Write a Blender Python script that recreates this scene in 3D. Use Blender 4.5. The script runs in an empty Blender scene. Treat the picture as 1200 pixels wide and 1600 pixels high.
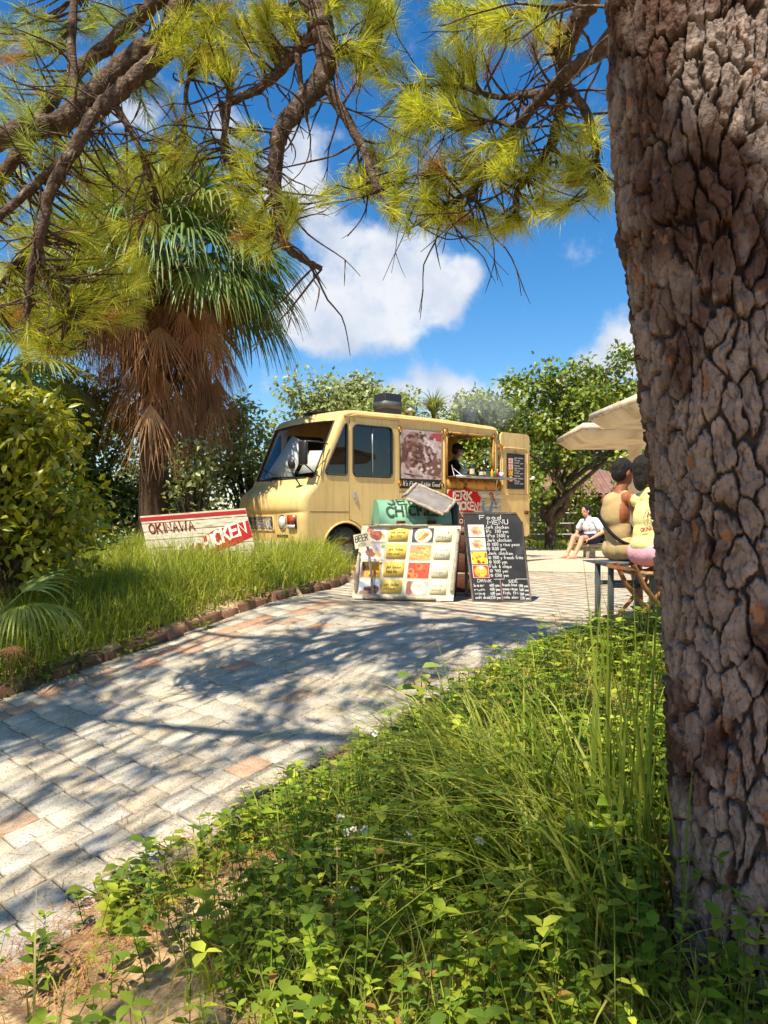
import bpy, bmesh, math, random
import numpy as np
from mathutils import Vector, Matrix, geometry
from mathutils.bvhtree import BVHTree

R = math.radians
random.seed(7)
rng = np.random.default_rng(11)
sc = bpy.context.scene
COL = sc.collection

# ------------------------------------------------------------------ camera
cam_d = bpy.data.cameras.new('camera')
cam = bpy.data.objects.new('camera', cam_d)
COL.objects.link(cam)
cam.location = (0, 0, 0.85)
cam.rotation_euler = (R(90), 0, 0)
cam_d.sensor_fit = 'VERTICAL'
cam_d.sensor_height = 34.6
cam_d.lens = 34.6 * 1200 / 1600
cam_d.shift_y = 10 / 1600
cam_d.clip_end = 2000
sc.camera = cam

# ------------------------------------------------------------------ light and exposure
SUN_EL = R(61)
SUN_H = Vector((-0.57, -0.82, 0)).normalized()          # horizontal direction towards the sun
SUN = Vector((SUN_H.x * math.cos(SUN_EL), SUN_H.y * math.cos(SUN_EL), math.sin(SUN_EL)))
sd = bpy.data.lights.new('sun', 'SUN')
sd.energy = 5.0
sd.angle = R(0.53)
sd.color = (1.0, 0.92, 0.77)
so = bpy.data.objects.new('sun', sd)
COL.objects.link(so)
so.rotation_euler = SUN.to_track_quat('Z', 'Y').to_euler()

world = bpy.data.worlds.new('World')
sc.world = world
world.use_nodes = True
wn, wl = world.node_tree.nodes, world.node_tree.links
wn.clear()
w_out = wn.new('ShaderNodeOutputWorld')
w_bg = wn.new('ShaderNodeBackground')
w_bg.inputs['Strength'].default_value = 0.108
wl.new(w_bg.outputs[0], w_out.inputs[0])
sky = wn.new('ShaderNodeTexSky')
sky.sky_type = 'NISHITA'
sky.sun_disc = False
sky.sun_elevation = SUN_EL
sky.sun_rotation = math.atan2(SUN_H.x, SUN_H.y)
sky.air_density = 1.0
sky.dust_density = 0.15
sky.ozone_density = 2.4
hsv = wn.new('ShaderNodeHueSaturation')
hsv.inputs['Saturation'].default_value = 1.38
hsv.inputs['Value'].default_value = 1.0
wl.new(sky.outputs[0], hsv.inputs['Color'])
tc = wn.new('ShaderNodeTexCoord')
nrm = wn.new('ShaderNodeVectorMath'); nrm.operation = 'NORMALIZE'
wl.new(tc.outputs['Generated'], nrm.inputs[0])


def pdir(px, py):
    return Vector(((px - 600) / 1200, 1, (810 - py) / 1200)).normalized()


# cumulus: (direction, angular radius); the ones in the view first, then others all round the sky
clouds = [(pdir(x, y), r / 1200) for x, y, r in [
    (505, 475, 70), (575, 450, 85), (645, 445, 80), (695, 455, 55), (560, 400, 45), (530, 505, 55), (475, 500, 45), (735, 425, 26),
    (620, 495, 52), (470, 235, 40), (435, 270, 45), (480, 290, 34), (500, 350, 36), (395, 330, 40), (350, 200, 34),
    (665, 615, 48), (725, 620, 38), (560, 612, 36), (805, 622, 48), (610, 620, 30), (960, 545, 42), (1000, 560, 50), (910, 575, 30), (870, 610, 30), (1040, 520, 40),
    (250, 640, 60), (180, 160, 30), (225, 185, 26)]]
crng = random.Random(5)
for k in range(34):
    a = R(50 + 260 * (k + crng.random()) / 34)
    e = R(crng.uniform(4, 50))
    clouds.append((Vector((math.sin(a) * math.cos(e), math.cos(a) * math.cos(e), math.sin(e))), crng.uniform(0.05, 0.13)))
acc = None
for c, r in clouds:
    d = wn.new('ShaderNodeVectorMath'); d.operation = 'DISTANCE'
    wl.new(nrm.outputs[0], d.inputs[0]); d.inputs[1].default_value = c
    m = wn.new('ShaderNodeMapRange'); m.interpolation_type = 'SMOOTHSTEP'
    m.inputs['From Min'].default_value = r * 1.45; m.inputs['From Max'].default_value = r * 0.15
    wl.new(d.outputs['Value'], m.inputs['Value'])
    if acc is None:
        acc = m.outputs[0]
    else:
        s = wn.new('ShaderNodeMath'); s.operation = 'ADD'
        wl.new(acc, s.inputs[0]); wl.new(m.outputs[0], s.inputs[1]); acc = s.outputs[0]
cl = wn.new('ShaderNodeMath'); cl.operation = 'MINIMUM'; cl.inputs[1].default_value = 1.15
wl.new(acc, cl.inputs[0])
nz = wn.new('ShaderNodeTexNoise')
nz.inputs['Scale'].default_value = 15; nz.inputs['Detail'].default_value = 10; nz.inputs['Roughness'].default_value = 0.62
wl.new(nrm.outputs[0], nz.inputs['Vector'])
ns = wn.new('ShaderNodeMath'); ns.operation = 'MULTIPLY_ADD'; ns.inputs[1].default_value = 2.7; ns.inputs[2].default_value = -1.42
wl.new(nz.outputs['Fac'], ns.inputs[0])
fa = wn.new('ShaderNodeMath'); fa.operation = 'ADD'
wl.new(cl.outputs[0], fa.inputs[0]); wl.new(ns.outputs[0], fa.inputs[1])
mk = wn.new('ShaderNodeMapRange'); mk.interpolation_type = 'SMOOTHSTEP'
mk.inputs['From Min'].default_value = 0.08; mk.inputs['From Max'].default_value = 1.15; mk.inputs['To Max'].default_value = 0.93
wl.new(fa.outputs[0], mk.inputs['Value'])
nz2 = wn.new('ShaderNodeTexNoise')
nz2.inputs['Scale'].default_value = 11; nz2.inputs['Detail'].default_value = 6
ofs = wn.new('ShaderNodeVectorMath'); ofs.operation = 'ADD'; ofs.inputs[1].default_value = (3.1, 0.4, 7.3)
wl.new(nrm.outputs[0], ofs.inputs[0]); wl.new(ofs.outputs[0], nz2.inputs['Vector'])
cr = wn.new('ShaderNodeMix'); cr.data_type = 'RGBA'
cr.inputs['A'].default_value = (3.5, 4.0, 4.9, 1); cr.inputs['B'].default_value = (5.5, 5.6, 5.8, 1)
cm = wn.new('ShaderNodeMapRange'); cm.inputs['From Min'].default_value = 0.34; cm.inputs['From Max'].default_value = 0.56
wl.new(nz2.outputs['Fac'], cm.inputs['Value']); wl.new(cm.outputs[0], cr.inputs['Factor'])
mx = wn.new('ShaderNodeMix'); mx.data_type = 'RGBA'
wl.new(mk.outputs[0], mx.inputs['Factor']); wl.new(hsv.outputs[0], mx.inputs['A']); wl.new(cr.outputs['Result'], mx.inputs['B'])
wl.new(mx.outputs['Result'], w_bg.inputs['Color'])

sc.view_settings.view_transform = 'Standard'
sc.view_settings.look = 'None'
sc.view_settings.gamma = 1
sc.view_settings.exposure = 0.66
sc.view_settings.use_curve_mapping = False
sc.render.engine = 'CYCLES'
sc.cycles.use_denoising = True
try:
    sc.cycles.denoiser = 'OPENIMAGEDENOISE'
except Exception:
    pass
sc.cycles.use_adaptive_sampling = True
sc.cycles.adaptive_threshold = 0.025
sc.cycles.caustics_reflective = False
sc.cycles.caustics_refractive = False
sc.cycles.max_bounces = 6
sc.cycles.diffuse_bounces = 3
sc.cycles.transmission_bounces = 4
sc.cycles.transparent_max_bounces = 12
sc.cycles.use_fast_gi = False


# ------------------------------------------------------------------ small tools
def srgb(r, g, b, k=1.0):
    def f(c):
        c /= 255
        return (c / 12.92 if c <= 0.04045 else ((c + 0.055) / 1.055) ** 2.4) * k
    return (f(r), f(g), f(b))


def at(px, py, Y):
    """a point of the place from its bearing and its distance north of the camera"""
    return Vector(((px - 600) / 1200 * Y, Y, 0.85 + (810 - py) / 1200 * Y))


def _hash2(ix, iy, seed):
    n = (ix.astype(np.int64) * 374761393 + iy.astype(np.int64) * 668265263 + seed * 1442695041) & 0xffffffff
    n = ((n ^ (n >> 13)) * 1274126177) & 0xffffffff
    return ((n ^ (n >> 16)) & 0xffff) / 65535.0


def vnoise(x, y, seed=0):
    x = np.asarray(x, float); y = np.asarray(y, float)
    ix = np.floor(x); iy = np.floor(y)
    fx = x - ix; fy = y - iy
    fx = fx * fx * (3 - 2 * fx); fy = fy * fy * (3 - 2 * fy)
    a = _hash2(ix, iy, seed); b = _hash2(ix + 1, iy, seed); c = _hash2(ix, iy + 1, seed); d = _hash2(ix + 1, iy + 1, seed)
    return (a * (1 - fx) + b * fx) * (1 - fy) + (c * (1 - fx) + d * fx) * fy


def fbm(x, y, seed=0, o=4):
    s = 0; a = 0.5
    for k in range(o):
        s = s + a * vnoise(np.asarray(x) * 2 ** k, np.asarray(y) * 2 ** k, seed + k); a *= 0.5
    return s / (1 - 0.5 ** o)


def cells(x, y, seed=0):
    """F1, F2 and a random value of the nearest cell of a jittered grid"""
    ix = np.floor(x); iy = np.floor(y)
    f1 = np.full(x.shape, 9.0); f2 = np.full(x.shape, 9.0); idv = np.zeros(x.shape)
    for dx in (-1, 0, 1):
        for dy in (-1, 0, 1):
            cx = ix + dx; cy = iy + dy
            px = cx + 0.08 + 0.84 * _hash2(cx, cy, seed); py = cy + 0.08 + 0.84 * _hash2(cx, cy, seed + 31)
            d = np.hypot(x - px, y - py)
            v = _hash2(cx, cy, seed + 77)
            near = d < f1
            f2 = np.where(near, f1, np.minimum(f2, d))
            idv = np.where(near, v, idv)
            f1 = np.where(near, d, f1)
    return f1, f2, idv


def unit(a):
    return a / np.maximum(np.linalg.norm(a, axis=-1, keepdims=True), 1e-9)


class MB:
    """collects faces; build() links them as ONE mesh object"""
    def __init__(s):
        s.v = []; s.f = []; s.m = []; s.c = []; s.n = 0

    def add(s, v, f, col=(1, 1, 1), mat=0):
        v = np.asarray(v, float).reshape(-1, 3); f = np.asarray(f, int)
        c = np.asarray(col, float)
        if c.ndim == 1:
            c = np.tile(c, (len(v), 1))
        s.v.append(v); s.c.append(c); s.f.append(f + s.n); s.m.append(np.full(len(f), mat)); s.n += len(v)
        return s

    def box(s, x0, x1, y0, y1, z0, z1, mat=0, col=(1, 1, 1), M=None, ch=0.0):
        if ch <= 0:
            v = np.array([(x, y, z) for z in (z0, z1) for y in (y0, y1) for x in (x0, x1)], float)
            f = [(0, 2, 3, 1), (4, 5, 7, 6), (0, 1, 5, 4), (2, 6, 7, 3), (0, 4, 6, 2), (1, 3, 7, 5)]
            if M is not None:
                v = np.array([M @ Vector(p) for p in v])
            return s.add(v, f, col, mat)
        bm = bmesh.new()
        bmesh.ops.create_cube(bm, size=1)
        for p in bm.verts:
            p.co = Vector(((x0 + x1) / 2 + p.co.x * (x1 - x0), (y0 + y1) / 2 + p.co.y * (y1 - y0), (z0 + z1) / 2 + p.co.z * (z1 - z0)))
        bmesh.ops.bevel(bm, geom=bm.edges[:], offset=ch, segments=1, affect='EDGES')
        return s.bm(bm, mat, col, M)

    def bm(s, bm, mat=0, col=(1, 1, 1), M=None):
        bm.verts.ensure_lookup_table()
        v = np.array([(M @ p.co) if M is not None else p.co for p in bm.verts], float)
        for k in (3, 4):
            f = [[q.index for q in p.verts] for p in bm.faces if len(p.verts) == k]
            if f:
                if k == 3 or True:
                    s._part(v, f, col, mat)
                    v = None if v is None else v
        big = [p for p in bm.faces if len(p.verts) > 4]
        if big:
            bmesh.ops.triangulate(bm, faces=big)
            bm.free()
            raise RuntimeError('ngon')
        bm.free()
        return s

    def _part(s, v, f, col, mat):
        used = np.unique(np.asarray(f).ravel()); mp = {int(a): i for i, a in enumerate(used)}
        s.add(v[used], [[mp[int(a)] for a in q] for q in f], col, mat)

    def tube(s, pts, rad, n=8, col=(1, 1, 1), mat=0, cap=True, squash=1.0):
        pts = [Vector(p) for p in pts]
        if not hasattr(rad, '__len__'):
            rad = [rad] * len(pts)
        up = Vector((0.13, 0.21, 0.97)); V = []
        prev = None
        for i, p in enumerate(pts):
            d = (pts[min(i + 1, len(pts) - 1)] - pts[max(i - 1, 0)])
            d = d.normalized() if d.length > 1e-9 else Vector((0, 0, 1))
            a = d.cross(up if prev is None else prev)
            if a.length < 1e-3:
                a = d.cross(Vector((1, 0.3, 0)))
            a.normalize(); b = a.cross(d).normalized() if prev is not None else d.cross(a)
            if prev is None:
                prev = b
            else:
                a = d.cross(prev); a = a.normalized() if a.length > 1e-6 else Vector((1, 0, 0)); b = a.cross(d).normalized()
                prev = b
            for k in range(n):
                t = 2 * math.pi * k / n
                V.append(p + (a * math.cos(t) + b * math.sin(t) * squash) * rad[i])
        F = []
        for i in range(len(pts) - 1):
            for k in range(n):
                F.append((i * n + k, i * n + (k + 1) % n, (i + 1) * n + (k + 1) % n, (i + 1) * n + k))
        s.add(V, F, col, mat)
        if cap:
            for e, q in ((0, -1), (len(pts) - 1, 1)):
                ring = [V[e * n + k] for k in range(n)]
                ce = pts[e]
                s.add(ring + [ce], [(k, (k + 1) % n, n) if q > 0 else ((k + 1) % n, k, n) for k in range(n)], col, mat)
        return s

    def lathe(s, prof, n=16, col=(1, 1, 1), mat=0, M=None):
        V = []; F = []
        for r, z in prof:
            for k in range(n):
                t = 2 * math.pi * k / n
                p = Vector((r * math.cos(t), r * math.sin(t), z))
                V.append(M @ p if M is not None else p)
        for i in range(len(prof) - 1):
            for k in range(n):
                F.append((i * n + k, i * n + (k + 1) % n, (i + 1) * n + (k + 1) % n, (i + 1) * n + k))
        return s.add(V, F, col, mat)

    def ball(s, c, r, n=10, m=7, col=(1, 1, 1), mat=0, M=None):
        r = (r, r, r) if not hasattr(r, '__len__') else r
        V = []; F = []
        for i in range(m + 1):
            ph = math.pi * i / m
            for k in range(n):
                t = 2 * math.pi * k / n
                p = Vector((c[0] + r[0] * math.sin(ph) * math.cos(t), c[1] + r[1] * math.sin(ph) * math.sin(t), c[2] - r[2] * math.cos(ph)))
                V.append(M @ p if M is not None else p)
        for i in range(m):
            for k in range(n):
                F.append((i * n + k, i * n + (k + 1) % n, (i + 1) * n + (k + 1) % n, (i + 1) * n + k))
        return s.add(V, F, col, mat)

    def plate(s, loops, fr, th, col=(1, 1, 1), mat=0):
        """flat plate: outer loop and holes in (u, v), frame fr(u, v, n) -> point; from n=0 (front) back to n=-th"""
        vl = [[Vector((p[0], p[1], 0)) for p in l] for l in loops]
        tris = geometry.tessellate_polygon(vl)
        flat = [p for l in loops for p in l]; N = len(flat)
        V = [fr(u, v, 0) for u, v in flat] + [fr(u, v, -th) for u, v in flat]
        F = []
        p0, p1, p2 = (np.array(flat[i]) for i in tris[0])
        F3 = [tuple(t) for t in tris] + [(t[2] + N, t[1] + N, t[0] + N) for t in tris]
        s.add(V, F3, col, mat)
        o = 0; F4 = []
        for l in loops:
            k = len(l)
            for i in range(k):
                F4.append((o + i, o + (i + 1) % k, o + (i + 1) % k + N, o + i + N))
            o += k
        return s.add(V, F4, col, mat)

    def build(s, name, mats, parent=None, smooth=False, M=None, recalc=False):
        me = bpy.data.meshes.new(name)
        V = np.concatenate(s.v); C = np.concatenate(s.c)
        loops = np.concatenate([f.ravel() for f in s.f]).astype(np.int32)
        sizes = np.concatenate([np.full(len(f), f.shape[1]) for f in s.f]).astype(np.int32)
        me.vertices.add(len(V)); me.vertices.foreach_set('co', V.ravel())
        me.loops.add(len(loops)); me.loops.foreach_set('vertex_index', loops)
        me.polygons.add(len(sizes))
        st = np.zeros(len(sizes), np.int32); st[1:] = np.cumsum(sizes)[:-1]
        me.polygons.foreach_set('loop_start', st); me.polygons.foreach_set('loop_total', sizes)
        me.polygons.foreach_set('material_index', np.concatenate(s.m).astype(np.int32))
        if smooth:
            me.polygons.foreach_set('use_smooth', np.ones(len(sizes), bool))
        at_ = me.color_attributes.new('Col', 'FLOAT_COLOR', 'POINT')
        at_.data.foreach_set('color', np.concatenate([C, np.ones((len(C), 1))], 1).ravel())
        me.update(calc_edges=True)
        me.validate()
        if recalc:
            b = bmesh.new(); b.from_mesh(me)
            bmesh.ops.remove_doubles(b, verts=b.verts[:], dist=1e-5)
            bmesh.ops.recalc_face_normals(b, faces=b.faces[:]); b.to_mesh(me); b.free()
        for m in (mats if isinstance(mats, (list, tuple)) else [mats]):
            me.materials.append(m)
        return link(name, me, parent, M)


def link(name, me, parent=None, M=None):
    o = bpy.data.objects.new(name, me)
    COL.objects.link(o)
    if parent is not None:
        o.parent = parent
    if M is not None:
        o.matrix_local = M
    return o


def tag(o, label, cat, group=None):
    o['label'] = label; o['category'] = cat
    if group:
        o['group'] = group
    return o


def struct(o, label, cat):
    o['kind'] = 'structure'; o['label'] = label; o['category'] = cat
    return o


def stuff(o, label=None, cat=None):
    o['kind'] = 'stuff'
    if label:
        o['label'] = label; o['category'] = cat
    return o


def thing(name, label, cat, loc=(0, 0, 0), rz=0, group=None, M=None):
    o = bpy.data.objects.new(name, None); COL.objects.link(o)
    o.empty_display_size = 0.1
    if M is not None:
        o.matrix_local = M
    else:
        o.location = loc; o.rotation_euler = (0, 0, rz)
    return tag(o, label, cat, group)


def copy_tree(o, parent=None):
    c = o.copy(); COL.objects.link(c); c.parent = parent
    for ch in list(o.children):
        copy_tree(ch, c)
    return c


def rrect(x0, y0, x1, y1, r, n=4):
    L = []
    for cx, cy, a in ((x1 - r, y1 - r, 0), (x0 + r, y1 - r, 90), (x0 + r, y0 + r, 180), (x1 - r, y0 + r, 270)):
        for k in range(n + 1):
            t = R(a + 90 * k / n)
            L.append((cx + r * math.cos(t), cy + r * math.sin(t)))
    return L


# ------------------------------------------------------------------ materials
MATS = {}


def nmat(name):
    m = bpy.data.materials.new(name); m.use_nodes = True
    MATS[name] = m
    nt = m.node_tree
    return m, nt.nodes, nt.links, nt.nodes['Principled BSDF']


def pmat(name, c1, c2=None, scale=6, rough=0.6, bump=0.0, bscale=40, metal=0.0, attr=False, objcol=False, detail=6, spec=0.5, lo=0.35, hi=0.65, c3=None, s3=3, coat=0, stretch=None, bdist=0.01):
    m, n, l, b = nmat(name)
    b.inputs['Roughness'].default_value = rough
    b.inputs['Metallic'].default_value = metal
    b.inputs['Specular IOR Level'].default_value = spec
    b.inputs['Coat Weight'].default_value = coat
    tcn = n.new('ShaderNodeTexCoord')
    src = tcn.outputs['Object']
    if stretch:
        mp = n.new('ShaderNodeMapping'); mp.inputs['Scale'].default_value = stretch
        l.new(src, mp.inputs['Vector']); src = mp.outputs[0]
    out = None

    def noise(s_, d_=detail):
        q = n.new('ShaderNodeTexNoise'); q.inputs['Scale'].default_value = s_; q.inputs['Detail'].default_value = d_
        l.new(src, q.inputs['Vector']); return q.outputs['Fac']

    def ramp(v, a, b_):
        q = n.new('ShaderNodeMapRange'); q.inputs['From Min'].default_value = a; q.inputs['From Max'].default_value = b_
        l.new(v, q.inputs['Value']); return q.outputs[0]

    def mix(f, a, b_, blend='MIX'):
        q = n.new('ShaderNodeMix'); q.data_type = 'RGBA'; q.blend_type = blend
        if isinstance(f, float):
            q.inputs['Factor'].default_value = f
        else:
            l.new(f, q.inputs['Factor'])
        for key, v in (('A', a), ('B', b_)):
            if isinstance(v, tuple):
                q.inputs[key].default_value = (*v[:3], 1)
            else:
                l.new(v, q.inputs[key])
        return q.outputs['Result']
    out = tuple(c1)
    if c2 is not None:
        out = mix(ramp(noise(scale), lo, hi), tuple(c1), tuple(c2))
    if c3 is not None:
        out = mix(ramp(noise(s3), 0.56, 0.68), out, tuple(c3))
    if attr:
        a = n.new('ShaderNodeAttribute'); a.attribute_name = 'Col'
        out = mix(1.0, out, a.outputs['Color'], 'MULTIPLY') if not (isinstance(out, tuple) and out == (1, 1, 1)) else a.outputs['Color']
    if objcol:
        a = n.new('ShaderNodeObjectInfo')
        out = mix(1.0, out, a.outputs['Color'], 'MULTIPLY')
    if isinstance(out, tuple):
        b.inputs['Base Color'].default_value = (*out[:3], 1)
    else:
        l.new(out, b.inputs['Base Color'])
    if bump:
        bp = n.new('ShaderNodeBump'); bp.inputs['Strength'].default_value = bump; bp.inputs['Distance'].default_value = bdist
        l.new(noise(bscale, 8), bp.inputs['Height']); l.new(bp.outputs[0], b.inputs['Normal'])
    return m


def leafmat(name, tint=(1, 1, 1), trans=0.4, ttint=(1.25, 1.15, 0.45), rough=0.45, spec=0.4):
    m, n, l, b = nmat(name)
    a = n.new('ShaderNodeAttribute'); a.attribute_name = 'Col'
    mu = n.new('ShaderNodeMix'); mu.data_type = 'RGBA'; mu.blend_type = 'MULTIPLY'; mu.inputs['Factor'].default_value = 1
    l.new(a.outputs['Color'], mu.inputs['A']); mu.inputs['B'].default_value = (*tint, 1)
    l.new(mu.outputs['Result'], b.inputs['Base Color'])
    b.inputs['Roughness'].default_value = rough
    b.inputs['Specular IOR Level'].default_value = spec
    t = n.new('ShaderNodeBsdfTranslucent')
    m2 = n.new('ShaderNodeMix'); m2.data_type = 'RGBA'; m2.blend_type = 'MULTIPLY'; m2.inputs['Factor'].default_value = 1
    l.new(mu.outputs['Result'], m2.inputs['A']); m2.inputs['B'].default_value = (*ttint, 1)
    l.new(m2.outputs['Result'], t.inputs['Color'])
    ms = n.new('ShaderNodeMixShader'); ms.inputs[0].default_value = trans
    l.new(b.outputs[0], ms.inputs[1]); l.new(t.outputs[0], ms.inputs[2])
    l.new(ms.outputs[0], n['Material Output'].inputs['Surface'])
    return m


def glassmat(name, tint, fac=0.75, refl=0.08):
    m, n, l, b = nmat(name)
    n.remove(b)
    t = n.new('ShaderNodeBsdfTransparent'); t.inputs[0].default_value = (*tint, 1)
    g = n.new('ShaderNodeBsdfGlossy'); g.inputs['Roughness'].default_value = 0.03; g.inputs['Color'].default_value = (0.9, 0.93, 0.95, 1)
    fz = n.new('ShaderNodeLayerWeight'); fz.inputs['Blend'].default_value = 0.5
    pw = n.new('ShaderNodeMath'); pw.operation = 'POWER'; pw.inputs[1].default_value = 4.5; l.new(fz.outputs['Facing'], pw.inputs[0])
    ad = n.new('ShaderNodeMath'); ad.operation = 'MULTIPLY_ADD'; ad.inputs[1].default_value = 0.8; ad.inputs[2].default_value = 0.035 + refl; ad.use_clamp = True
    l.new(pw.outputs[0], ad.inputs[0])
    ms = n.new('ShaderNodeMixShader')
    l.new(ad.outputs[0], ms.inputs[0]); l.new(t.outputs[0], ms.inputs[1]); l.new(g.outputs[0], ms.inputs[2])
    l.new(ms.outputs[0], n['Material Output'].inputs['Surface'])
    return m


# ------------------------------------------------------------------ the lie of the land
# the plaza is level (z = 0); the paved path falls from its crest towards the camera
S2 = math.sqrt(0.5)
CREST = 4.95
SLOPE = 0.187


def surf(x, y):
    u = (np.asarray(x) + np.asarray(y)) * S2
    d = u - CREST
    r = 0.25                                                # rounded crest
    z = np.where(d < -r, SLOPE * d + SLOPE * r / 2 * 0 + 0, np.where(d < r, -SLOPE * (r - d) ** 2 / (4 * r), 0.0))
    return np.maximum(z, -2.2)


LEFT_EDGE = [(-1.5, -9.6), (2.0, -6.4), (5.93, -2.96), (8.1, -1.15), (9.5, -0.62), (12.0, -0.35), (14, -0.3)]      # (y, x) of the brick kerb
RIGHT_EDGE = [(-2, -5.4), (1.0, -2.95), (2.77, -1.38), (3.7, -0.555), (4.45, 0.02), (5.2, 0.69), (5.55, 1.35), (5.75, 2.0), (5.85, 4.0), (5.9, 12.0)]


def xl(y):
    return np.interp(y, [p[0] for p in LEFT_EDGE], [p[1] for p in LEFT_EDGE])


def xr(y):
    return np.interp(y, [p[0] for p in RIGHT_EDGE], [p[1] for p in RIGHT_EDGE])


def sstep(a, b, x):
    t = np.clip((x - a) / (b - a), 0, 1)
    return t * t * (3 - 2 * t)


def land(x, y):
    """height of the soil, below the paving, above it in the beds"""
    x = np.asarray(x, float); y = np.asarray(y, float)
    z = surf(x, y)
    bump = (fbm(x * 1.7, y * 1.7, 3) - 0.5) * 0.12 + (fbm(x * 7, y * 7, 9) - 0.5) * 0.04
    left = (x < xl(y)) & (y < 13)
    right = (x > xr(y)) & (y < 5.9)
    dl = np.clip(xl(y) - x, 0, 3); dr = np.clip(x - xr(y), 0, 3)
    zl = z + 0.10 + 0.05 * dl + bump * np.clip(dl * 2, 0, 1)
    zr = z + 0.0 + 0.05 * sstep(0, 0.5, dr) + 0.06 * sstep(0.3, 1.4, dr) + bump * np.clip(dr * 3, 0, 1)
    far = sstep(19, 26, y) * 0.15 * 0
    out = np.where(left, zl, np.where(right, zr, z - 0.035 + far))
    return out


xs = np.unique(np.concatenate([np.arange(-9, 9.01, 0.09), np.linspace(-150, -9, 24), np.linspace(9, 150, 24)]))
ys = np.unique(np.concatenate([np.arange(-1.5, 13.51, 0.09), np.linspace(-60, -1.5, 12), np.linspace(13.5, 260, 34)]))
GX, GY = np.meshgrid(xs, ys)
GZ = land(GX, GY)
nx, ny = len(xs), len(ys)
ii = (np.arange(ny - 1)[:, None] * nx + np.arange(nx - 1)[None, :]).ravel()

# soil, straw and bare earth
m, n, l, b = nmat('soil')
tcn = n.new('ShaderNodeTexCoord')
n1 = n.new('ShaderNodeTexNoise'); n1.inputs['Scale'].default_value = 2.3; n1.inputs['Detail'].default_value = 8
n2 = n.new('ShaderNodeTexNoise'); n2.inputs['Scale'].default_value = 34; n2.inputs['Detail'].default_value = 8
l.new(tcn.outputs['Object'], n1.inputs[0]); l.new(tcn.outputs['Object'], n2.inputs[0])
r1 = n.new('ShaderNodeValToRGB')
r1.color_ramp.elements[0].position = 0.36; r1.color_ramp.elements[0].color = (*srgb(134, 106, 76), 1)
r1.color_ramp.elements[1].position = 0.66; r1.color_ramp.elements[1].color = (*srgb(212, 186, 144), 1)
e = r1.color_ramp.elements.new(0.52); e.color = (*srgb(190, 156, 114), 1)
l.new(n1.outputs['Fac'], r1.inputs[0])
mxn = n.new('ShaderNodeMix'); mxn.data_type = 'RGBA'; mxn.blend_type = 'MULTIPLY'; mxn.inputs['Factor'].default_value = 0.75
r2 = n.new('ShaderNodeValToRGB')
r2.color_ramp.elements[0].position = 0.3; r2.color_ramp.elements[0].color = (0.35, 0.32, 0.28, 1)
r2.color_ramp.elements[1].position = 0.6; r2.color_ramp.elements[1].color = (1, 1, 1, 1)
l.new(n2.outputs['Fac'], r2.inputs[0])
l.new(r1.outputs[0], mxn.inputs['A']); l.new(r2.outputs[0], mxn.inputs['B']); l.new(mxn.outputs['Result'], b.inputs['Base Color'])
b.inputs['Roughness'].default_value = 0.95; b.inputs['Specular IOR Level'].default_value = 0.1
bp = n.new('ShaderNodeBump'); bp.inputs['Strength'].default_value = 0.7; bp.inputs['Distance'].default_value = 0.03
l.new(n2.outputs['Fac'], bp.inputs['Height']); l.new(bp.outputs[0], b.inputs['Normal'])
MAT_SOIL = m
g = MB(); g.add(np.stack([GX.ravel(), GY.ravel(), GZ.ravel()], 1), np.stack([ii, ii + 1, ii + nx + 1, ii + nx], 1))
ground = struct(g.build('ground', MAT_SOIL, smooth=True), 'sandy brown soil with pine straw under the weeds and beyond the plaza', 'ground')

# ------------------------------------------------------------------ paving: mortar bed, slabs one by one on the path, a joined field on the plaza
MAT_MORTAR = pmat('mortar', srgb(58, 49, 40), srgb(84, 72, 58), scale=30, rough=0.95, bump=0.4, bscale=120)


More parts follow.
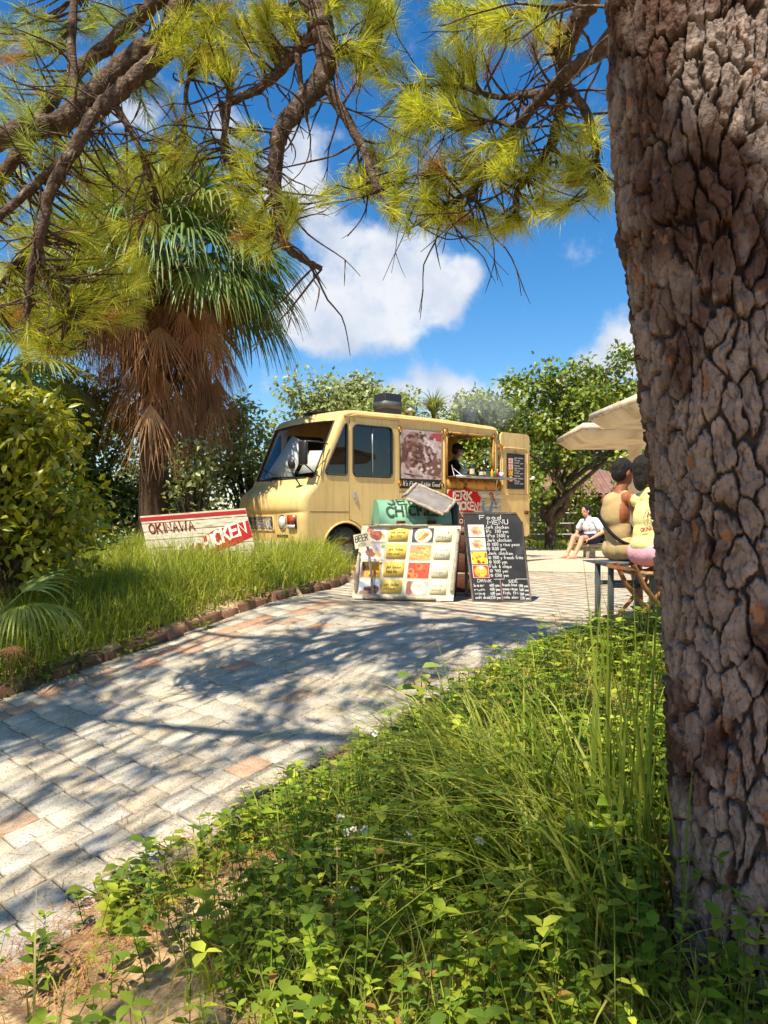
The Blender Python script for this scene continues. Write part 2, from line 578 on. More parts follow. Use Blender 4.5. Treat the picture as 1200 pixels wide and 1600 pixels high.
def paver(name):
    m, n, l, b = nmat(name)
    tcn = n.new('ShaderNodeTexCoord'); oi = n.new('ShaderNodeObjectInfo'); av = n.new('ShaderNodeAttribute'); av.attribute_name = 'Col'
    of = n.new('ShaderNodeVectorMath'); of.operation = 'ADD'
    cb = n.new('ShaderNodeCombineXYZ'); mu = n.new('ShaderNodeMath'); mu.operation = 'MULTIPLY'; mu.inputs[1].default_value = 57
    l.new(oi.outputs['Random'], mu.inputs[0]); l.new(mu.outputs[0], cb.inputs[0]); l.new(mu.outputs[0], cb.inputs[2])
    l.new(tcn.outputs['Object'], of.inputs[0]); l.new(cb.outputs[0], of.inputs[1])
    sp = n.new('ShaderNodeTexNoise'); sp.inputs['Scale'].default_value = 95; sp.inputs['Detail'].default_value = 3; sp.inputs['Roughness'].default_value = 0.7
    lg = n.new('ShaderNodeTexNoise'); lg.inputs['Scale'].default_value = 7; lg.inputs['Detail'].default_value = 6
    l.new(of.outputs[0], sp.inputs[0]); l.new(of.outputs[0], lg.inputs[0])
    rp = n.new('ShaderNodeValToRGB')
    rp.color_ramp.elements[0].position = 0.33; rp.color_ramp.elements[0].color = (0.24, 0.22, 0.20, 1)
    rp.color_ramp.elements[1].position = 0.50; rp.color_ramp.elements[1].color = (1, 1, 1, 1)
    e = rp.color_ramp.elements.new(0.41); e.color = (0.72, 0.69, 0.65, 1)
    l.new(sp.outputs['Fac'], rp.inputs[0])
    r3 = n.new('ShaderNodeValToRGB')
    r3.color_ramp.elements[0].position = 0.35; r3.color_ramp.elements[0].color = (0.74, 0.71, 0.66, 1)
    r3.color_ramp.elements[1].position = 0.65; r3.color_ramp.elements[1].color = (1, 1, 1, 1)
    l.new(lg.outputs['Fac'], r3.inputs[0])
    q = None
    for a_, b_ in ((oi.outputs['Color'], av.outputs['Color']), (None, rp.outputs[0]), (None, r3.outputs[0])):
        x = n.new('ShaderNodeMix'); x.data_type = 'RGBA'; x.blend_type = 'MULTIPLY'; x.inputs['Factor'].default_value = 1
        l.new(a_ if a_ is not None else q, x.inputs['A']); l.new(b_, x.inputs['B']); q = x.outputs['Result']
    l.new(q, b.inputs['Base Color'])
    b.inputs['Roughness'].default_value = 0.8; b.inputs['Specular IOR Level'].default_value = 0.3
    bp = n.new('ShaderNodeBump'); bp.inputs['Strength'].default_value = 0.5; bp.inputs['Distance'].default_value = 0.003
    l.new(sp.outputs['Fac'], bp.inputs['Height']); l.new(bp.outputs[0], b.inputs['Normal'])
    return m


MAT_PAVER = paver('paver')
inpave = (GX[:-1, :-1] > xl(GY[:-1, :-1]) - 0.3) & ((GX[:-1, :-1] < xr(GY[:-1, :-1]) + 0.1) | (GY[:-1, :-1] > 5.8)) & (GY[:-1, :-1] < 13.4) & (GX[:-1, :-1] > -8.8) & (GX[:-1, :-1] < 8.8) & (GY[:-1, :-1] > -1.4)
kk = ii[inpave.ravel()]
PZ = surf(GX, GY) - 0.016
g = MB(); g.add(np.stack([GX.ravel(), GY.ravel(), PZ.ravel()], 1), np.stack([kk, kk + 1, kk + nx + 1, kk + nx], 1))
path = struct(g.build('path', MAT_MORTAR, smooth=True), 'sloping path of square speckled grey paving slabs leading to the plaza', 'path')


def slab_mesh(seed, s=0.1925, h=0.03):
    rr = random.Random(seed)
    hs = s / 2; c = 0.004
    V = []
    for z, e in ((-h, hs), (-c, hs), (0, hs - c)):
        for sx, sy in ((-1, -1), (1, -1), (1, 1), (-1, 1)):
            j = 0.0016
            V.append((sx * e + rr.uniform(-j, j), sy * e + rr.uniform(-j, j), z + (rr.uniform(-0.001, 0.0006) if z == 0 else 0)))
    F = [(8, 9, 10, 11)]
    for a in (0, 4):
        for k in range(4):
            F.append((a + k, a + (k + 1) % 4, a + 4 + (k + 1) % 4, a + 4 + k))
    mb = MB(); mb.add(V, F)
    o = mb.build('slab', MAT_PAVER); me = o.data; bpy.data.objects.remove(o)
    return me


SLABS = [slab_mesh(k) for k in range(6)]
slab_spots = []
prow = random.Random(3)
P = 0.2
row_shift = {j: prow.choice([0, 0, 0, 0.1, 0.05]) + prow.uniform(-0.012, 0.012) for j in range(-60, 80)}
GREY = [srgb(198, 189, 171), srgb(190, 183, 168), srgb(204, 193, 172), srgb(194, 183, 161), srgb(202, 187, 162)]
PINK = [srgb(202, 160, 130), srgb(196, 166, 138)]


def slab_col(u, v, j, rr):
    pink = (j in (29, 30) and rr.random() < 0.55) or rr.random() < 0.03
    far = u > CREST + 0.35
    if far:
        pink = rr.random() < 0.12
    c = rr.choice(PINK) if pink else rr.choice(GREY)
    if far:
        c = tuple(a * 0.5 + b_ * 0.5 for a, b_ in zip(c, srgb(212, 198, 174)))
    k = rr.uniform(0.9, 1.06)
    return tuple(min(0.95, a * k) for a in c)


for j in range(2, 64):
    for i in range(-14, 75):
        u = i * P + row_shift[j]; v = j * P + 0.02
        x = (u - v) * S2; y = (u + v) * S2
        if x < float(xl(y)) + 0.03 or (x > float(xr(y)) - 0.02 and y < 5.85) or y < 2.2 or y > 13.2 or x > 8 or x < -7:
            continue
        if abs(x) / y > 0.56:
            continue
        slab_spots.append((u, v, x, y, j))


def screen_size(q):
    u, v, x, y, j = q
    return 1 / y ** 2 if u < CREST + 0.2 else 0


slab_spots.sort(key=lambda q: -screen_size(q))
rr = random.Random(21)
rest = MB()
for k, (u, v, x, y, j) in enumerate(slab_spots):
    z = float(surf(x, y)); e = 0.05
    dzu = float(surf(x + e * S2, y + e * S2) - surf(x - e * S2, y - e * S2)) / (2 * e)
    A = Vector((S2, S2, dzu)).normalized(); B = Vector((-S2, S2, 0)); Nn = A.cross(B)
    tl = rr.uniform(-0.006, 0.006); tm = rr.uniform(-0.006, 0.006)
    A2 = (A + Nn * tl).normalized(); B2 = (B + Nn * tm).normalized(); N2 = A2.cross(B2)
    M = Matrix((A2, B2, N2)).transposed().to_4x4()
    M.translation = Vector((x, y, z + rr.uniform(-0.0035, 0.0035)))
    c = slab_col(u, v, j, rr)
    if k < 298 and u < CREST + 0.2:
        o = link('paving_slab', SLABS[rr.randrange(6)], path, M)
        o.color = (*c, 1)
    else:
        hs = 0.0962
        V = [M @ Vector((sx * hs, sy * hs, zz)) for zz in (-0.02, 0) for sx, sy in ((-1, -1), (1, -1), (1, 1), (-1, 1))]
        rest.add(V, [(4, 5, 6, 7), (0, 1, 5, 4), (1, 2, 6, 5), (2, 3, 7, 6), (3, 0, 4, 7)], c)
o = stuff(rest.build('plaza_slabs', MAT_PAVER, path))
print('slabs', len(slab_spots))

# far plaza, lawn
m, n, l, b = nmat('far_paving')
tcn = n.new('ShaderNodeTexCoord')
mp = n.new('ShaderNodeMapping'); mp.inputs['Rotation'].default_value = (0, 0, R(45)); l.new(tcn.outputs['Object'], mp.inputs[0])
bt = n.new('ShaderNodeTexBrick'); bt.inputs['Scale'].default_value = 2.5; bt.inputs['Mortar Size'].default_value = 0.012
bt.inputs['Color1'].default_value = (*srgb(212, 196, 170), 1); bt.inputs['Color2'].default_value = (*srgb(200, 178, 150), 1); bt.inputs['Mortar'].default_value = (*srgb(120, 100, 80), 1)
l.new(mp.outputs[0], bt.inputs[0]); l.new(bt.outputs['Color'], b.inputs['Base Color']); b.inputs['Roughness'].default_value = 0.9
MAT_FARPAVE = m
g = MB()
g.add([(-1, 13.1, 0.006), (12, 9.8, 0.006), (14, 22, 0.006), (-1, 22, 0.006)], [(0, 1, 2, 3)])
struct(g.build('plaza', MAT_FARPAVE), 'pale tan brick paved plaza behind the food truck and the bench', 'plaza')
g = MB()
lawn_pts = [(5.0, 20.2), (20, 17.4), (30, 40), (4.0, 40)]
g.add([(x, y, 0.02) for x, y in lawn_pts], [(0, 1, 2, 3)])
MAT_LAWN = pmat('lawn_soil', srgb(88, 98, 40), srgb(120, 118, 58), scale=3, rough=0.95, bump=0.5, bscale=30)
struct(g.build('lawn', MAT_LAWN), 'strip of sunlit lawn behind the bench at the edge of the plaza', 'lawn')

# brick kerb along the bed beside the truck
MAT_BRICK = pmat('brick', srgb(138, 98, 72), srgb(104, 76, 56), scale=9, rough=0.9, bump=0.5, bscale=60, objcol=True, c3=srgb(92, 82, 60), s3=5)
kerb = thing('brick_kerb', 'low kerb of weathered red bricks edging the grass bed beside the path', 'kerb', (0, 0, 0))


def brick_mesh(seed):
    rr = random.Random(seed)
    mb = MB(); mb.box(-0.1, 0.1, -0.05, 0.05, -0.15, 0.115, ch=0.006 + 0.004 * rr.random())
    o = mb.build('brick', MAT_BRICK, recalc=True); me = o.data; bpy.data.objects.remove(o)
    for v in me.vertices:
        v.co += Vector((rr.uniform(-1, 1), rr.uniform(-1, 1), rr.uniform(-1, 1))) * 0.004
    return me


BR = [brick_mesh(k) for k in range(5)]
pts = [Vector((x, y, 0)) for y, x in LEFT_EDGE if 2 < y < 11]
pts = [Vector((-4.6, 4.1, 0))] + [p for p in pts if p.y > 4.2] + [Vector((-0.55, 10.2, 0))]
rr = random.Random(9)
for a, b_ in zip(pts[:-1], pts[1:]):
    d = (b_ - a); L = d.length; d.normalize(); k = 0
    while k * 0.212 < L - 0.05:
        p = a + d * (k * 0.212 + 0.106); k += 1
        if rr.random() < 0.04:
            continue
        z = float(surf(p.x, p.y))
        e = 0.1
        dz = float(surf(p.x + d.x * e, p.y + d.y * e) - surf(p.x - d.x * e, p.y - d.y * e)) / (2 * e)
        A = Vector((d.x, d.y, dz)).normalized(); B = Vector((-d.y, d.x, rr.uniform(-0.06, 0.06))).normalized(); Nn = A.cross(B).normalized(); B = Nn.cross(A)
        M = Matrix((A, B, Nn)).transposed().to_4x4() @ Matrix.Rotation(rr.uniform(-0.05, 0.05), 4, 'Z')
        M.translation = p + Vector((0, 0, z + rr.uniform(-0.06, -0.02))) + B * rr.uniform(-0.012, 0.012)
        o = link('brick', BR[rr.randrange(5)], kerb, M); c = rr.uniform(0.75, 1.15); o.color = (c, c * rr.uniform(0.92, 1.05), c, 1)

# eroded concrete edging along the lower side of the path
MAT_CONC = pmat('edging_concrete', srgb(170, 154, 132), srgb(126, 112, 92), scale=9, rough=0.95, bump=0.8, bscale=45, c3=srgb(92, 78, 60), s3=4)
edge = thing('concrete_edging', 'crumbling concrete edging strip along the lower edge of the path', 'kerb')
rr = random.Random(4)
yy = 2.2
while yy < 5.3:
    y1 = yy + rr.uniform(0.35, 0.6)
    a = Vector((float(xr(yy)) + 0.05, yy, 0)); b_ = Vector((float(xr(y1)) + 0.05, y1, 0))
    d = (b_ - a).normalized(); nn = Vector((d.y, -d.x, 0))
    V = []; F = []; N = 10
    for i in range(N + 1):
        for q, (o_, h_) in enumerate(((-0.01, -0.1), (-0.005, 0.0), (0.03, 0.018), (0.085, 0.018), (0.12, -0.005), (0.13, -0.1))):
            p = a.lerp(b_, 0.012 + 0.976 * i / N) + nn * (o_ + (float(fbm(i * 0.9 + yy * 7, q * 3.0, 5)) - 0.5) * 0.035)
            p.z = float(surf(p.x, p.y)) + h_ + (float(fbm(i * 0.7 + yy * 5, q * 2.0, 6)) - 0.5) * 0.03 * (h_ > -0.05)
            V.append(p)
    for i in range(N):
        for q in range(5):
            F.append((i * 6 + q, i * 6 + q + 1, (i + 1) * 6 + q + 1, (i + 1) * 6 + q))
    F += [(0, 1, 2, 3), (0, 3, 4, 5)]
    e = N * 6; F += [(e + 3, e + 2, e + 1, e), (e + 5, e + 4, e + 3, e)]
    mb = MB(); mb.add(V, F); mb.build('edging_stone', MAT_CONC, edge)
    yy = y1 + 0.01


# ------------------------------------------------------------------ hand lettering: a stroke alphabet
def _arc(cx, cy, rx, ry, a0, a1, n=9):
    return [(cx + rx * math.cos(R(a0 + (a1 - a0) * k / (n - 1))), cy + ry * math.sin(R(a0 + (a1 - a0) * k / (n - 1)))) for k in range(n)]


def _pl(s):
    return [[tuple(float(q) for q in p.split(',')) for p in part.split()] for part in s.split(';')]


FONT = {k: _pl(v) for k, v in {
    'A': '0,0 .3,1 .6,0;.11,.37 .49,.37', 'B': '0,0 0,1 .4,1 .52,.88 .52,.66 .4,.54 0,.54;.4,.54 .58,.42 .58,.14 .44,0 0,0', 'D': '0,0 0,1 .3,1 .55,.8 .6,.5 .55,.2 .3,0 0,0',
    'E': '.55,1 0,1 0,0 .55,0;0,.52 .45,.52', 'F': '.55,1 0,1 0,0;0,.52 .42,.52', 'H': '0,0 0,1;.55,0 .55,1;0,.5 .55,.5', 'I': '.1,0 .1,1', 'K': '0,0 0,1;.55,1 0,.42;.18,.58 .58,0',
    'M': '0,0 .05,1 .35,.35 .65,1 .7,0', 'N': '0,0 0,1 .55,0 .55,1', 'R': '0,0 0,1 .4,1 .54,.86 .54,.64 .4,.5 0,.5;.25,.5 .58,0', 'T': '.3,0 .3,1;0,1 .6,1', 'U': '0,1 0,.25 .12,.03 .3,0 .45,.05 .55,.25 .55,1',
    'V': '0,1 .3,0 .6,1', 'W': '0,1 .2,0 .42,.62 .64,0 .84,1', 'Y': '0,1 .3,.5 .6,1;.3,.5 .3,0', 'L': '0,1 0,0 .5,0', 'Z': '0,1 .55,1 0,0 .55,0', 'P': '0,0 0,1 .4,1 .54,.84 .54,.62 .4,.48 0,.48',
    'a': '.42,.5 .2,.55 .04,.35 .06,.1 .22,0 .4,.15 .44,.5 .46,0', 'b': '0,1 0,0;0,.35 .2,.52 .4,.4 .42,.15 .25,0 0,.08', 'c': '.4,.45 .2,.55 .04,.35 .06,.12 .22,0 .42,.1', 'd': '.42,1 .42,0;.42,.4 .2,.52 .03,.35 .05,.1 .22,0 .42,.14',
    'e': '.04,.28 .42,.3 .36,.5 .18,.54 .04,.34 .08,.1 .24,0 .42,.1', 'f': '.35,.95 .2,1 .14,.85 .14,0;0,.52 .32,.52', 'g': '.4,.5 .2,.54 .04,.35 .08,.14 .25,.1 .4,.25 .42,.5 .4,-.25 .2,-.34 .04,-.25', 'h': '0,1 0,0;0,.35 .2,.52 .36,.45 .38,0',
    'i': '.06,0 .06,.52;.06,.7 .07,.74', 'j': '.2,.52 .2,-.2 .1,-.32 0,-.22;.2,.7 .21,.74', 'k': '0,1 0,0;.35,.52 0,.2;.12,.3 .38,0', 'l': '.05,1 .05,0', 'm': '0,0 0,.52;0,.4 .15,.52 .27,.42 .27,0;.27,.4 .42,.52 .54,.42 .54,0',
    'n': '0,0 0,.52;0,.38 .18,.52 .34,.44 .36,0', 'p': '0,.52 0,-.35;0,.4 .2,.52 .4,.38 .4,.14 .22,0 0,.1', 'r': '0,0 0,.52;0,.36 .14,.5 .3,.5', 's': '.38,.46 .2,.54 .05,.42 .12,.3 .32,.24 .38,.1 .2,0 .02,.08', 't': '.16,.85 .16,.1 .26,0 .36,.05;0,.54 .34,.54',
    'u': '0,.52 .02,.12 .16,0 .32,.1 .38,.52 .4,0', 'v': '0,.52 .2,0 .4,.52', 'w': '0,.52 .13,0 .27,.4 .41,0 .54,.52', 'x': '0,.52 .38,0;.38,.52 0,0', 'o': '.2,.54 .04,.4 .04,.14 .2,0 .38,.14 .38,.4 .2,.54', 'y': '0,.52 .2,.08;.4,.52 .1,-.32',
    '0': '.25,1 .05,.8 .05,.2 .25,0 .45,.2 .45,.8 .25,1', '1': '.05,.8 .2,1 .2,0', '2': '.02,.8 .2,1 .42,.85 .38,.6 .02,0 .48,0', '3': '.04,.9 .25,1 .42,.8 .2,.55 .44,.3 .25,0 .02,.1', '4': '.35,0 .35,1 0,.3 .5,.3', '5': '.45,1 .08,1 .05,.58 .3,.62 .45,.35 .3,0 .02,.08',
    '6': '.4,.98 .12,.7 .04,.25 .22,0 .44,.2 .36,.45 .06,.35', '7': '.02,1 .48,1 .18,0', '8': '.25,.52 .06,.75 .25,1 .44,.75 .25,.52 .03,.25 .25,0 .47,.25 .25,.52', '9': '.44,.7 .25,.5 .06,.72 .25,1 .44,.7 .38,0', '&': '.5,0 .1,.75 .25,1 .36,.8 .04,.25 .2,0 .5,.4',
    "'": '.05,1 .03,.8', '-': '0,.4 .3,.4', '.': '.02,0 .06,.04'}.items()}
for ch, q in (('O', [_arc(0.32, 0.5, 0.32, 0.5, 90, 450, 15)]), ('C', [_arc(0.32, 0.5, 0.32, 0.5, 50, 310, 12)]), ('S', [_arc(0.28, 0.75, 0.26, 0.25, 40, 250, 8) + _arc(0.28, 0.25, 0.28, 0.25, 70, -140, 8)]),
              ('J', [[(0.4, 1), (0.4, 0.2)] + _arc(0.2, 0.2, 0.2, 0.2, 0, -160, 6)]), ('G', [_arc(0.32, 0.5, 0.32, 0.5, 50, 340, 12) + [(0.36, 0.42)]]), ('@', [_arc(0.35, 0.45, 0.38, 0.45, 0, 360, 12), [(0.2, 0.3), (0.35, 0.7), (0.5, 0.3)]])):
    FONT[ch] = q


def text_strokes(s, x, y, h, gap=0.2, jit=0.03, seed=0, slant=0.0, wide=1.0, width=None, rise=0.0):
    """polylines for a line of text starting at (x, y); width fits it into a length; rise tilts the base line"""
    rr = random.Random(seed + len(s)); L = []; cx = 0
    for ch in s:
        if ch == ' ':
            cx += 0.45; continue
        g_ = FONT.get(ch)
        if not g_:
            continue
        w = max(p[0] for q in g_ for p in q); k = 1 + rr.uniform(-jit, jit) * 2; dy = rr.uniform(-jit, jit)
        for q in g_:
            L.append([(cx + p[0] * wide + p[1] * slant + rr.uniform(-jit, jit) * 0.4, p[1] * k + dy + rr.uniform(-jit, jit) * 0.4) for p in q])
        cx += (w * wide + gap)
    cx -= gap
    sx = h if width is None else width / max(cx, 1e-6)
    return [[(x + p[0] * sx, y + p[1] * h + p[0] * sx * rise) for p in q] for q in L]


def strokes(mb, polys, fr, w, n=0.0015, col=(1, 1, 1), mat=0):
    """flat brush strokes on a surface frame fr(u, v, n)"""
    for q in polys:
        q = [np.array(p, float) for p in q]
        if len(q) < 2:
            continue
        V = []
        for i, p in enumerate(q):
            d = q[min(i + 1, len(q) - 1)] - q[max(i - 1, 0)]
            d = d / max(np.linalg.norm(d), 1e-9); nn = np.array((-d[1], d[0]))
            pp = p
            if i == 0:
                pp = p - d * w * 0.35
            if i == len(q) - 1:
                pp = p + d * w * 0.35
            for s_ in (1, -1):
                a = pp + nn * s_ * w / 2
                V.append(fr(a[0], a[1], n))
        mb.add(V, [(2 * i, 2 * i + 1, 2 * i + 3, 2 * i + 2) for i in range(len(q) - 1)], col, mat)
    return mb


class Canvas:
    """a little procedural print, drawn cell by cell"""
    def __init__(s, w, h, bg, seed=0):
        s.w, s.h = w, h
        s.a = np.tile(np.array(srgb(*bg)), (h, w, 1)).astype(float)
        s.yy, s.xx = np.mgrid[0:h, 0:w]; s.xx = (s.xx + 0.5) / w; s.yy = (s.yy + 0.5) / h
        s.r = random.Random(seed); s.k = w / h

    def blob(s, cx, cy, rx, ry, c, ang=0, rag=0.0, soft=0.08):
        x = (s.xx - cx) * s.k; y = s.yy - cy
        ca, sa = math.cos(ang), math.sin(ang)
        u = (x * ca + y * sa) / (rx * s.k); v = (-x * sa + y * ca) / ry
        d = np.hypot(u, v)
        if rag:
            d = d + (fbm(s.xx * 9 + cx * 40, s.yy * 9 + cy * 70, 3) - 0.5) * rag * 2
        m = np.clip((1 - d) / soft, 0, 1)[..., None]
        s.a = s.a * (1 - m) + np.array(srgb(*c)) * m
        return s

    def stick(s, x0, y0, x1, y1, w, c):
        dx, dy = (x1 - x0) * s.k, y1 - y0
        px, py = (s.xx - x0) * s.k, s.yy - y0
        t = np.clip((px * dx + py * dy) / (dx * dx + dy * dy + 1e-9), 0, 1)
        d = np.hypot(px - t * dx, py - t * dy)
        m = np.clip((w - d) / (w * 0.5), 0, 1)[..., None]
        s.a = s.a * (1 - m) + np.array(srgb(*c)) * m
        return s

    def grain(s, amt, sc_=12, seed=0):
        nz_ = fbm(s.xx * sc_ * s.k, s.yy * sc_, seed + 17, 4)[..., None]
        s.a = np.clip(s.a * (1 + (nz_ - 0.5) * 2 * amt), 0, 1)
        return s

    def mesh(s, name, fr, u0, u1, v0, v1, mat, parent=None, n=0.002, M=None):
        us = np.linspace(u0, u1, s.w); vs = np.linspace(v1, v0, s.h)
        V = [fr(u, v, n) for v in vs for u in us]
        i = (np.arange(s.h - 1)[:, None] * s.w + np.arange(s.w - 1)[None]).ravel()
        mb = MB(); mb.add(V, np.stack([i, i + 1, i + s.w + 1, i + s.w], 1), s.a.reshape(-1, 3))
        return mb.build(name, mat, parent, M=M)


# ------------------------------------------------------------------ the food truck
def paintmat():
    m, n, l, b = nmat('yellow_paint')
    tcn = n.new('ShaderNodeTexCoord')

    def nz_(scale, det, st=None, lo=0.4, hi=0.6):
        src = tcn.outputs['Object']
        if st:
            mp = n.new('ShaderNodeMapping'); mp.inputs['Scale'].default_value = st; l.new(src, mp.inputs[0]); src = mp.outputs[0]
        q = n.new('ShaderNodeTexNoise'); q.inputs['Scale'].default_value = scale; q.inputs['Detail'].default_value = det; q.inputs['Roughness'].default_value = 0.65; l.new(src, q.inputs[0])
        r_ = n.new('ShaderNodeMapRange'); r_.inputs['From Min'].default_value = lo; r_.inputs['From Max'].default_value = hi; l.new(q.outputs['Fac'], r_.inputs[0]); return r_.outputs[0]
    out = None
    for k, (fac, colr, amt) in enumerate(((nz_(1.3, 4), srgb(224, 188, 118), 1.0), (nz_(2.0, 8, (7, 7, 0.5), 0.52, 0.72), srgb(186, 142, 84), 0.6), (nz_(1.1, 10, None, 0.60, 0.72), srgb(198, 158, 104), 0.7), (nz_(9, 10, None, 0.69, 0.74), srgb(120, 70, 38), 0.9))):
        mu = n.new('ShaderNodeMath'); mu.operation = 'MULTIPLY'; mu.inputs[1].default_value = amt; mu.use_clamp = True; l.new(fac, mu.inputs[0])
        x = n.new('ShaderNodeMix'); x.data_type = 'RGBA'; l.new(mu.outputs[0], x.inputs['Factor'])
        if out is None:
            x.inputs['A'].default_value = (*srgb(234, 200, 130), 1)
        else:
            l.new(out, x.inputs['A'])
        x.inputs['B'].default_value = (*colr, 1); out = x.outputs['Result']
    l.new(out, b.inputs['Base Color'])
    b.inputs['Roughness'].default_value = 0.52; b.inputs['Specular IOR Level'].default_value = 0.4
    return m


MAT_PAINT = paintmat()
MAT_PALE = pmat('pale_bumper', srgb(206, 196, 172), srgb(170, 156, 128), scale=7, rough=0.6, bump=0.2, bscale=30, c3=srgb(130, 104, 72), s3=6)
MAT_RUBBER = pmat('rubber', (0.015, 0.015, 0.015), (0.03, 0.03, 0.03), scale=20, rough=0.7)
MAT_BLACK = pmat('black_plastic', (0.02, 0.02, 0.022), rough=0.45)
MAT_TYRE = pmat('tyre', (0.022, 0.021, 0.02), (0.05, 0.045, 0.04), scale=14, rough=0.85, bump=0.4, bscale=60)
MAT_RIM = pmat('wheel_rim', srgb(190, 186, 176), srgb(140, 132, 118), scale=8, rough=0.5, metal=0.3)
MAT_DARKGLASS = glassmat('tinted_glass', (0.15, 0.16, 0.155), refl=0.03)
MAT_GLASS = glassmat('clear_glass', (0.86, 0.89, 0.87), refl=0.0)
MAT_INT = pmat('cab_lining', srgb(120, 112, 96), srgb(96, 90, 78), scale=5, rough=0.8)
MAT_DASH = pmat('dashboard', (0.03, 0.03, 0.032), rough=0.7)
MAT_RUST = pmat('rusty_yellow', srgb(206, 150, 62), srgb(176, 118, 48), scale=5, rough=0.75, bump=0.3, bscale=30, c3=srgb(98, 52, 26), s3=7)
MAT_RUSTDK = pmat('rust', srgb(110, 62, 32), srgb(70, 42, 26), scale=20, rough=0.9, bump=0.4, bscale=60)
MAT_PRINT = pmat('print', (1, 1, 1), attr=True, rough=0.55)
MAT_MATTE = pmat('paint_marks', (1, 1, 1), attr=True, rough=0.8, spec=0.25)
MAT_WOODWHITE = pmat('white_planks', srgb(216, 206, 184), srgb(190, 176, 146), scale=5, rough=0.75, bump=0.35, bscale=25, stretch=(1.5, 14, 14), c3=srgb(150, 128, 96), s3=3, objcol=True)
MAT_CHROME = pmat('chrome', (0.7, 0.7, 0.68), rough=0.22, metal=1)
MAT_WHITE = pmat('white_card', srgb(238, 234, 226), rough=0.7)
MAT_STEEL = pmat('steel', (0.5, 0.5, 0.48), (0.35, 0.34, 0.32), scale=8, rough=0.4, metal=0.8)

TX = Vector((0.786, 0.618, 0)).normalized()
truck = thing('food_truck', 'old yellow step van food truck with serving hatch parked on the plaza', 'food truck', (-1.277, 11.79, 0), math.atan2(TX.y, TX.x))
TM = Matrix.Translation((-1.277, 11.79, 0)) @ Matrix.Rotation(math.atan2(TX.y, TX.x), 4, 'Z')
W = 2.08
prof = [(0.05, 0.46, .12), (0.03, 0.62, .12), (0.015, 0.80, .12), (0.008, 0.935, .12), (0.02, 0.945, .12), (0.008, 0.955, .12), (0.0, 1.05, .13), (0.012, 1.15, .13), (0.04, 1.22, .13), (0.085, 1.268, .12), (0.15, 1.315, .10), (0.275, 1.395, .07), (0.295, 1.43, .06),
        (0.325, 1.50, .06), (0.72, 2.41, .06), (0.755, 2.485, .07), (0.80, 2.545, .08), (0.87, 2.585, .08), (1.05, 2.605, .07), (2.0, 2.615, .06), (3.2, 2.605, .06), (4.25, 2.575, .06), (4.335, 2.555, .06), (4.36, 2.50, .05)]
WS0, WS1 = 13, 14
pn = []
for i in range(len(prof)):
    a = Vector(prof[max(i - 1, 0)][:2]); b_ = Vector(prof[min(i + 1, len(prof) - 1)][:2]); d = (b_ - a).normalized()
    pn.append(Vector((-d.y, d.x)))
wc = [0, .006, .018, .036, .06, .09, .125, .4, .8, W / 2]
wc = wc + [W - q for q in reversed(wc[:-1])]


def shell(i, w):
    t, z, r = prof[i]
    q = min(w, W - w)
    e = 0.0 if q >= r else r * (1 - math.sqrt(max(0, 1 - (1 - q / r) ** 2)))
    crown = 0.03 * (1 - (2 * w / W - 1) ** 2) if i >= WS1 else 0.0          # the roof is slightly crowned
    bow = -0.05 * (1 - (2 * w / W - 1) ** 2) if 3 < i <= WS1 else (-0.03 * (1 - (2 * w / W - 1) ** 2) if i <= 3 else 0)   # and the nose slightly bowed
    return Vector((t - pn[i].x * e + bow, w, z - pn[i].y * e + crown))


V = [shell(i, w) for i in range(len(prof)) for w in wc]
nw = len(wc); F = []
for i in range(len(prof) - 1):
    for j in range(nw - 1):
        if i == WS0 and 6 <= j < nw - 7:
            continue
        F.append((i * nw + j, i * nw + j + 1, (i + 1) * nw + j + 1, (i + 1) * nw + j))
mb = MB(); mb.add(V, F)
body = mb.build('body_shell', MAT_PAINT, truck, smooth=True)
md = body.data
# windscreen and its gasket
ws = [shell(WS0, wc[6]), shell(WS0, W / 2), shell(WS0, wc[-7]), shell(WS1, wc[-7]), shell(WS1, W / 2), shell(WS1, wc[6])]
ins = Vector((0.012, 0, -0.004))
mb = MB()
cols = [wc[k] for k in range(6, nw - 6)]
V = [shell(i, w) + ins for i in (WS0, WS1) for w in cols]
mb.add(V, [(k, k + 1, k + 1 + len(cols), k + len(cols)) for k in range(len(cols) - 1)])
wsg = mb.build('windscreen', MAT_GLASS, truck, smooth=True)
mb = MB()
ring = [shell(WS0, w) for w in cols] + [shell(WS1, w) for w in reversed(cols)]
mb.tube(ring + [ring[0]], 0.017, 6, cap=False)
mb.build('gasket', MAT_RUBBER, wsg)

# sides
frL = lambda u, v, n_: Vector((u, -n_, v))
frR = lambda u, v, n_: Vector((u, W + n_, v))
edgeL = [shell(i, 0) for i in range(len(prof))]
outline = [(p.x, p.z) for p in edgeL]


def arch(c, r, z0=0.36, zb=0.44):
    a = math.asin((zb - z0) / r)
    return [(c + r * math.cos(t), z0 + r * math.sin(t)) for t in np.linspace(a, math.pi - a, 14)]


under = [(4.31, 0.44)] + arch(3.35, 0.43) + arch(0.84, 0.43) + [(0.19, 0.44)]
side = outline + under
quarter = [(0.46, 1.565), (0.50, 1.545), (0.84, 1.545), (0.865, 1.57), (0.868, 2.34), (0.85, 2.37), (0.825, 2.36), (0.455, 1.60)]
DOOR = [(.915, .84), (1.05, .785), (1.17, .70), (1.26, .56), (1.30, .46), (1.94, .46), (1.94, 2.49), (.915, 2.49)]


def grow(loop, d):
    cx = sum(p[0] for p in loop) / len(loop); cy = sum(p[1] for p in loop) / len(loop)
    return [(p[0] + (d if p[0] > cx else -d), p[1] + (d if p[1] > cy else -d)) for p in loop]


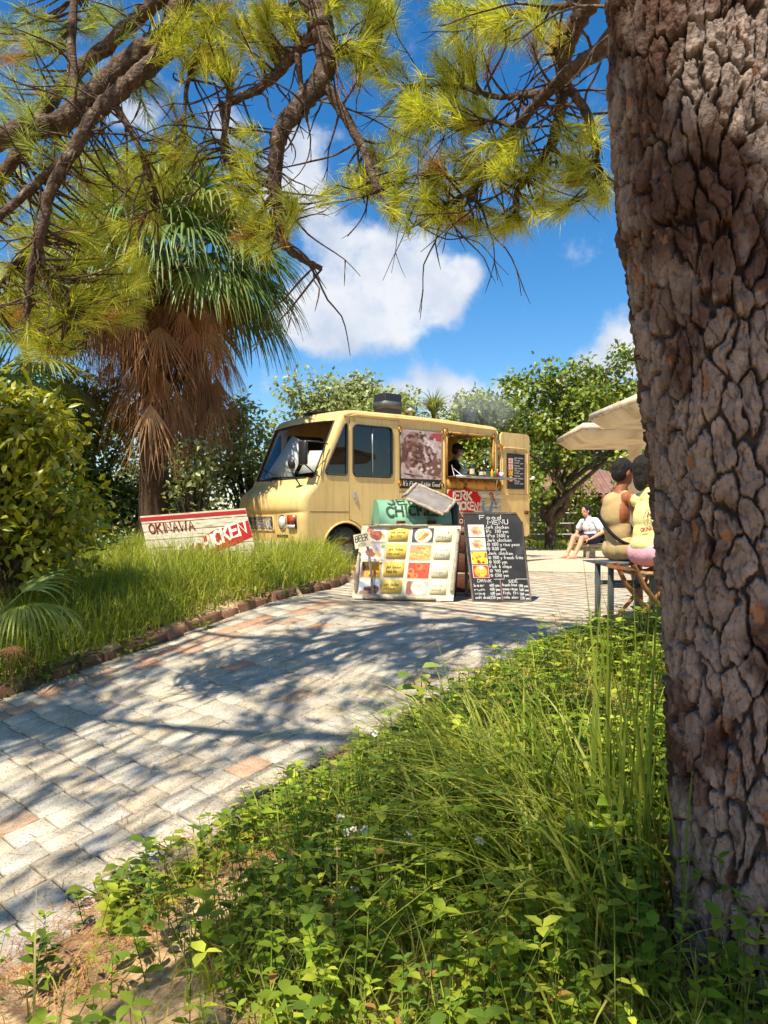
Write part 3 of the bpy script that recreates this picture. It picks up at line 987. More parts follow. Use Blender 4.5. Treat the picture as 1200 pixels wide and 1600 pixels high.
HATCH = (3.05, 1.60, 4.22, 2.37)
hatch = [(HATCH[0], HATCH[1]), (HATCH[2], HATCH[1]), (HATCH[2], HATCH[3]), (HATCH[0], HATCH[3])]
mb = MB(); mb.plate([side, quarter, grow(DOOR, 0.007), hatch], frL, 0.035)
sl = mb.build('side_panel', MAT_PAINT, truck)
mb = MB(); mb.plate([side, quarter, rrect(.98, 1.53, 1.80, 2.37, .08), [(2.9, 1.5), (4.25, 1.5), (4.25, 2.40), (2.9, 2.40)]], frR, 0.035)
sr = mb.build('side_panel', MAT_PAINT, truck)
mb = MB(); mb.plate([DOOR, rrect(.985, 1.535, 1.795, 2.365, .08)], lambda u, v, n_: frL(u, v, n_ + 0.006), 0.035)
door = mb.build('sliding_door', MAT_PAINT, truck)


def window(loop, fr, parent, glass, name='window', r=0.014):
    mb = MB(); mb.plate([loop], lambda u, v, n_: fr(u, v, n_ - 0.012), 0.004)
    o = mb.build(name, glass, parent)
    mb = MB(); mb.tube([fr(u, v, 0.004) for u, v in loop] + [fr(*loop[0], 0.004)], r, 6, cap=False)
    mb.build('gasket', MAT_RUBBER, o)
    return o


DW = rrect(.985, 1.535, 1.795, 2.365, .08)
dw = window(DW, lambda u, v, n_: frL(u, v, n_ + 0.006), door, MAT_DARKGLASS)
mb = MB(); mb.box(1.375, 1.395, -0.004, 0.012, 1.535, 2.365); mb.build('glazing_bar', MAT_STEEL, dw)
window(quarter, frL, truck, MAT_DARKGLASS, 'quarter_window')
window(rrect(.98, 1.53, 1.80, 2.37, .08), frR, truck, MAT_DARKGLASS)
window(quarter, frR, truck, MAT_DARKGLASS, 'quarter_window')
# door handle, dot
mb = MB()
mb.ball((1.03, -0.012, 1.20), (0.03, 0.008, 0.085), 14, 8)
mb.box(1.022, 1.04, -0.035, -0.012, 1.15, 1.25, ch=0.004)
mb.build('door_handle', MAT_CHROME, door, smooth=False)
# drip rail along the roof edge
mb = MB(); mb.tube([(0.80, -0.012, 2.50), (1.05, -0.02, 2.535), (2.6, -0.02, 2.545), (4.30, -0.02, 2.505)], 0.018, 6)
mb.build('roof_gutter', MAT_PAINT, truck, smooth=True)
# seams pressed in the side
for seg in ([(0.165, 0.955), (0.91, 0.955)], [(1.95, 1.30), (3.03, 1.30)]):
    mb = MB(); mb.box(seg[0][0], seg[1][0], -0.0035, 0.002, seg[0][1] - 0.004, seg[0][1] + 0.004); mb.build('seam', MAT_RUSTDK, sl)
for a_ in ((2.955, 3.0), (4.255, 4.30)):
    mb = MB(); mb.box(a_[0], a_[1], -0.02, 0, 0.5, 2.45, ch=0.005); mb.build('rib', MAT_PAINT, sl)
for t, z in ((1.955, 2.36), (2.93, 2.36), (2.93, 1.42), (1.955, 1.45), (3.02, 2.40), (4.24, 2.38)):
    mb = MB(); mb.tube([(t, -0.03, z - 0.05), (t, -0.03, z + 0.05)], 0.013, 6); mb.box(t - 0.03, t + 0.03, -0.03, -0.001, z - 0.035, z + 0.035); mb.build('hinge', MAT_RUST, sl)
# wheel arch lip and wheels
for c in (0.84, 3.35):
    mb = MB(); mb.tube([Vector((p[0], -0.006, p[1])) for p in arch(c, 0.43)], 0.016, 6); mb.build('arch_lip', MAT_PAINT, sl, smooth=True)
MX = Matrix.Rotation(R(90), 4, 'X')
for c in (0.84, 3.35):
    for w in (0.14, W - 0.14):
        MW = Matrix.Translation((c, w, 0.355)) @ MX
        mb = MB(); mb.lathe([(0.20, -0.1), (0.30, -0.105), (0.345, -0.085), (0.355, -0.05), (0.355, 0.05), (0.345, 0.085), (0.30, 0.105), (0.20, 0.1)], 36, M=MW)
        for k in range(40):
            a = 2 * math.pi * k / 40
            q = MW @ Matrix.Rotation(a, 4, 'Z')
            mb.box(0.348, 0.362, -0.012, 0.014, -0.08, 0.08, M=q)
        wh = mb.build('wheel', MAT_TYRE, truck)
        mb = MB(); mb.lathe([(0.0, 0.06), (0.07, 0.065), (0.08, 0.03), (0.15, 0.02), (0.18, 0.075), (0.205, 0.085), (0.21, -0.08), (0, -0.08)], 28, M=MW)
        mb.build('rim', MAT_RIM, wh, smooth=False)
# floor, lining, tail
mb = MB(); mb.box(0.1, 4.34, 0.04, W - 0.04, 0.44, 0.50); mb.build('floor_pan', MAT_RUSTDK, truck)
mb = MB(); mb.box(4.32, 4.36, W / 2 + 0.02, W - 0.02, 0.44, 2.49); mb.build('tail_panel', MAT_PAINT, truck)
mb = MB(); mb.box(4.32, 4.36, 0.0, 0.05, 0.44, 2.49); mb.box(4.32, 4.36, 0.05, W / 2 + 0.02, 2.42, 2.49); mb.build('tail_frame', MAT_PAINT, truck)
# cab: dashboard, seats, steering wheel, drawings against the screen
mb = MB(); mb.box(0.30, 0.72, 0.08, W - 0.08, 0.95, 1.43, ch=0.03); mb.build('dashboard', MAT_DASH, truck)
for w in (0.5, 1.5):
    mb = MB(); mb.box(1.15, 1.6, w - 0.24, w + 0.24, 0.95, 1.1, ch=0.04); mb.box(1.55, 1.68, w - 0.23, w + 0.23, 1.05, 1.75, ch=0.04); mb.build('seat', MAT_DASH, truck)
mb = MB(); MS = Matrix.Translation((0.86, 1.55, 1.5)) @ Matrix.Rotation(R(-62), 4, 'Y')
mb.tube([MS @ Vector((0.2 * math.cos(a), 0.2 * math.sin(a), 0)) for a in np.linspace(0, 2 * math.pi, 25)], 0.014, 6, cap=False); mb.box(-0.2, 0.2, -0.02, 0.02, -0.02, 0.0, M=MS); mb.build('steering_wheel', MAT_DASH, truck)
mb = MB(); mb.box(1.9, 1.93, 0.05, W - 0.05, 0.5, 1.3); mb.build('bulkhead', MAT_INT, truck)


# front: grille, lamps, bumper, badge
def front(w, z):
    for i in range(3):
        if prof[i][1] <= z <= prof[i + 1][1]:
            k = (z - prof[i][1]) / (prof[i + 1][1] - prof[i][1])
            return shell(i, w).lerp(shell(i + 1, w), k)
    return shell(3, w)


frF = lambda u, v, n_: front(u, v) + Vector((-n_, 0, 0))
GW0, GW1, GZ0, GZ1 = 0.80, 1.78, 0.655, 0.885
mb = MB(); mb.plate([[(GW0 + (GW1 - GW0) * k / 6, GZ0) for k in range(7)] + [(GW1 - (GW1 - GW0) * k / 6, GZ1) for k in range(7)]], lambda u, v, n_: frF(u, v, n_ + 0.004), 0.006)
gr = mb.build('grille', MAT_BLACK, truck)
mb = MB()
nb = 22
for k in range(-6, nb + 1):
    for s_ in (1, -1):
        P_ = []
        for q in np.linspace(0, 1, 5):
            w = GW0 + (GW1 - GW0) * (k + (q if s_ > 0 else 1 - q) * 6) / nb
            if GW0 <= w <= GW1:
                P_.append(frF(w, GZ0 + (GZ1 - GZ0) * q, 0.012))
        if len(P_) > 1:
            mb.tube(P_, 0.0035, 4, cap=False)
mb.build('grille_mesh', MAT_STEEL, gr)
mb = MB()
bar = [(GW0, GZ0), (GW1, GZ0), (GW1, GZ1), (GW0, GZ1)]
ringp = [frF(GW0 + (GW1 - GW0) * k / 8, GZ0, 0.008) for k in range(9)] + [frF(GW1 - (GW1 - GW0) * k / 8, GZ1, 0.008) for k in range(9)]
mb.tube(ringp + [ringp[0]], 0.012, 6, cap=False); mb.build('grille_frame', MAT_PAINT, gr)
mb = MB()
st = text_strokes('TOYOTA', 0, 0, 0.085, gap=0.22, jit=0, width=0.46)
strokes(mb, [[(1.28 + 0.23 - p[0], 0.73 + p[1]) for p in q] for q in st], frF, 0.019, 0.018, srgb(150, 140, 118))
mb.build('badge', MAT_MATTE, gr)
MAT_LAMP = pmat('lamp_glass', (0.75, 0.77, 0.75), (0.5, 0.52, 0.5), scale=40, rough=0.12, spec=0.8)
MAT_AMBER = pmat('amber_lens', srgb(196, 84, 30), srgb(168, 62, 22), scale=30, rough=0.2, spec=0.8)
MAT_REDL = pmat('red_lens', srgb(150, 36, 24), rough=0.2, spec=0.8)
for w in (0.535, W - 0.13):
    p = front(w, 0.79)
    MB_ = Matrix.Translation(p) @ Matrix.Rotation(R(-90), 4, 'Y')
    mb = MB(); mb.lathe([(0.115, -0.02), (0.118, 0.012), (0.108, 0.016), (0.10, 0.012)], 24, M=MB_)
    hl = mb.build('headlight', MAT_CHROME, truck, smooth=True)
    mb = MB(); mb.lathe([(0.10, 0.008), (0.085, 0.026), (0.05, 0.04), (0.0, 0.045)], 24, M=MB_); mb.build('lens', MAT_LAMP, hl, smooth=True)
mb = MB()
for w0, w1 in ((0.13, 0.36),):
    V = [frF(w, z, n_) for n_ in (-0.03, 0.03) for z in (0.69, 0.90) for w in (w0, w1)]
    mb.add(V, [(0, 1, 3, 2), (4, 6, 7, 5), (0, 4, 5, 1), (2, 3, 7, 6), (0, 2, 6, 4), (1, 5, 7, 3)])
il = mb.build('indicator', MAT_BLACK, truck)
for z0, z1, mm in ((0.755, 0.895, MAT_AMBER), (0.695, 0.75, MAT_LAMP)):
    mb = MB(); V = [frF(w, z, n_) for n_ in (0.028, 0.04) for z in (z0, z1) for w in (0.145, 0.345)]
    mb.add(V, [(0, 1, 3, 2), (4, 6, 7, 5), (0, 4, 5, 1), (2, 3, 7, 6), (0, 2, 6, 4), (1, 5, 7, 3)]); mb.build('lens', mm, il)
mb = MB(); mb.plate([[(0.40, 0.545), (0.72, 0.545), (0.72, 0.59), (0.40, 0.59)]], lambda u, v, n_: frF(u, v, n_ + 0.005), 0.004); mb.build('air_slot', MAT_BLACK, truck)
mb = MB()
bp_ = []
V = []; F = []
bw = [-0.02, 0.02, 0.08, 0.2, 0.6, 1.04, 1.48, 1.88, 2.0, 2.06, 2.10]
for w in bw:
    q = min(w + 0.02, 2.10 - w); e = 0.0 if q > 0.14 else 0.14 * (1 - math.sqrt(max(0, 1 - (1 - q / 0.14) ** 2)))
    for dx, z in ((0.10, 0.27), (-0.07, 0.275), (-0.085, 0.30), (-0.085, 0.45), (-0.07, 0.475), (0.10, 0.48)):
        V.append((dx + e * (dx < 0.05), w, z))
for j in range(len(bw) - 1):
    for k in range(5):
        F.append((j * 6 + k, j * 6 + k + 1, (j + 1) * 6 + k + 1, (j + 1) * 6 + k))
F += [(0, 1, 2, 3), (0, 3, 4, 5)]
mb.add(V, F); mb.build('bumper', MAT_PALE, truck)
# wipers
for w in (0.55, 1.35):
    mb = MB()
    a = shell(WS0, w) + Vector((-0.02, 0, -0.04)); b_ = shell(WS0, w).lerp(shell(WS1, w), 0.18) + Vector((-0.03, 0.30, 0))
    mb.tube([a, a.lerp(b_, 0.5) + Vector((-0.02, 0, 0.02)), b_], 0.008, 5)
    mb.tube([b_ + Vector((0.0, -0.28, -0.08)), b_, b_ + Vector((0.01, 0.2, 0.06))], 0.008, 5)
    mb.build('wiper', MAT_BLACK, truck)
# mirrors
mb = MB(); A = Vector((0.13, 0.03, 0))
mb.box(0.06, 0.13, -0.02, 0.19, 1.68, 2.06, ch=0.025)
mir = mb.build('mirror', MAT_BLACK, truck)
mb = MB(); mb.tube([(0.50, 0.0, 2.02), (0.30, -0.03, 2.05), (0.09, 0.08, 2.05), (0.09, 0.08, 2.0)], 0.011, 6); mb.tube([(0.36, 0.02, 1.50), (0.2, -0.02, 1.58), (0.09, 0.08, 1.72)], 0.011, 6); mb.tube([(0.44, -0.0, 1.98), (0.36, -0.01, 1.52)], 0.009, 6)
mb.build('mirror_arm', MAT_BLACK, mir)
mb = MB(); MB_ = Matrix.Translation((0.02, 0.30, 1.70)) @ Matrix.Rotation(R(80), 4, 'Y')
mb.lathe([(0, -0.05), (0.05, -0.045), (0.085, -0.015), (0.09, 0.01), (0.08, 0.015), (0, 0.015)], 18, M=MB_); mb.tube([(0.03, 0.3, 1.65), (0.06, 0.32, 1.55), (0.2, 0.34, 1.37)], 0.012, 6)
mb.build('round_mirror', MAT_BLACK, truck)
# roof: vent and black exhaust box
mb = MB(); mb.box(0.86, 1.25, 0.82, 1.32, 2.645, 2.68, ch=0.01); mb.box(0.92, 1.2, 0.9, 1.25, 2.61, 2.65); mb.build('roof_vent', MAT_BLACK, truck)
mb = MB(); mb.box(2.22, 2.60, 0.72, 1.06, 2.60, 3.10, ch=0.006)
ex = mb.build('exhaust_box', MAT_BLACK, truck)
MAT_GREYM = pmat('grey_metal', (0.09, 0.09, 0.095), (0.05, 0.05, 0.05), scale=4, rough=0.5)
mb = MB(); mb.box(2.217, 2.603, 0.717, 1.063, 2.83, 2.96); mb.build('band', MAT_GREYM, ex)
mb = MB(); mb.tube([(3.3, 1.3, 2.6), (3.3, 1.3, 2.9)], 0.05, 10); mb.lathe([(0.0, 0.09), (0.11, 0.02), (0.11, 0.0), (0.03, 0.0)], 14, M=Matrix.Translation((3.3, 1.3, 2.92))); mb.build('flue', MAT_STEEL, truck)

# poster of the chicken
pc = Canvas(54, 66, (190, 150, 140), 3)
pc.blob(0.5, 0.5, 0.9, 0.9, (206, 178, 170), soft=0.5).grain(0.25, 6, 1)
pc.blob(0.36, 0.42, 0.36, 0.40, (104, 66, 52), 0.5, 0.25).blob(0.30, 0.30, 0.24, 0.24, (122, 80, 62), 0.2, 0.3).blob(0.52, 0.62, 0.22, 0.30, (92, 56, 44), -0.5, 0.3).blob(0.80, 0.74, 0.24, 0.22, (128, 88, 72), 0.2, 0.3)
pc.blob(0.42, 0.22, 0.14, 0.10, (170, 128, 108), 0.3, 0.3).blob(0.24, 0.52, 0.08, 0.2, (150, 108, 90), 0.3, 0.4).blob(0.62, 0.48, 0.1, 0.05, (214, 186, 170), 0.9, 0.4).blob(0.9, 0.12, 0.2, 0.09, (190, 80, 84), 0.1, 0.3).blob(0.78, 0.36, 0.12, 0.12, (226, 206, 198), 0, 0.5)
pc.stick(0.5, 0.62, 0.36, 0.8, 0.03, (222, 198, 180)).stick(0.36, 0.8, 0.24, 0.78, 0.025, (222, 198, 180)).blob(0.35, 0.93, 0.5, 0.07, (196, 172, 164), 0.1, 0.3).stick(0.1, 0.9, 0.8, 0.97, 0.02, (70, 44, 40))
pr_ = random.Random(5)
for k in range(150):
    x_, y_ = pr_.gauss(0.42, 0.2), pr_.gauss(0.45, 0.22)
    pc.blob(x_, y_, pr_.uniform(0.02, 0.06), pr_.uniform(0.02, 0.05), pr_.choice([(84, 52, 44), (126, 88, 74), (160, 122, 106), (104, 68, 56), (196, 166, 150)]), pr_.uniform(0, 3), 0.3)
for k in range(60):
    pc.blob(pr_.uniform(0.5, 1), pr_.uniform(0.15, 1), pr_.uniform(0.02, 0.07), pr_.uniform(0.01, 0.04), pr_.choice([(150, 112, 98), (214, 190, 178), (120, 84, 74), (226, 208, 200)]), pr_.uniform(0, 3), 0.3)
pc.grain(0.3, 16, 4).grain(0.25, 34, 8)
mb = MB(); mb.box(1.965, 2.90, -0.02, -0.004, 1.36, 2.37); po = mb.build('poster', MAT_BLACK, truck)
po['label'] = 'faded brown photo poster of roast chicken'
pc.mesh('photo_print', frL, 1.97, 2.895, 1.53, 2.365, MAT_PRINT, po, n=0.023)
mb = MB()
strokes(mb, text_strokes("It's Finger Lickin Good", 0, 0, 0.075, gap=0.16, jit=0.03, slant=0.2, width=0.84).copy(), lambda u, v, n_: frL(u + 2.01, v + 1.41, n_), 0.012, 0.023, srgb(220, 216, 206))
mb.build('lettering', MAT_MATTE, po)

# serving hatch: frame, shelf, rusty apron, plank panel
mb = MB()
for a in ((3.02, 3.055, 1.57, 2.40), (4.215, 4.25, 1.57, 2.40)):
    mb.box(a[0], a[1], -0.022, 0.04, a[2], a[3])
mb.box(3.055, 4.215, -0.022, 0.04, 2.365, 2.40)
mb.build('hatch_frame', MAT_RUST, truck)
mb = MB(); mb.box(3.03, 4.42, -0.30, 0.25, 1.575, 1.60, ch=0.004)
shelf = mb.build('counter_shelf', MAT_RUSTDK, truck)
mb = MB(); mb.box(3.0, 4.5, -0.302, -0.29, 1.565, 1.605); mb.build('shelf_edge', MAT_STEEL, shelf)
mb = MB(); mb.box(3.04, 4.26, -0.04, -0.004, 1.375, 1.57); mb.build('apron', MAT_RUST, truck)
for k in range(6):
    mb = MB(); mb.ball((3.12 + k * 0.21, -0.045, 1.53), 0.014, 8, 5); mb.build('bolt', MAT_RUSTDK, truck)
rr = random.Random(8)
pz = 1.365
planks = []
for k in range(5):
    h_ = 0.148
    mb = MB(); mb.box(3.03 + rr.uniform(-.01, .01), 4.395 + rr.uniform(-0.015, 0.01), -0.05 - 0.004 * rr.random(), -0.028, pz - h_, pz - 0.006, ch=0.004)
    q = mb.build('plank', MAT_WOODWHITE, truck); c = rr.uniform(0.9, 1.05); q.color = (c, c, c * 0.98, 1); planks.append(q)
    pz -= h_
frP = lambda u, v, n_: frL(u, v, n_ + 0.056)
RED = srgb(196, 30, 26); CREAM = srgb(236, 226, 200)
blobp = []
for k in range(30):
    a = 2 * math.pi * k / 30
    ru = 0.43 * (1 + 0.07 * math.sin(a * 9)); rv = 0.205 * (1 + 0.09 * math.sin(a * 9 + 1))
    ca, sa = math.cos(a), math.sin(a)
    blobp.append((3.40 + ru * math.copysign(abs(ca) ** 0.55, ca), 1.165 + rv * math.copysign(abs(sa) ** 0.6, sa)))
mb = MB(); mb.plate([blobp], lambda u, v, n_: frP(u, v, n_ + 0.001), 0.001, RED)
strokes(mb, text_strokes('JERK', 0, 0, 0.145, gap=0.2, jit=0.04, width=0.52), lambda u, v, n_: frP(u + 3.08, v + 1.185, n_), 0.038, 0.004, CREAM)
strokes(mb, text_strokes('CHICKEN', 0, 0, 0.135, gap=0.2, jit=0.04, width=0.70), lambda u, v, n_: frP(u + 3.07, v + 1.005, n_), 0.036, 0.004, CREAM)
# the painted rooster
BLUE = srgb(120, 140, 150)
strokes(mb, [_arc(4.02, 1.06, 0.12, 0.10, 150, 330, 10), [(4.12, 1.05), (4.16, 1.18), (4.13, 1.27)]], frP, 0.06, 0.002, BLUE)
strokes(mb, [_arc(4.12, 1.28, 0.05, 0.04, 20, 160, 6), [(4.16, 1.27), (4.20, 1.18)]], frP, 0.03, 0.003, RED)
strokes(mb, [[(4.0, 1.20), (4.06, 1.22)], [(3.95, 1.14), (4.0, 1.16)]], frP, 0.035, 0.003, srgb(226, 176, 60))
strokes(mb, [[(4.24, 1.16), (4.25, 1.02)], [(4.21, 1.18), (4.22, 1.11), (4.28, 1.11), (4.285, 1.18)]], frP, 0.012, 0.003, srgb(90, 96, 100))
hut = [(3.10, 0.70), (3.46, 0.70), (3.45, 0.82), (3.36, 0.90), (3.28, 0.975), (3.2, 0.90), (3.11, 0.82)]
mb.plate([hut], lambda u, v, n_: frP(u, v, n_ + 0.001), 0.001, srgb(120, 70, 40))
strokes(mb, [_arc(3.2, 0.80, 0.045, 0.035, 0, 360, 10), _arc(3.34, 0.80, 0.045, 0.035, 0, 360, 10), [(3.25, 0.8), (3.29, 0.8)]], frP, 0.014, 0.004, CREAM)
pr = mb.build('painted_sign', MAT_MATTE, truck); pr['label'] = 'red JERK CHICKEN lettering and rooster painted on planks'

# open rear door, swung out in line with the side
hinge = Matrix.Translation((4.42, 0.0, 0)) @ Matrix.Rotation(R(2.0), 4, 'Z')
HI = lambda u, v, n_: hinge @ Vector((u, -n_, v))
mb = MB(); mb.plate([rrect(0.02, 0.50, 0.86, 2.49, 0.09, 5)], HI, 0.045)
rd = mb.build('rear_door', MAT_PAINT, truck)
mb = MB()
lp = rrect(0.07, 1.30, 0.80, 2.2, 0.08, 5)
mb.tube([HI(u, v, 0.001) for u, v in lp + lp[:1]], 0.012, 6, cap=False); mb.build('pressed_frame', MAT_PAINT, rd, smooth=True)
for z in (2.2, 1.45, 0.7):
    mb = MB(); mb.box(-0.09, 0.06, -0.02, 0.0, z - 0.035, z + 0.035, M=hinge, ch=0.004); mb.tube([hinge @ Vector((-0.01, -0.02, z - 0.05)), hinge @ Vector((-0.01, -0.02, z + 0.05))], 0.016, 8); mb.build('hinge', MAT_RUST, rd)
mb = MB(); mb.box(0.70, 0.81, -0.03, 0, 0.93, 1.0, M=hinge, ch=0.006); mb.box(0.73, 0.79, -0.045, -0.03, 0.955, 0.98, M=hinge); mb.build('latch', MAT_RUSTDK, rd)
mb = MB(); mb.tube([HI(0.87, 1.62, 0.0), HI(0.93, 1.64, 0.02)], 0.018, 8); mb.ball(HI(0.95, 1.645, 0.02), 0.035, 8, 6); mb.build('door_stop', MAT_WHITE, rd)

# drawings propped behind the windscreen
for (w0, z0, w1, z1, lean) in ((1.62, 1.46, 0.78, 2.16, 0.12), (0.72, 1.46, 0.20, 1.95, 0.1)):
    pass


def ws_point(w, k, inset):
    p = shell(WS0, w).lerp(shell(WS1, w), k); d = (shell(WS1, w) - shell(WS0, w)).normalized()
    return p + Vector((d.z, 0, -d.x)) * inset


cardA = thing('drawing_board', 'large white sketch sheet propped behind the windscreen of the truck', 'sheet', (0, 0, 0))
mb = MB()
q = [ws_point(1.78, 0.08, 0.05), ws_point(0.80, 0.06, 0.05), ws_point(0.74, 0.66, 0.07), ws_point(1.36, 0.86, 0.07)]
q = [TM @ p for p in q]
nn = (q[1] - q[0]).cross(q[3] - q[0]).normalized() * 0.006
mb.add(q + [p + nn for p in q], [(0, 1, 2, 3), (7, 6, 5, 4), (0, 4, 5, 1), (1, 5, 6, 2), (2, 6, 7, 3), (3, 7, 4, 0)])
sheet = mb.build('paper', MAT_WHITE, cardA)
mb = MB()
frS = lambda u, v, n_: (q[0].lerp(q[1], u)).lerp(q[3].lerp(q[2], u), v) - nn.normalized() * n_
sk = random.Random(2)
for c in ((0.25, 0.45), (0.45, 0.6), (0.62, 0.4), (0.5, 0.28), (0.75, 0.62)):
    strokes(mb, [_arc(c[0], c[1], 0.07, 0.09, sk.uniform(0, 90), sk.uniform(250, 360), 10), [(c[0] - 0.06, c[1] - 0.12), (c[0] + 0.05, c[1] - 0.1), (c[0] + 0.1, c[1])]], frS, 0.012, 0.003, srgb(150, 140, 130))
mb.build('pencil_lines', MAT_MATTE, cardA)
cardB = thing('card_sheet', 'smaller white card with a diamond mark beside the mirror, behind the windscreen', 'sheet', (0, 0, 0))
mb = MB()
q2 = [TM @ p for p in (ws_point(0.66, 0.10, 0.05), ws_point(0.18, 0.12, 0.05), ws_point(0.16, 0.50, 0.07), ws_point(0.60, 0.52, 0.07))]
nn2 = (q2[1] - q2[0]).cross(q2[3] - q2[0]).normalized() * 0.006
mb.add(q2 + [p + nn2 for p in q2], [(0, 1, 2, 3), (7, 6, 5, 4), (0, 4, 5, 1), (1, 5, 6, 2), (2, 6, 7, 3), (3, 7, 4, 0)]); mb.build('paper', MAT_WHITE, cardB)
mb = MB(); strokes(mb, [[(0.5, 0.75), (0.7, 0.6), (0.5, 0.45), (0.3, 0.6), (0.5, 0.75)]], lambda u, v, n_: (q2[0].lerp(q2[1], u)).lerp(q2[3].lerp(q2[2], u), v) - nn2.normalized() * n_, 0.03, 0.003, srgb(70, 70, 80)); mb.build('diamond_mark', MAT_MATTE, cardB)
MAT_YEL = pmat('yellow_plastic', srgb(236, 190, 20), srgb(222, 166, 16), scale=20, rough=0.4)
cap = thing('yellow_cap', 'bright yellow cap lying on the dashboard behind the quarter window', 'cap', TM @ Vector((0.62, 0.20, 1.435)))
mb = MB(); mb.lathe([(0.10, 0.0), (0.105, 0.05), (0.09, 0.11), (0.05, 0.145), (0, 0.155)], 16); mb.build('crown', MAT_YEL, cap, smooth=True)
mb = MB(); mb.plate([[(0.09 * math.cos(a), 0.09 * math.sin(a)) for a in np.linspace(-1.4, 1.4, 7)] + [(0.17 * math.cos(a), 0.13 * math.sin(a)) for a in np.linspace(1.2, -1.2, 7)]], lambda u, v, n_: Vector((u, v, 0.02 + n_)), 0.006); mb.build('peak', MAT_YEL, cap)


# ------------------------------------------------------------------ bottles and things on the serving shelf
MAT_CLEARB = glassmat('bottle_glass', (0.80, 0.86, 0.86), refl=0.10)
MAT_DARKB = pmat('dark_glass', (0.02, 0.014, 0.008), rough=0.08, spec=0.8)
MAT_LABEL = pmat('paper_label', srgb(230, 220, 190), srgb(206, 192, 150), scale=30, rough=0.7)
MAT_SAUCEY = pmat('mustard', srgb(226, 166, 30), rough=0.35)
MAT_SAUCEG = pmat('green_sauce', srgb(60, 120, 46), rough=0.35)
MAT_SAUCER = pmat('red_sauce', srgb(170, 40, 34), rough=0.35)
MAT_CORK = pmat('gold_cap', srgb(196, 150, 70), rough=0.4, metal=0.4)


def bottle(name, label, t, out, h, r, glass, capm, lab=True, neck=0.35, squat=False):
    p = TM @ Vector((t, -out, 1.60))
    o = thing(name, label, 'bottle', p, 0, None)
    zb = h * (1 - neck)
    mb = MB(); mb.lathe([(0, 0), (r * .92, 0), (r, 0.008), (r, zb * 0.85), (r * 0.8, zb), (r * 0.38, zb + (h - zb) * 0.3), (r * 0.33, h * 0.93), (0, h * 0.93)], 14); mb.build('body', glass, o, smooth=True)
    mb = MB(); mb.lathe([(r * 0.42, h * 0.9), (r * 0.42, h), (0, h)], 10); mb.build('cap', capm, o)
    if lab:
        mb = MB(); mb.lathe([(r * 1.02, zb * 0.25), (r * 1.02, zb * 0.7)], 14); mb.build('paper_label', MAT_LABEL, o, smooth=True)
    return o


bottle('rum_bottle', 'squat clear glass bottle with round stopper on the truck serving shelf', 3.36, 0.10, 0.27, 0.07, MAT_CLEARB, MAT_CLEARB, False, 0.42)
bottle('spirit_bottle', 'tall clear bottle with gold cap on the truck serving shelf', 3.56, 0.12, 0.36, 0.047, MAT_CLEARB, MAT_CORK, True, 0.42)
bottle('gin_bottle', 'plain clear bottle behind the tall gold-capped one on the serving shelf', 3.48, 0.02, 0.28, 0.045, MAT_CLEARB, MAT_STEEL, False)
bottle('jam_jar', 'short dark jar with a pale label on the serving shelf', 3.76, 0.16, 0.17, 0.048, MAT_DARKB, MAT_CORK, True, 0.16)
bottle('beer_bottle', 'dark brown beer bottle in the middle of the serving shelf', 3.86, 0.13, 0.27, 0.038, MAT_DARKB, MAT_STEEL, True, 0.45)
bottle('water_bottle', 'slim clear bottle right of the dark beer bottle', 3.95, 0.14, 0.21, 0.036, MAT_CLEARB, MAT_WHITE, False)
bottle('mustard_bottle', 'yellow sauce bottle on the serving shelf', 4.02, 0.17, 0.16, 0.032, MAT_SAUCEY, MAT_SAUCEY, False, 0.3)
bottle('green_sauce_bottle', 'green sauce bottle between the yellow and red ones', 4.09, 0.18, 0.15, 0.030, MAT_SAUCEG, MAT_SAUCEG, False, 0.3)
bottle('ketchup_bottle', 'red sauce bottle on the serving shelf', 4.155, 0.18, 0.155, 0.030, MAT_SAUCER, MAT_WHITE, False, 0.3)
cup = thing('paper_cup', 'small white cup at the end of the serving shelf', 'cup', TM @ Vector((4.24, -0.2, 1.60)))
mb = MB(); mb.lathe([(0, 0), (0.03, 0), (0.04, 0.10), (0.036, 0.10), (0.028, 0.008), (0, 0.008)], 14); mb.build('wall', MAT_WHITE, cup, smooth=True)
nap = thing('napkin_stand', 'tilted pale napkin stand at the near end of the serving shelf', 'stand', TM @ Vector((3.12, -0.12, 1.60)))
mb = MB(); mb.tube([(0, 0, 0), (-0.05, 0, 0.2)], 0.008, 5); mb.tube([(0.0, 0, 0), (0.12, -0.02, 0.02)], 0.01, 5); mb.tube([(0.12, -0.02, 0.02), (-0.02, 0, 0.14)], 0.008, 5); mb.build('frame', MAT_WHITE, nap)
mb = MB(); mb.box(0.0, 0.3, -0.08, 0.05, 0.0, 0.015); mb.build('tray', MAT_STEEL, nap)


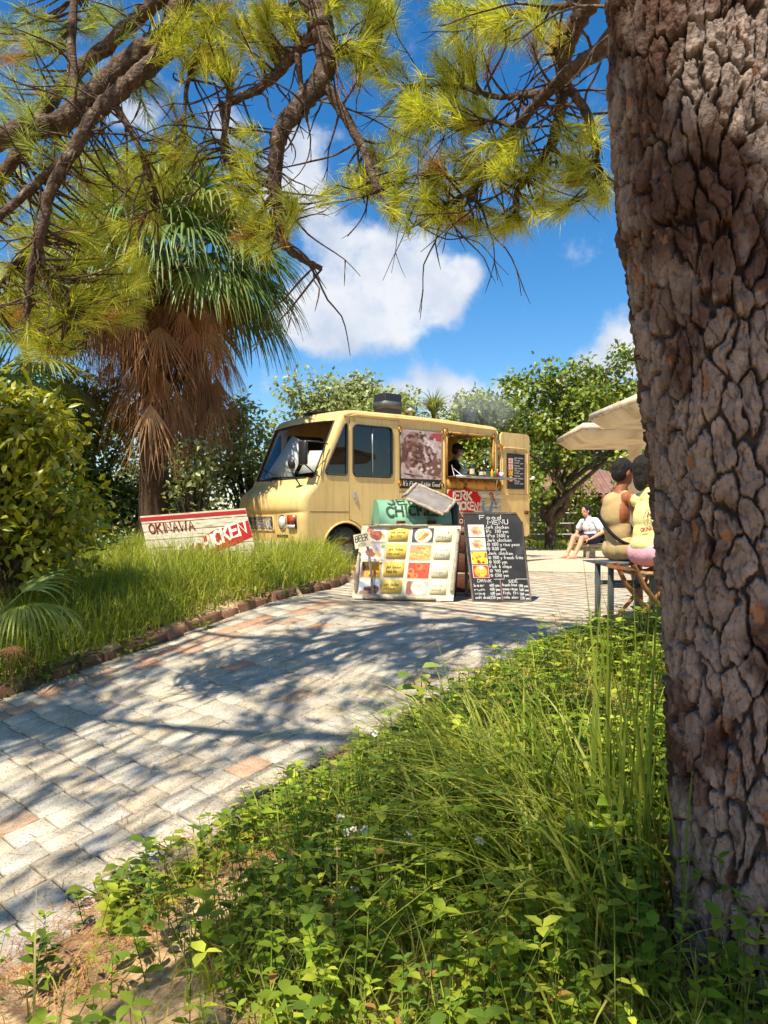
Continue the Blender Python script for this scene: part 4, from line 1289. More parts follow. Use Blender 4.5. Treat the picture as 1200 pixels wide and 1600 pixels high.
# ------------------------------------------------------------------ food pictures for the boards
def food(kind, seed, w=30, h=22):
    r_ = random.Random(seed)
    if kind == 'ribs':
        c = Canvas(w, h, (226, 214, 206), seed); c.blob(0.2, 0.2, 0.2, 0.25, (196, 120, 100), 0, 0.3).blob(0.52, 0.55, 0.42, 0.40, (240, 232, 226)).blob(0.52, 0.52, 0.34, 0.32, (178, 84, 58), 0.3, 0.3).blob(0.45, 0.4, 0.2, 0.14, (206, 122, 88), 0.3, 0.4)
        c.blob(0.86, 0.62, 0.10, 0.14, (226, 190, 70), 0, 0.3)
    elif kind == 'plate':
        c = Canvas(w, h, (238, 232, 226), seed); c.blob(0.45, 0.55, 0.44, 0.40, (246, 242, 236)).blob(0.36, 0.55, 0.26, 0.30, (170, 82, 54), 0.2, 0.3).blob(0.62, 0.42, 0.18, 0.18, (226, 206, 190), 0, 0.3).blob(0.72, 0.68, 0.17, 0.14, (232, 196, 76), 0, 0.3).blob(0.93, 0.12, 0.12, 0.16, (140, 176, 60), 0, 0.3)
    elif kind == 'grill':
        c = Canvas(w, h, (216, 150, 40), seed)
        for k in range(16):
            x = r_.random(); y = r_.random(); c.blob(x, y, 0.13, 0.07, r_.choice([(150, 60, 30), (226, 170, 40), (196, 90, 36), (96, 44, 28)]), r_.uniform(-1.2, 1.2), 0.2)
        c.blob(0.1, 0.5, 0.13, 0.5, (110, 78, 70), 0, 0.4)
    elif kind == 'meat':
        c = Canvas(w, h, (240, 236, 232), seed); c.blob(0.6, 0.72, 0.42, 0.30, (146, 86, 66), -0.2, 0.3).blob(0.32, 0.86, 0.26, 0.15, (206, 150, 120), -0.2, 0.3)
        for k in range(9):
            c.blob(r_.uniform(0.3, 0.95), r_.uniform(0.55, 0.9), 0.07, 0.05, r_.choice([(110, 56, 44), (190, 130, 104)]), r_.random(), 0.3)
    elif kind == 'fries':
        c = Canvas(w, h, (226, 150, 84), seed)
        for k in range(34):
            x, y, a = r_.uniform(0.1, 0.95), r_.uniform(0.1, 0.95), r_.uniform(0, 3.1)
            c.stick(x, y, x + 0.24 * math.cos(a), y + 0.24 * math.sin(a), 0.035, r_.choice([(240, 176, 84), (232, 132, 52), (214, 104, 40), (246, 200, 120)]))
        c.blob(0.08, 0.15, 0.2, 0.2, (214, 140, 110), 0, 0.3)
    elif kind == 'fishchips':
        c = Canvas(w, h, (60, 58, 60), seed); c.blob(0.52, 0.5, 0.40, 0.52, (232, 222, 200))
        for k in range(14):
            x, y, a = r_.uniform(0.25, 0.6), r_.uniform(0.15, 0.7), r_.uniform(0.6, 2.2)
            c.stick(x, y, x + 0.18 * math.cos(a), y + 0.2 * math.sin(a), 0.045, r_.choice([(240, 200, 50), (232, 176, 40)]))
        c.blob(0.62, 0.52, 0.26, 0.16, (226, 110, 40), -0.8, 0.2).blob(0.48, 0.72, 0.2, 0.12, (236, 132, 60), -0.4, 0.2).blob(0.58, 0.1, 0.12, 0.1, (244, 240, 230)).blob(0.72, 0.3, 0.08, 0.05, (236, 214, 90))
    elif kind == 'rings':
        c = Canvas(w, h, (206, 60, 30), seed)
        for k in range(9):
            x, y, q = r_.uniform(0.1, 0.95), r_.uniform(0.1, 0.95), r_.uniform(0.1, 0.17)
            c.blob(x, y, q, q * 1.3, r_.choice([(236, 96, 36), (226, 78, 30), (242, 124, 60)])).blob(x, y, q * 0.5, q * 0.66, (170, 40, 20))
    elif kind == 'slaw':
        c = Canvas(w, h, (196, 164, 140), seed); c.blob(0.15, 0.5, 0.2, 0.5, (150, 96, 76), 0, 0.3).blob(0.58, 0.5, 0.38, 0.44, (240, 226, 200), 0.5)
        for k in range(30):
            x, y, a = r_.gauss(0.6, 0.14), r_.gauss(0.42, 0.16), r_.uniform(0, 3.1)
            c.stick(x, y, x + 0.08 * math.cos(a), y + 0.08 * math.sin(a), 0.03, r_.choice([(222, 180, 70), (150, 150, 60), (236, 206, 130), (190, 120, 60)]))
    elif kind == 'pale':
        c = Canvas(w, h, (244, 214, 196), seed); c.blob(0.5, 0.5, 0.36, 0.36, (236, 160, 124), 0.3, 0.4).blob(0.4, 0.6, 0.16, 0.16, (214, 110, 76), 0, 0.4).blob(0.65, 0.4, 0.14, 0.12, (240, 196, 130), 0, 0.4)
    elif kind == 'bright':
        c = Canvas(w, h, (240, 200, 40), seed)
        for k in range(14):
            c.blob(r_.random(), r_.random(), 0.1, 0.1, r_.choice([(176, 50, 30), (226, 120, 40), (140, 50, 26), (236, 190, 90)]), r_.random(), 0.3)
    else:
        c = Canvas(w, h, (200, 60, 50), seed); c.blob(0.5, 0.5, 0.40, 0.46, (240, 180, 50), 0, 0.15).blob(0.4, 0.65, 0.18, 0.16, (230, 110, 40), 0, 0.2).blob(0.55, 0.2, 0.14, 0.12, (248, 240, 220))
        for k in range(12):
            x, y, a = r_.gauss(0.5, 0.12), r_.gauss(0.5, 0.14), r_.uniform(0, 3.1); c.stick(x, y, x + 0.1 * math.cos(a), y + 0.1 * math.sin(a), 0.03, (250, 214, 90))
    return c.grain(0.28, 14, seed).grain(0.15, 30, seed + 3)


def frame3(bl, br, tl):
    bl, br, tl = Vector(bl), Vector(br), Vector(tl)
    U = (br - bl); V_ = (tl - bl); w = U.length; h = V_.length
    U.normalize(); V_.normalize(); Nn = U.cross(V_).normalized()
    return (lambda u, v, n_: bl + U * u + V_ * v + Nn * n_), w, h


# ---- the big picture menu (an A-frame)
MAT_CREAM = pmat('cream_board', srgb(232, 220, 190), srgb(218, 200, 160), scale=6, rough=0.75, bump=0.15, bscale=40, c3=srgb(196, 170, 130), s3=4)
MAT_DRIFT = pmat('driftwood', srgb(206, 192, 168), srgb(160, 142, 114), scale=10, rough=0.85, bump=0.6, bscale=50, stretch=(3, 12, 12), c3=srgb(112, 92, 70), s3=9)
MAT_CABINET = pmat('brown_wood', srgb(112, 66, 42), srgb(86, 48, 30), scale=6, rough=0.65, bump=0.25, bscale=30, stretch=(2, 14, 14))
menu = thing('menu_board', 'cream A-frame menu board with food photos and driftwood trim', 'menu board')
frM, mw, mh = frame3((-0.335, 8.03, 0.015), (0.70, 7.79, 0.012), (-0.235, 8.24, 0.775))
mb = MB(); mb.plate([[(0, 0), (mw, 0), (mw, mh), (0, mh)]], frM, 0.02); mb.build('panel', MAT_CREAM, menu)
rows = [mh - 0.015, mh - 0.20, mh - 0.39, mh - 0.585, 0.035]
colx = [(0.055, 0.285), (0.305, 0.535), (0.555, 0.79), (0.81, 1.0)]
kinds = [['ribs', 'fishchips'], ['plate', 'fries'], ['grill', 'rings'], ['meat', 'slaw']]
MAT_CARD = pmat('yellow_card', srgb(248, 212, 104), srgb(242, 202, 88), scale=8, rough=0.7)
MAT_CARDP = pmat('pale_card', srgb(246, 234, 198), srgb(240, 226, 182), scale=8, rough=0.7)
INK = srgb(110, 80, 40)
rr = random.Random(12)
words_ = [['jerk chicken', '1pc 700'], ['jerk chicken', 'rice peas'], ['jerk chicken', 'french fries'], ['jerk chicken', 'pita pan']]
words2 = [['fish &', 'chips'], ['french', 'fries'], ['onion', 'rings'], ['cole slaw', 'salad']]
for r_ in range(4):
    v1, v0 = rows[r_] - 0.008, rows[r_ + 1] + 0.012
    for c_, kk_ in ((0, kinds[r_][0]), (2, kinds[r_][1])):
        u0, u1 = colx[c_]; j = rr.uniform(-0.006, 0.006)
        mb = MB(); mb.plate([[(u0 + j, v0), (u1 + j, v0), (u1 + j, v1), (u0 + j, v1)]], lambda u, v, n_: frM(u, v, n_ + 0.004), 0.003); ph = mb.build('food_photo', MAT_WHITE, menu)
        food(kk_, 40 + r_ * 3 + c_).mesh('photo_print', frM, u0 + j + 0.004, u1 + j - 0.004, v0 + 0.004, v1 - 0.004, MAT_PRINT, ph, n=0.0055)
    for c_, ws_, cm_ in ((1, words_[r_], MAT_CARD), (3, words2[r_], MAT_CARDP)):
        u0, u1 = colx[c_]; tl_ = 0.007
        V = [frM(u0, v0 + 0.02, 0.006 + tl_), frM(u1 - 0.02, v0 + 0.02, 0.006 + tl_), frM(u1 - 0.02, v1, 0.004), frM(u0, v1, 0.004)]
        mb = MB(); mb.add(V + [p - (frM(0, 0, 1) - frM(0, 0, 0)) * 0.003 for p in V], [(0, 1, 2, 3), (7, 6, 5, 4), (0, 4, 5, 1), (1, 5, 6, 2), (2, 6, 7, 3), (3, 7, 4, 0)])
        cd = mb.build('word_card', cm_, menu)
        mb = MB(); hh = v1 - v0 - 0.02
        frC = lambda u, v, n_: (V[0].lerp(V[1], u)).lerp(V[3].lerp(V[2], u), v) + (frM(0, 0, 1) - frM(0, 0, 0)) * n_
        for q, wd in enumerate(ws_):
            strokes(mb, text_strokes(wd, 0.12, 0.55 - q * 0.32, 0.22, gap=0.2, jit=0.05, seed=q + r_, width=0.72 if q == 0 else 0.56), frC, 0.022, 0.0015, INK)
        mb.build('handwriting', MAT_MATTE, cd)


def stick(name, parent, pts, r0, r1, seed):
    r_ = random.Random(seed); P_ = []; Q = []
    pts = [Vector(p) for p in pts]; N = 9
    for i in range(N):
        f = i / (N - 1) * (len(pts) - 1); a = min(int(f), len(pts) - 2)
        P_.append(pts[a].lerp(pts[a + 1], f - a) + Vector((r_.uniform(-1, 1), r_.uniform(-1, 1), r_.uniform(-1, 1))) * 0.006); Q.append((r0 + (r1 - r0) * i / (N - 1)) * r_.uniform(0.82, 1.2))
    mb = MB(); mb.tube(P_, Q, 8); return mb.build(name, MAT_DRIFT, parent, smooth=True)


stick('driftwood_trim', menu, [frM(0.08, mh - 0.01, 0.02), frM(0.72, mh + 0.0, 0.02)], 0.016, 0.014, 1)
stick('driftwood_trim', menu, [frM(0.01, mh * 0.62, 0.02), frM(0.035, 0.08, 0.02)], 0.019, 0.022, 2)
stick('driftwood_trim', menu, [frM(mw - 0.015, mh * 0.95, 0.02), frM(mw - 0.02, 0.1, 0.02)], 0.016, 0.02, 3)
stick('driftwood_trim', menu, [frM(0.12, 0.012, 0.02), frM(0.88, 0.012, 0.02)], 0.016, 0.018, 4)
frMb, _, _ = frame3((-0.27, 8.46, 0.01), (0.78, 8.24, 0.01), (-0.23, 8.265, 0.76))
mb = MB(); mb.plate([[(0, 0), (mw, 0), (mw, mh), (0, mh)]], lambda u, v, n_: frMb(u, v, n_), 0.015); mb.build('rear_panel', MAT_CABINET, menu)
beer = thing('beer_sign', 'small cream card reading BEER 400 on a stick at the menu board corner', 'sign')
frB, bw_, bh_ = frame3(at(555, 858, 7.98), at(580, 853, 7.93), at(552, 836, 7.98))
mb = MB(); mb.plate([[(0, 0), (bw_, 0), (bw_, bh_), (0, bh_)]], frB, 0.012); mb.build('card', MAT_CREAM, beer)
mb = MB(); strokes(mb, text_strokes('BEER', 0, 0, 0.06, gap=0.2, jit=0.04, width=0.135), lambda u, v, n_: frB(u + 0.017, v + 0.07, n_), 0.009, 0.0015, srgb(60, 56, 44)); strokes(mb, text_strokes('400-', 0, 0, 0.035, gap=0.22, jit=0.04, width=0.085), lambda u, v, n_: frB(u + 0.04, v + 0.018, n_), 0.005, 0.0015, srgb(130, 120, 96)); mb.build('handwriting', MAT_MATTE, beer)
stick('stake', beer, [frB(bw_ * 0.75, bh_ * 0.8, -0.03), frB(bw_ * 0.75 - 0.01, -0.55, -0.03)], 0.012, 0.014, 6)

# ---- the chalkboard
MAT_CHALK = pmat('chalkboard', srgb(58, 56, 56), srgb(40, 40, 42), scale=4, rough=0.7, spec=0.3, c3=srgb(82, 80, 80), s3=3)
MAT_GREYWOOD = pmat('grey_frame', srgb(120, 108, 96), srgb(84, 76, 70), scale=12, rough=0.8, bump=0.4, bscale=40)
chalk = thing('chalkboard_menu', 'leaning black chalkboard with handwritten food menu and four small photos', 'chalkboard')
frK, kw, kh = frame3((0.902, 7.79, 0.01), (1.487, 7.785, 0.01), (0.828, 8.0, 0.905))
loop = [(0, 0), (kw, 0), (kw + 0.012, kh * 0.9), (kw - 0.035, kh), (0, kh)]
mb = MB(); mb.plate([loop], frK, 0.02); mb.build('panel', MAT_CHALK, chalk)
mb = MB()
for a, b_ in (((0.0, 0.0), (kw, 0.0)), ((0, 0), (0, kh)), ((kw, 0), (kw + 0.01, kh * 0.9)), ((0, kh), (kw - 0.04, kh))):
    mb.tube([frK(*a, 0), frK(*b_, 0)], 0.011, 5)
mb.build('frame', MAT_GREYWOOD, chalk)
CH = srgb(226, 222, 214)
ph_h = 0.125
py_ = kh - 0.245
for k, kd in enumerate(('pale', 'pale', 'bright', 'egg')):
    v1 = kh - 0.125 - k * 0.142; v0 = v1 - 0.132
    u0 = 0.03
    mb = MB(); mb.plate([[(u0, v0), (u0 + 0.165, v0), (u0 + 0.165, v1), (u0, v1)]], lambda u, v, n_: frK(u, v, n_ + 0.004), 0.002); ph = mb.build('food_photo', MAT_WHITE, chalk)
    food(kd, 70 + k, 22, 18).mesh('photo_print', frK, u0 + 0.004, u0 + 0.161, v0 + 0.004, v1 - 0.004, MAT_PRINT, ph, n=0.0055)


def chalkline(s, u, v, h, width, wd=0.0044, seed=0):
    mb = MB(); strokes(mb, text_strokes(s, 0, 0, h, gap=0.2, jit=0.05, seed=seed, width=width), lambda a, b_, n_: frK(u + a, v + b_, n_), wd, 0.0015, CH); mb.build('chalk_line', MAT_MATTE, chalk)


chalkline('Food', 0.16, kh - 0.065, 0.045, 0.22, 0.006)
chalkline('MENU', 0.24, kh - 0.118, 0.045, 0.21, 0.0065)
for k, (s, w_, hh) in enumerate((('Jerk chicken', 0.24, 0.036), ('1Pc  700 yen', 0.23, 0.034), ('4Pcs 2600 y', 0.23, 0.034), ('Jerk chicken', 0.25, 0.034), ('@ 1100 y rice peas', 0.33, 0.034), ('@ 1600 yen', 0.18, 0.034), ('Jerk chicken', 0.25, 0.034), ('@ 1100 y french fries', 0.35, 0.034), ('@ 1600 yen', 0.18, 0.034), ('Fish & chips', 0.22, 0.034), ('@ 900 yen', 0.18, 0.032), ('@ 1300 yen', 0.18, 0.032))):
    chalkline(s, 0.21, kh - 0.165 - k * 0.046, hh, w_, seed=k)
for k, (a, b_) in enumerate((('beer', '400 yen'), ('rum', '400 yen'), ('wine', '400 yen'), ('soft drink', '250 yen'))):
    v = 0.15 - k * 0.042
    chalkline(a, 0.03, v, 0.03, 0.10 if k < 3 else 0.15, seed=k); chalkline(b_, 0.185, v, 0.03, 0.10, seed=k)
for k, (a, b_) in enumerate((('french fries', '500 yen'), ('onion rings', '500 yen'), ('fish fri', '500 yen'), ('cole slaw', '250 yen'))):
    v = 0.155 - k * 0.042
    chalkline(a, 0.315, v, 0.03, 0.15, seed=k); chalkline(b_, 0.485, v - 0.01, 0.026, 0.09, seed=k)
chalkline('DRINK', 0.07, 0.195, 0.03, 0.14); chalkline('SIDE', 0.385, 0.192, 0.028, 0.09)
mb = MB()
strokes(mb, [[(0.24, 0.225), (0.345, 0.228)], [(0.46, 0.228), (kw - 0.01, 0.228)]], frK, 0.004, 0.0015, CH)
strokes(mb, [[(0.30, 0.22), (0.30, 0.01)]], frK, 0.008, 0.0015, srgb(170, 120, 120))
mb.build('chalk_rule', MAT_MATTE, chalk)
frKb, _, _ = frame3((0.87, 8.22, 0.008), (1.455, 8.215, 0.008), (0.84, 8.03, 0.88))
mb = MB(); mb.plate([[(0, 0), (0.03, 0), (0.03, kh - 0.03), (0, kh - 0.03)]], frKb, 0.02); mb.build('prop_leg', MAT_GREYWOOD, chalk); mb = MB(); mb.plate([[(kw - 0.06, 0), (kw - 0.03, 0), (kw - 0.03, kh - 0.05), (kw - 0.06, kh - 0.05)]], frKb, 0.02); mb.build('prop_leg', MAT_GREYWOOD, chalk); mb = MB(); mb.plate([[(0.03, 0.2), (kw - 0.06, 0.2), (kw - 0.06, 0.24), (0.03, 0.24)]], frKb, 0.018); mb.build('prop_rail', MAT_GREYWOOD, chalk)

# ---- brown cabinet under the grill
cab = thing('grill_cabinet', 'dark brown slatted wooden cabinet standing between the two menu boards', 'cabinet', (0.74, 8.62, 0), R(-4))
for k in range(3):
    mb = MB(); mb.box(-0.36, 0.34, -0.2, -0.17, 0.04 + k * 0.215, 0.245 + k * 0.215, ch=0.004); mb.build('front_board', MAT_CABINET, cab)
for s_ in (-0.36, 0.31):
    mb = MB(); mb.box(s_, s_ + 0.03, -0.165, 0.22, 0.0, 0.68); mb.build('side_board', MAT_CABINET, cab)
mb = MB(); mb.box(-0.37, 0.35, -0.21, 0.23, 0.685, 0.71, ch=0.004); mb.build('cabinet_top', MAT_CABINET, cab)

# ---- the barrel grill
MAT_GREEN = pmat('green_enamel', srgb(150, 196, 158), srgb(128, 176, 140), scale=4, rough=0.5, bump=0.1, bscale=10, c3=srgb(104, 120, 90), s3=6)
grill = thing('barrel_grill', 'mint green oil drum grill with JERK CHICKEN painted on its lid', 'grill', (0.31, 9.0, 0), R(11))
Lh = 0.42; rad = 0.285; zc = 0.78
mb = MB()
V = []; F = []; na = 22
for i, x in enumerate((-Lh, -Lh + 0.015, -0.14, -0.125, -0.11, 0.11, 0.125, 0.14, Lh - 0.015, Lh)):
    rr_ = rad + (0.008 if i in (3, 6) else 0) + (0.006 if i in (0, 9) else 0)
    for k in range(na + 1):
        a = math.pi * k / na
        V.append((x, -rr_ * math.cos(a), zc + rr_ * math.sin(a)))
for i in range(9):
    for k in range(na):
        F.append((i * (na + 1) + k, i * (na + 1) + k + 1, (i + 1) * (na + 1) + k + 1, (i + 1) * (na + 1) + k))
mb.add(V, F); mb.add(V[:na + 1] + [(-Lh, 0, zc)], [(k, k + 1, na + 1) for k in range(na)]); mb.add(V[-na - 1:] + [(Lh, 0, zc)], [(k, k + 1, na + 1) for k in range(na)])
lid = mb.build('lid', MAT_GREEN, grill)
frG = lambda u, v, n_: Vector((u, -(rad + n_ + 0.01) * math.cos(v / rad), zc + (rad + n_ + 0.01) * math.sin(v / rad)))
mb = MB(); DKG = srgb(64, 84, 66)
strokes(mb, text_strokes('CHICKEN', 0, 0, 0.125, gap=0.2, jit=0.06, width=0.66), lambda u, v, n_: frG(u - 0.33, v + 0.10, n_), 0.026, 0.0, DKG)
mb.build('lettering', MAT_MATTE, lid); mb = MB()
strokes(mb, text_strokes('JERK', 0, 0, 0.125, gap=0.22, jit=0.06, width=0.50), lambda u, v, n_: frG(u - 0.30, v + 0.265, n_), 0.026, 0.0, DKG)
mb.build('lettering', MAT_MATTE, lid)
mb = MB(); V = []; F = []
for x in (-Lh, Lh):
    for k in range(na + 1):
        a = -math.pi * k / na
        V.append((x, -rad * math.cos(a), zc - 0.012 + rad * math.sin(a)))
F = [(k, k + 1, na + 2 + k, na + 1 + k) for k in range(na)]
mb.add(V, F); mb.add(V[:na + 1], [(0, k, k + 1) for k in range(1, na)]); mb.add(V[na + 1:], [(0, k, k + 1) for k in range(1, na)])
mb.build('firebox', MAT_BLACK, grill)
for x in (-0.18, 0.18):
    mb = MB(); mb.box(x - 0.05, x + 0.05, -rad - 0.03, -rad + 0.005, zc + 0.005, zc + 0.045, ch=0.005); mb.build('clasp', MAT_RUSTDK, grill)
for x in (-0.36, 0.36):
    for y in (-0.22, 0.22):
        mb = MB(); mb.tube([(x, y * 0.8, zc - 0.16), (x * 1.05, y * 1.1, 0.0)], 0.016, 6); mb.build('leg', MAT_RUSTDK, grill)
mb = MB(); mb.box(Lh + 0.005, Lh + 0.11, -0.24, 0.2, zc - 0.15, zc + 0.25, ch=0.03); mb.build('fire_door', MAT_BLACK, grill)

# ---- slate in a bleached wooden frame lying across the drum
slate = thing('framed_slate', 'tilted slate in a bleached wooden frame resting on the green drum', 'slate')
frS2, sw_, sh_ = frame3(at(630, 777, 8.60), at(693, 805, 8.50), at(650, 756, 8.95))
mb = MB(); mb.plate([[(0.02, 0.02), (sw_ - 0.02, 0.02), (sw_ - 0.02, sh_ - 0.02), (0.02, sh_ - 0.02)]], frS2, 0.012)
MAT_SLATE = pmat('slate', srgb(150, 140, 130), srgb(118, 112, 108), scale=5, rough=0.5, c3=srgb(176, 158, 140), s3=5)
mb.build('panel', MAT_SLATE, slate)
for a, b_ in (((0, 0), (sw_, 0)), ((0, sh_), (sw_, sh_)), ((0, 0), (0, sh_)), ((sw_, 0), (sw_, sh_))):
    A_ = frS2(*a, 0); B_ = frS2(*b_, 0)
    stick('frame_bar', slate, [A_, B_], 0.02, 0.02, int(a[0] * 100 + b_[1] * 10))
stick('prop', slate, [frS2(sw_ * 0.5, 0.03, -0.02), frS2(sw_ * 0.5, 0.03, -0.02) + Vector((0.0, 0.25, -0.12))], 0.012, 0.012, 9)

# ---- the menu hanging inside the open rear door
hm = thing('door_menu', 'small black menu with a strip of photos hanging on the open rear door', 'menu')
frD = lambda u, v, n_: TM @ HI(u, v, n_)
mb = MB(); mb.plate([[(0.17, 1.42), (0.68, 1.42), (0.68, 2.09), (0.17, 2.09)]], lambda u, v, n_: frD(u, v, n_ + 0.03), 0.012); mb.build('panel', MAT_CHALK, hm)
mb = MB()
lp = [(0.17, 1.42), (0.68, 1.42), (0.68, 2.09), (0.17, 2.09)]
for a, b_ in zip(lp, lp[1:] + lp[:1]):
    mb.tube([frD(*a, 0.026), frD(*b_, 0.026)], 0.010, 5)
mb.tube([frD(0.36, 2.09, 0.02), frD(0.42, 2.15, 0.01), (frD(0.48, 2.09, 0.02))], 0.005, 5)
mb.build('frame', MAT_GREYWOOD, hm)
for k in range(4):
    food(('pale', 'pale', 'bright', 'egg')[k], 90 + k, 12, 10).mesh('food_photo', frD, 0.20, 0.33, 1.90 - k * 0.115, 2.0 - k * 0.115, MAT_PRINT, hm, n=0.033)
for k in range(11):
    mb = MB(); strokes(mb, text_strokes(('jerk chicken', '700 yen', '2600 yen', 'rice peas')[k % 4], 0, 0, 0.03, gap=0.2, jit=0.05, seed=k, width=0.26 if k % 2 == 0 else 0.16), lambda u, v, n_: frD(u + 0.37, v + 2.0 - k * 0.049, n_), 0.006, 0.033, CH); mb.build('chalk_line', MAT_MATTE, hm)

# ---- the painted plank sign in the grass
sign = thing('plank_sign', 'white plank sign reading OKINAWA with a red diagonal banner, standing in the grass', 'sign')
frO, ow, oh = frame3(at(236, 884, 9.72), at(403, 872, 9.62), at(218, 806, 9.85))
rr = random.Random(6); npl = 6; ph = oh / npl
for k in range(npl):
    mb = MB(); a = rr.uniform(-0.006, 0.006)
    lo, hi = k * ph + 0.005, (k + 1) * ph - 0.005; dz = rr.uniform(-0.003, 0.003)
    mb.plate([[(a, lo), (ow + a, lo), (ow + a, hi), (a, hi)]], lambda u, v, n_: frO(u, v, n_ + dz), 0.02)
    q = mb.build('plank', MAT_WOODWHITE, sign); c = rr.uniform(0.95, 1.08); q.color = (c, c, c, 1)
mb = MB(); SR = srgb(176, 36, 36)
mb.plate([[(0.0, oh - 0.075), (ow, oh - 0.075), (ow, oh - 0.028), (0, oh - 0.028)]], lambda u, v, n_: frO(u, v, n_ + 0.0045), 0.001, SR)
mb.build('red_stripe', MAT_MATTE, sign); mb = MB()
mb.plate([[(0.0, 0.02), (0.02, -0.0), (0.5, 0.0), (ow, 0.28), (ow, 0.50), (0.9, 0.40), (0.55, 0.22), (0.2, 0.08)]], lambda u, v, n_: frO(u, v, n_ + 0.0045), 0.001, SR)
mb.build('red_banner', MAT_MATTE, sign)
mb = MB()
strokes(mb, text_strokes('OKINAWA', 0, 0, 0.125, gap=0.24, jit=0.04, width=0.58), lambda u, v, n_: frO(u + 0.09, v + oh - 0.245, n_), 0.020, 0.0055, srgb(112, 36, 30))
mb.build('lettering', MAT_MATTE, sign); mb = MB()
strokes(mb, text_strokes('JERK', 0, 0, 0.14, gap=0.16, jit=0.05, width=0.36, rise=0.34), lambda u, v, n_: frO(u + 0.22, v + 0.0, n_), 0.034, 0.0065, srgb(232, 224, 208))
mb.build('lettering', MAT_MATTE, sign); mb = MB()
strokes(mb, text_strokes('CHICKEN', 0, 0, 0.165, gap=0.16, jit=0.05, width=0.70, rise=0.36), lambda u, v, n_: frO(u + 0.62, v + 0.10, n_), 0.036, 0.0065, srgb(232, 224, 208))
mb.build('lettering', MAT_MATTE, sign)
for u in (0.14, ow - 0.14):
    mb = MB(); a = frO(u, oh * 0.95, -0.04); c_ = frO(u, 0, -0.04); c_.z = 0.0; mb.tube([a, c_], 0.025, 6); e_ = frO(u, oh * 0.8, -0.05); mb.tube([e_, Vector((e_.x + 0.1, e_.y + 0.5, 0))], 0.02, 6); mb.build('leg', MAT_DRIFT, sign)

# ------------------------------------------------------------------ stools, bench, shelters, house, railing
MAT_STOOLW = pmat('stool_wood', srgb(170, 112, 62), srgb(132, 82, 44), scale=8, rough=0.55, bump=0.3, bscale=40, stretch=(10, 10, 2))
MAT_SEATW = pmat('woven_seat', srgb(196, 150, 100), srgb(120, 80, 50), scale=40, rough=0.7, bump=0.5, bscale=90)
MAT_GREYST = pmat('grey_steel', srgb(104, 108, 110), srgb(80, 84, 88), scale=8, rough=0.5, metal=0.3)
fold = thing('folding_stool', 'wooden folding stool with crossed legs under the woman in pink shorts', 'stool', (2.03, 5.98, 0), R(6))
for y in (-0.17, 0.17):
    for s_ in (1, -1):
        mb = MB()
        P_ = [(-0.17 * s_, y + 0.022 * s_, 0.0), (-0.1 * s_, y + 0.022 * s_, 0.11), (0.09 * s_, y + 0.022 * s_, 0.33), (0.17 * s_, y + 0.022 * s_, 0.50)]
        mb.tube(P_, [0.024, 0.026, 0.026, 0.022], 8, squash=0.6); mb.build('leg', MAT_STOOLW, fold, smooth=True)
for x in (-0.15, 0.15):
    mb = MB(); mb.tube([(x, -0.19, 0.05), (x, 0.19, 0.05)], 0.013, 6); mb.build('stretcher', MAT_STOOLW, fold)
mb = MB()
for k in range(9):
    y = -0.2 + k * 0.05
    mb.tube([(-0.20, y, 0.465), (-0.1, y, 0.435), (0.0, y, 0.43), (0.1, y, 0.435), (0.20, y, 0.465)], 0.022, 6, squash=0.5)
mb.build('woven_seat', MAT_SEATW, fold, smooth=True)
for x in (-0.21, 0.21):
    mb = MB(); mb.tube([(x, -0.21, 0.47), (x, 0.21, 0.47)], 0.016, 8); mb.build('seat_rail', MAT_STOOLW, fold)
mb = MB(); mb.tube([(0.2, -0.22, 0.48), (0.23, -0.23, 0.35), (0.22, -0.23, 0.22), (0.15, -0.22, 0.17), (0.14, -0.22, 0.25)], 0.007, 5); mb.build('carry_strap', MAT_WHITE, fold)
steel = thing('metal_stool', 'grey square steel stool under the man in the tan vest', 'stool', (1.99, 6.36, 0), R(3))
for x in (-0.17, 0.17):
    for y in (-0.16, 0.16):
        mb = MB(); mb.box(x - 0.02, x + 0.02, y - 0.02, y + 0.02, 0, 0.47, ch=0.003); mb.build('leg', MAT_GREYST, steel)
mb = MB()
mb.box(-0.15, 0.15, -0.18, -0.145, 0.29, 0.325); mb.build('stretcher', MAT_GREYST, steel); mb = MB(); mb.box(-0.15, 0.15, 0.145, 0.18, 0.29, 0.325); mb.build('stretcher', MAT_GREYST, steel)
mb = MB(); mb.box(-0.2, 0.2, -0.19, 0.19, 0.47, 0.50, ch=0.008); mb.build('seat', MAT_GREYST, steel)

MAT_BENCH = pmat('bench_concrete', srgb(190, 176, 152), srgb(160, 146, 124), scale=7, rough=0.9, bump=0.4, bscale=40, c3=srgb(120, 106, 88), s3=5)
bench = thing('concrete_bench', 'low concrete bench with block legs beyond the stools', 'bench', (4.62, 16.6, 0), R(-4))
mb = MB(); mb.box(-0.62, 0.85, -0.22, 0.22, 0.235, 0.305, ch=0.012); mb.build('seat', MAT_BENCH, bench)
for x in (-0.28, 0.55):
    mb = MB(); mb.box(x, x + 0.2, -0.17, 0.17, -0.02, 0.235, ch=0.01); mb.build('leg', MAT_BENCH, bench)

MAT_SHELL = pmat('weathered_concrete', srgb(226, 212, 186), srgb(206, 188, 158), scale=3, rough=0.85, bump=0.25, bscale=16, c3=srgb(184, 160, 126), s3=3)
MAT_CRUST = pmat('stained_rim', srgb(196, 170, 130), srgb(84, 60, 40), scale=9, rough=0.95, bump=0.7, bscale=40)


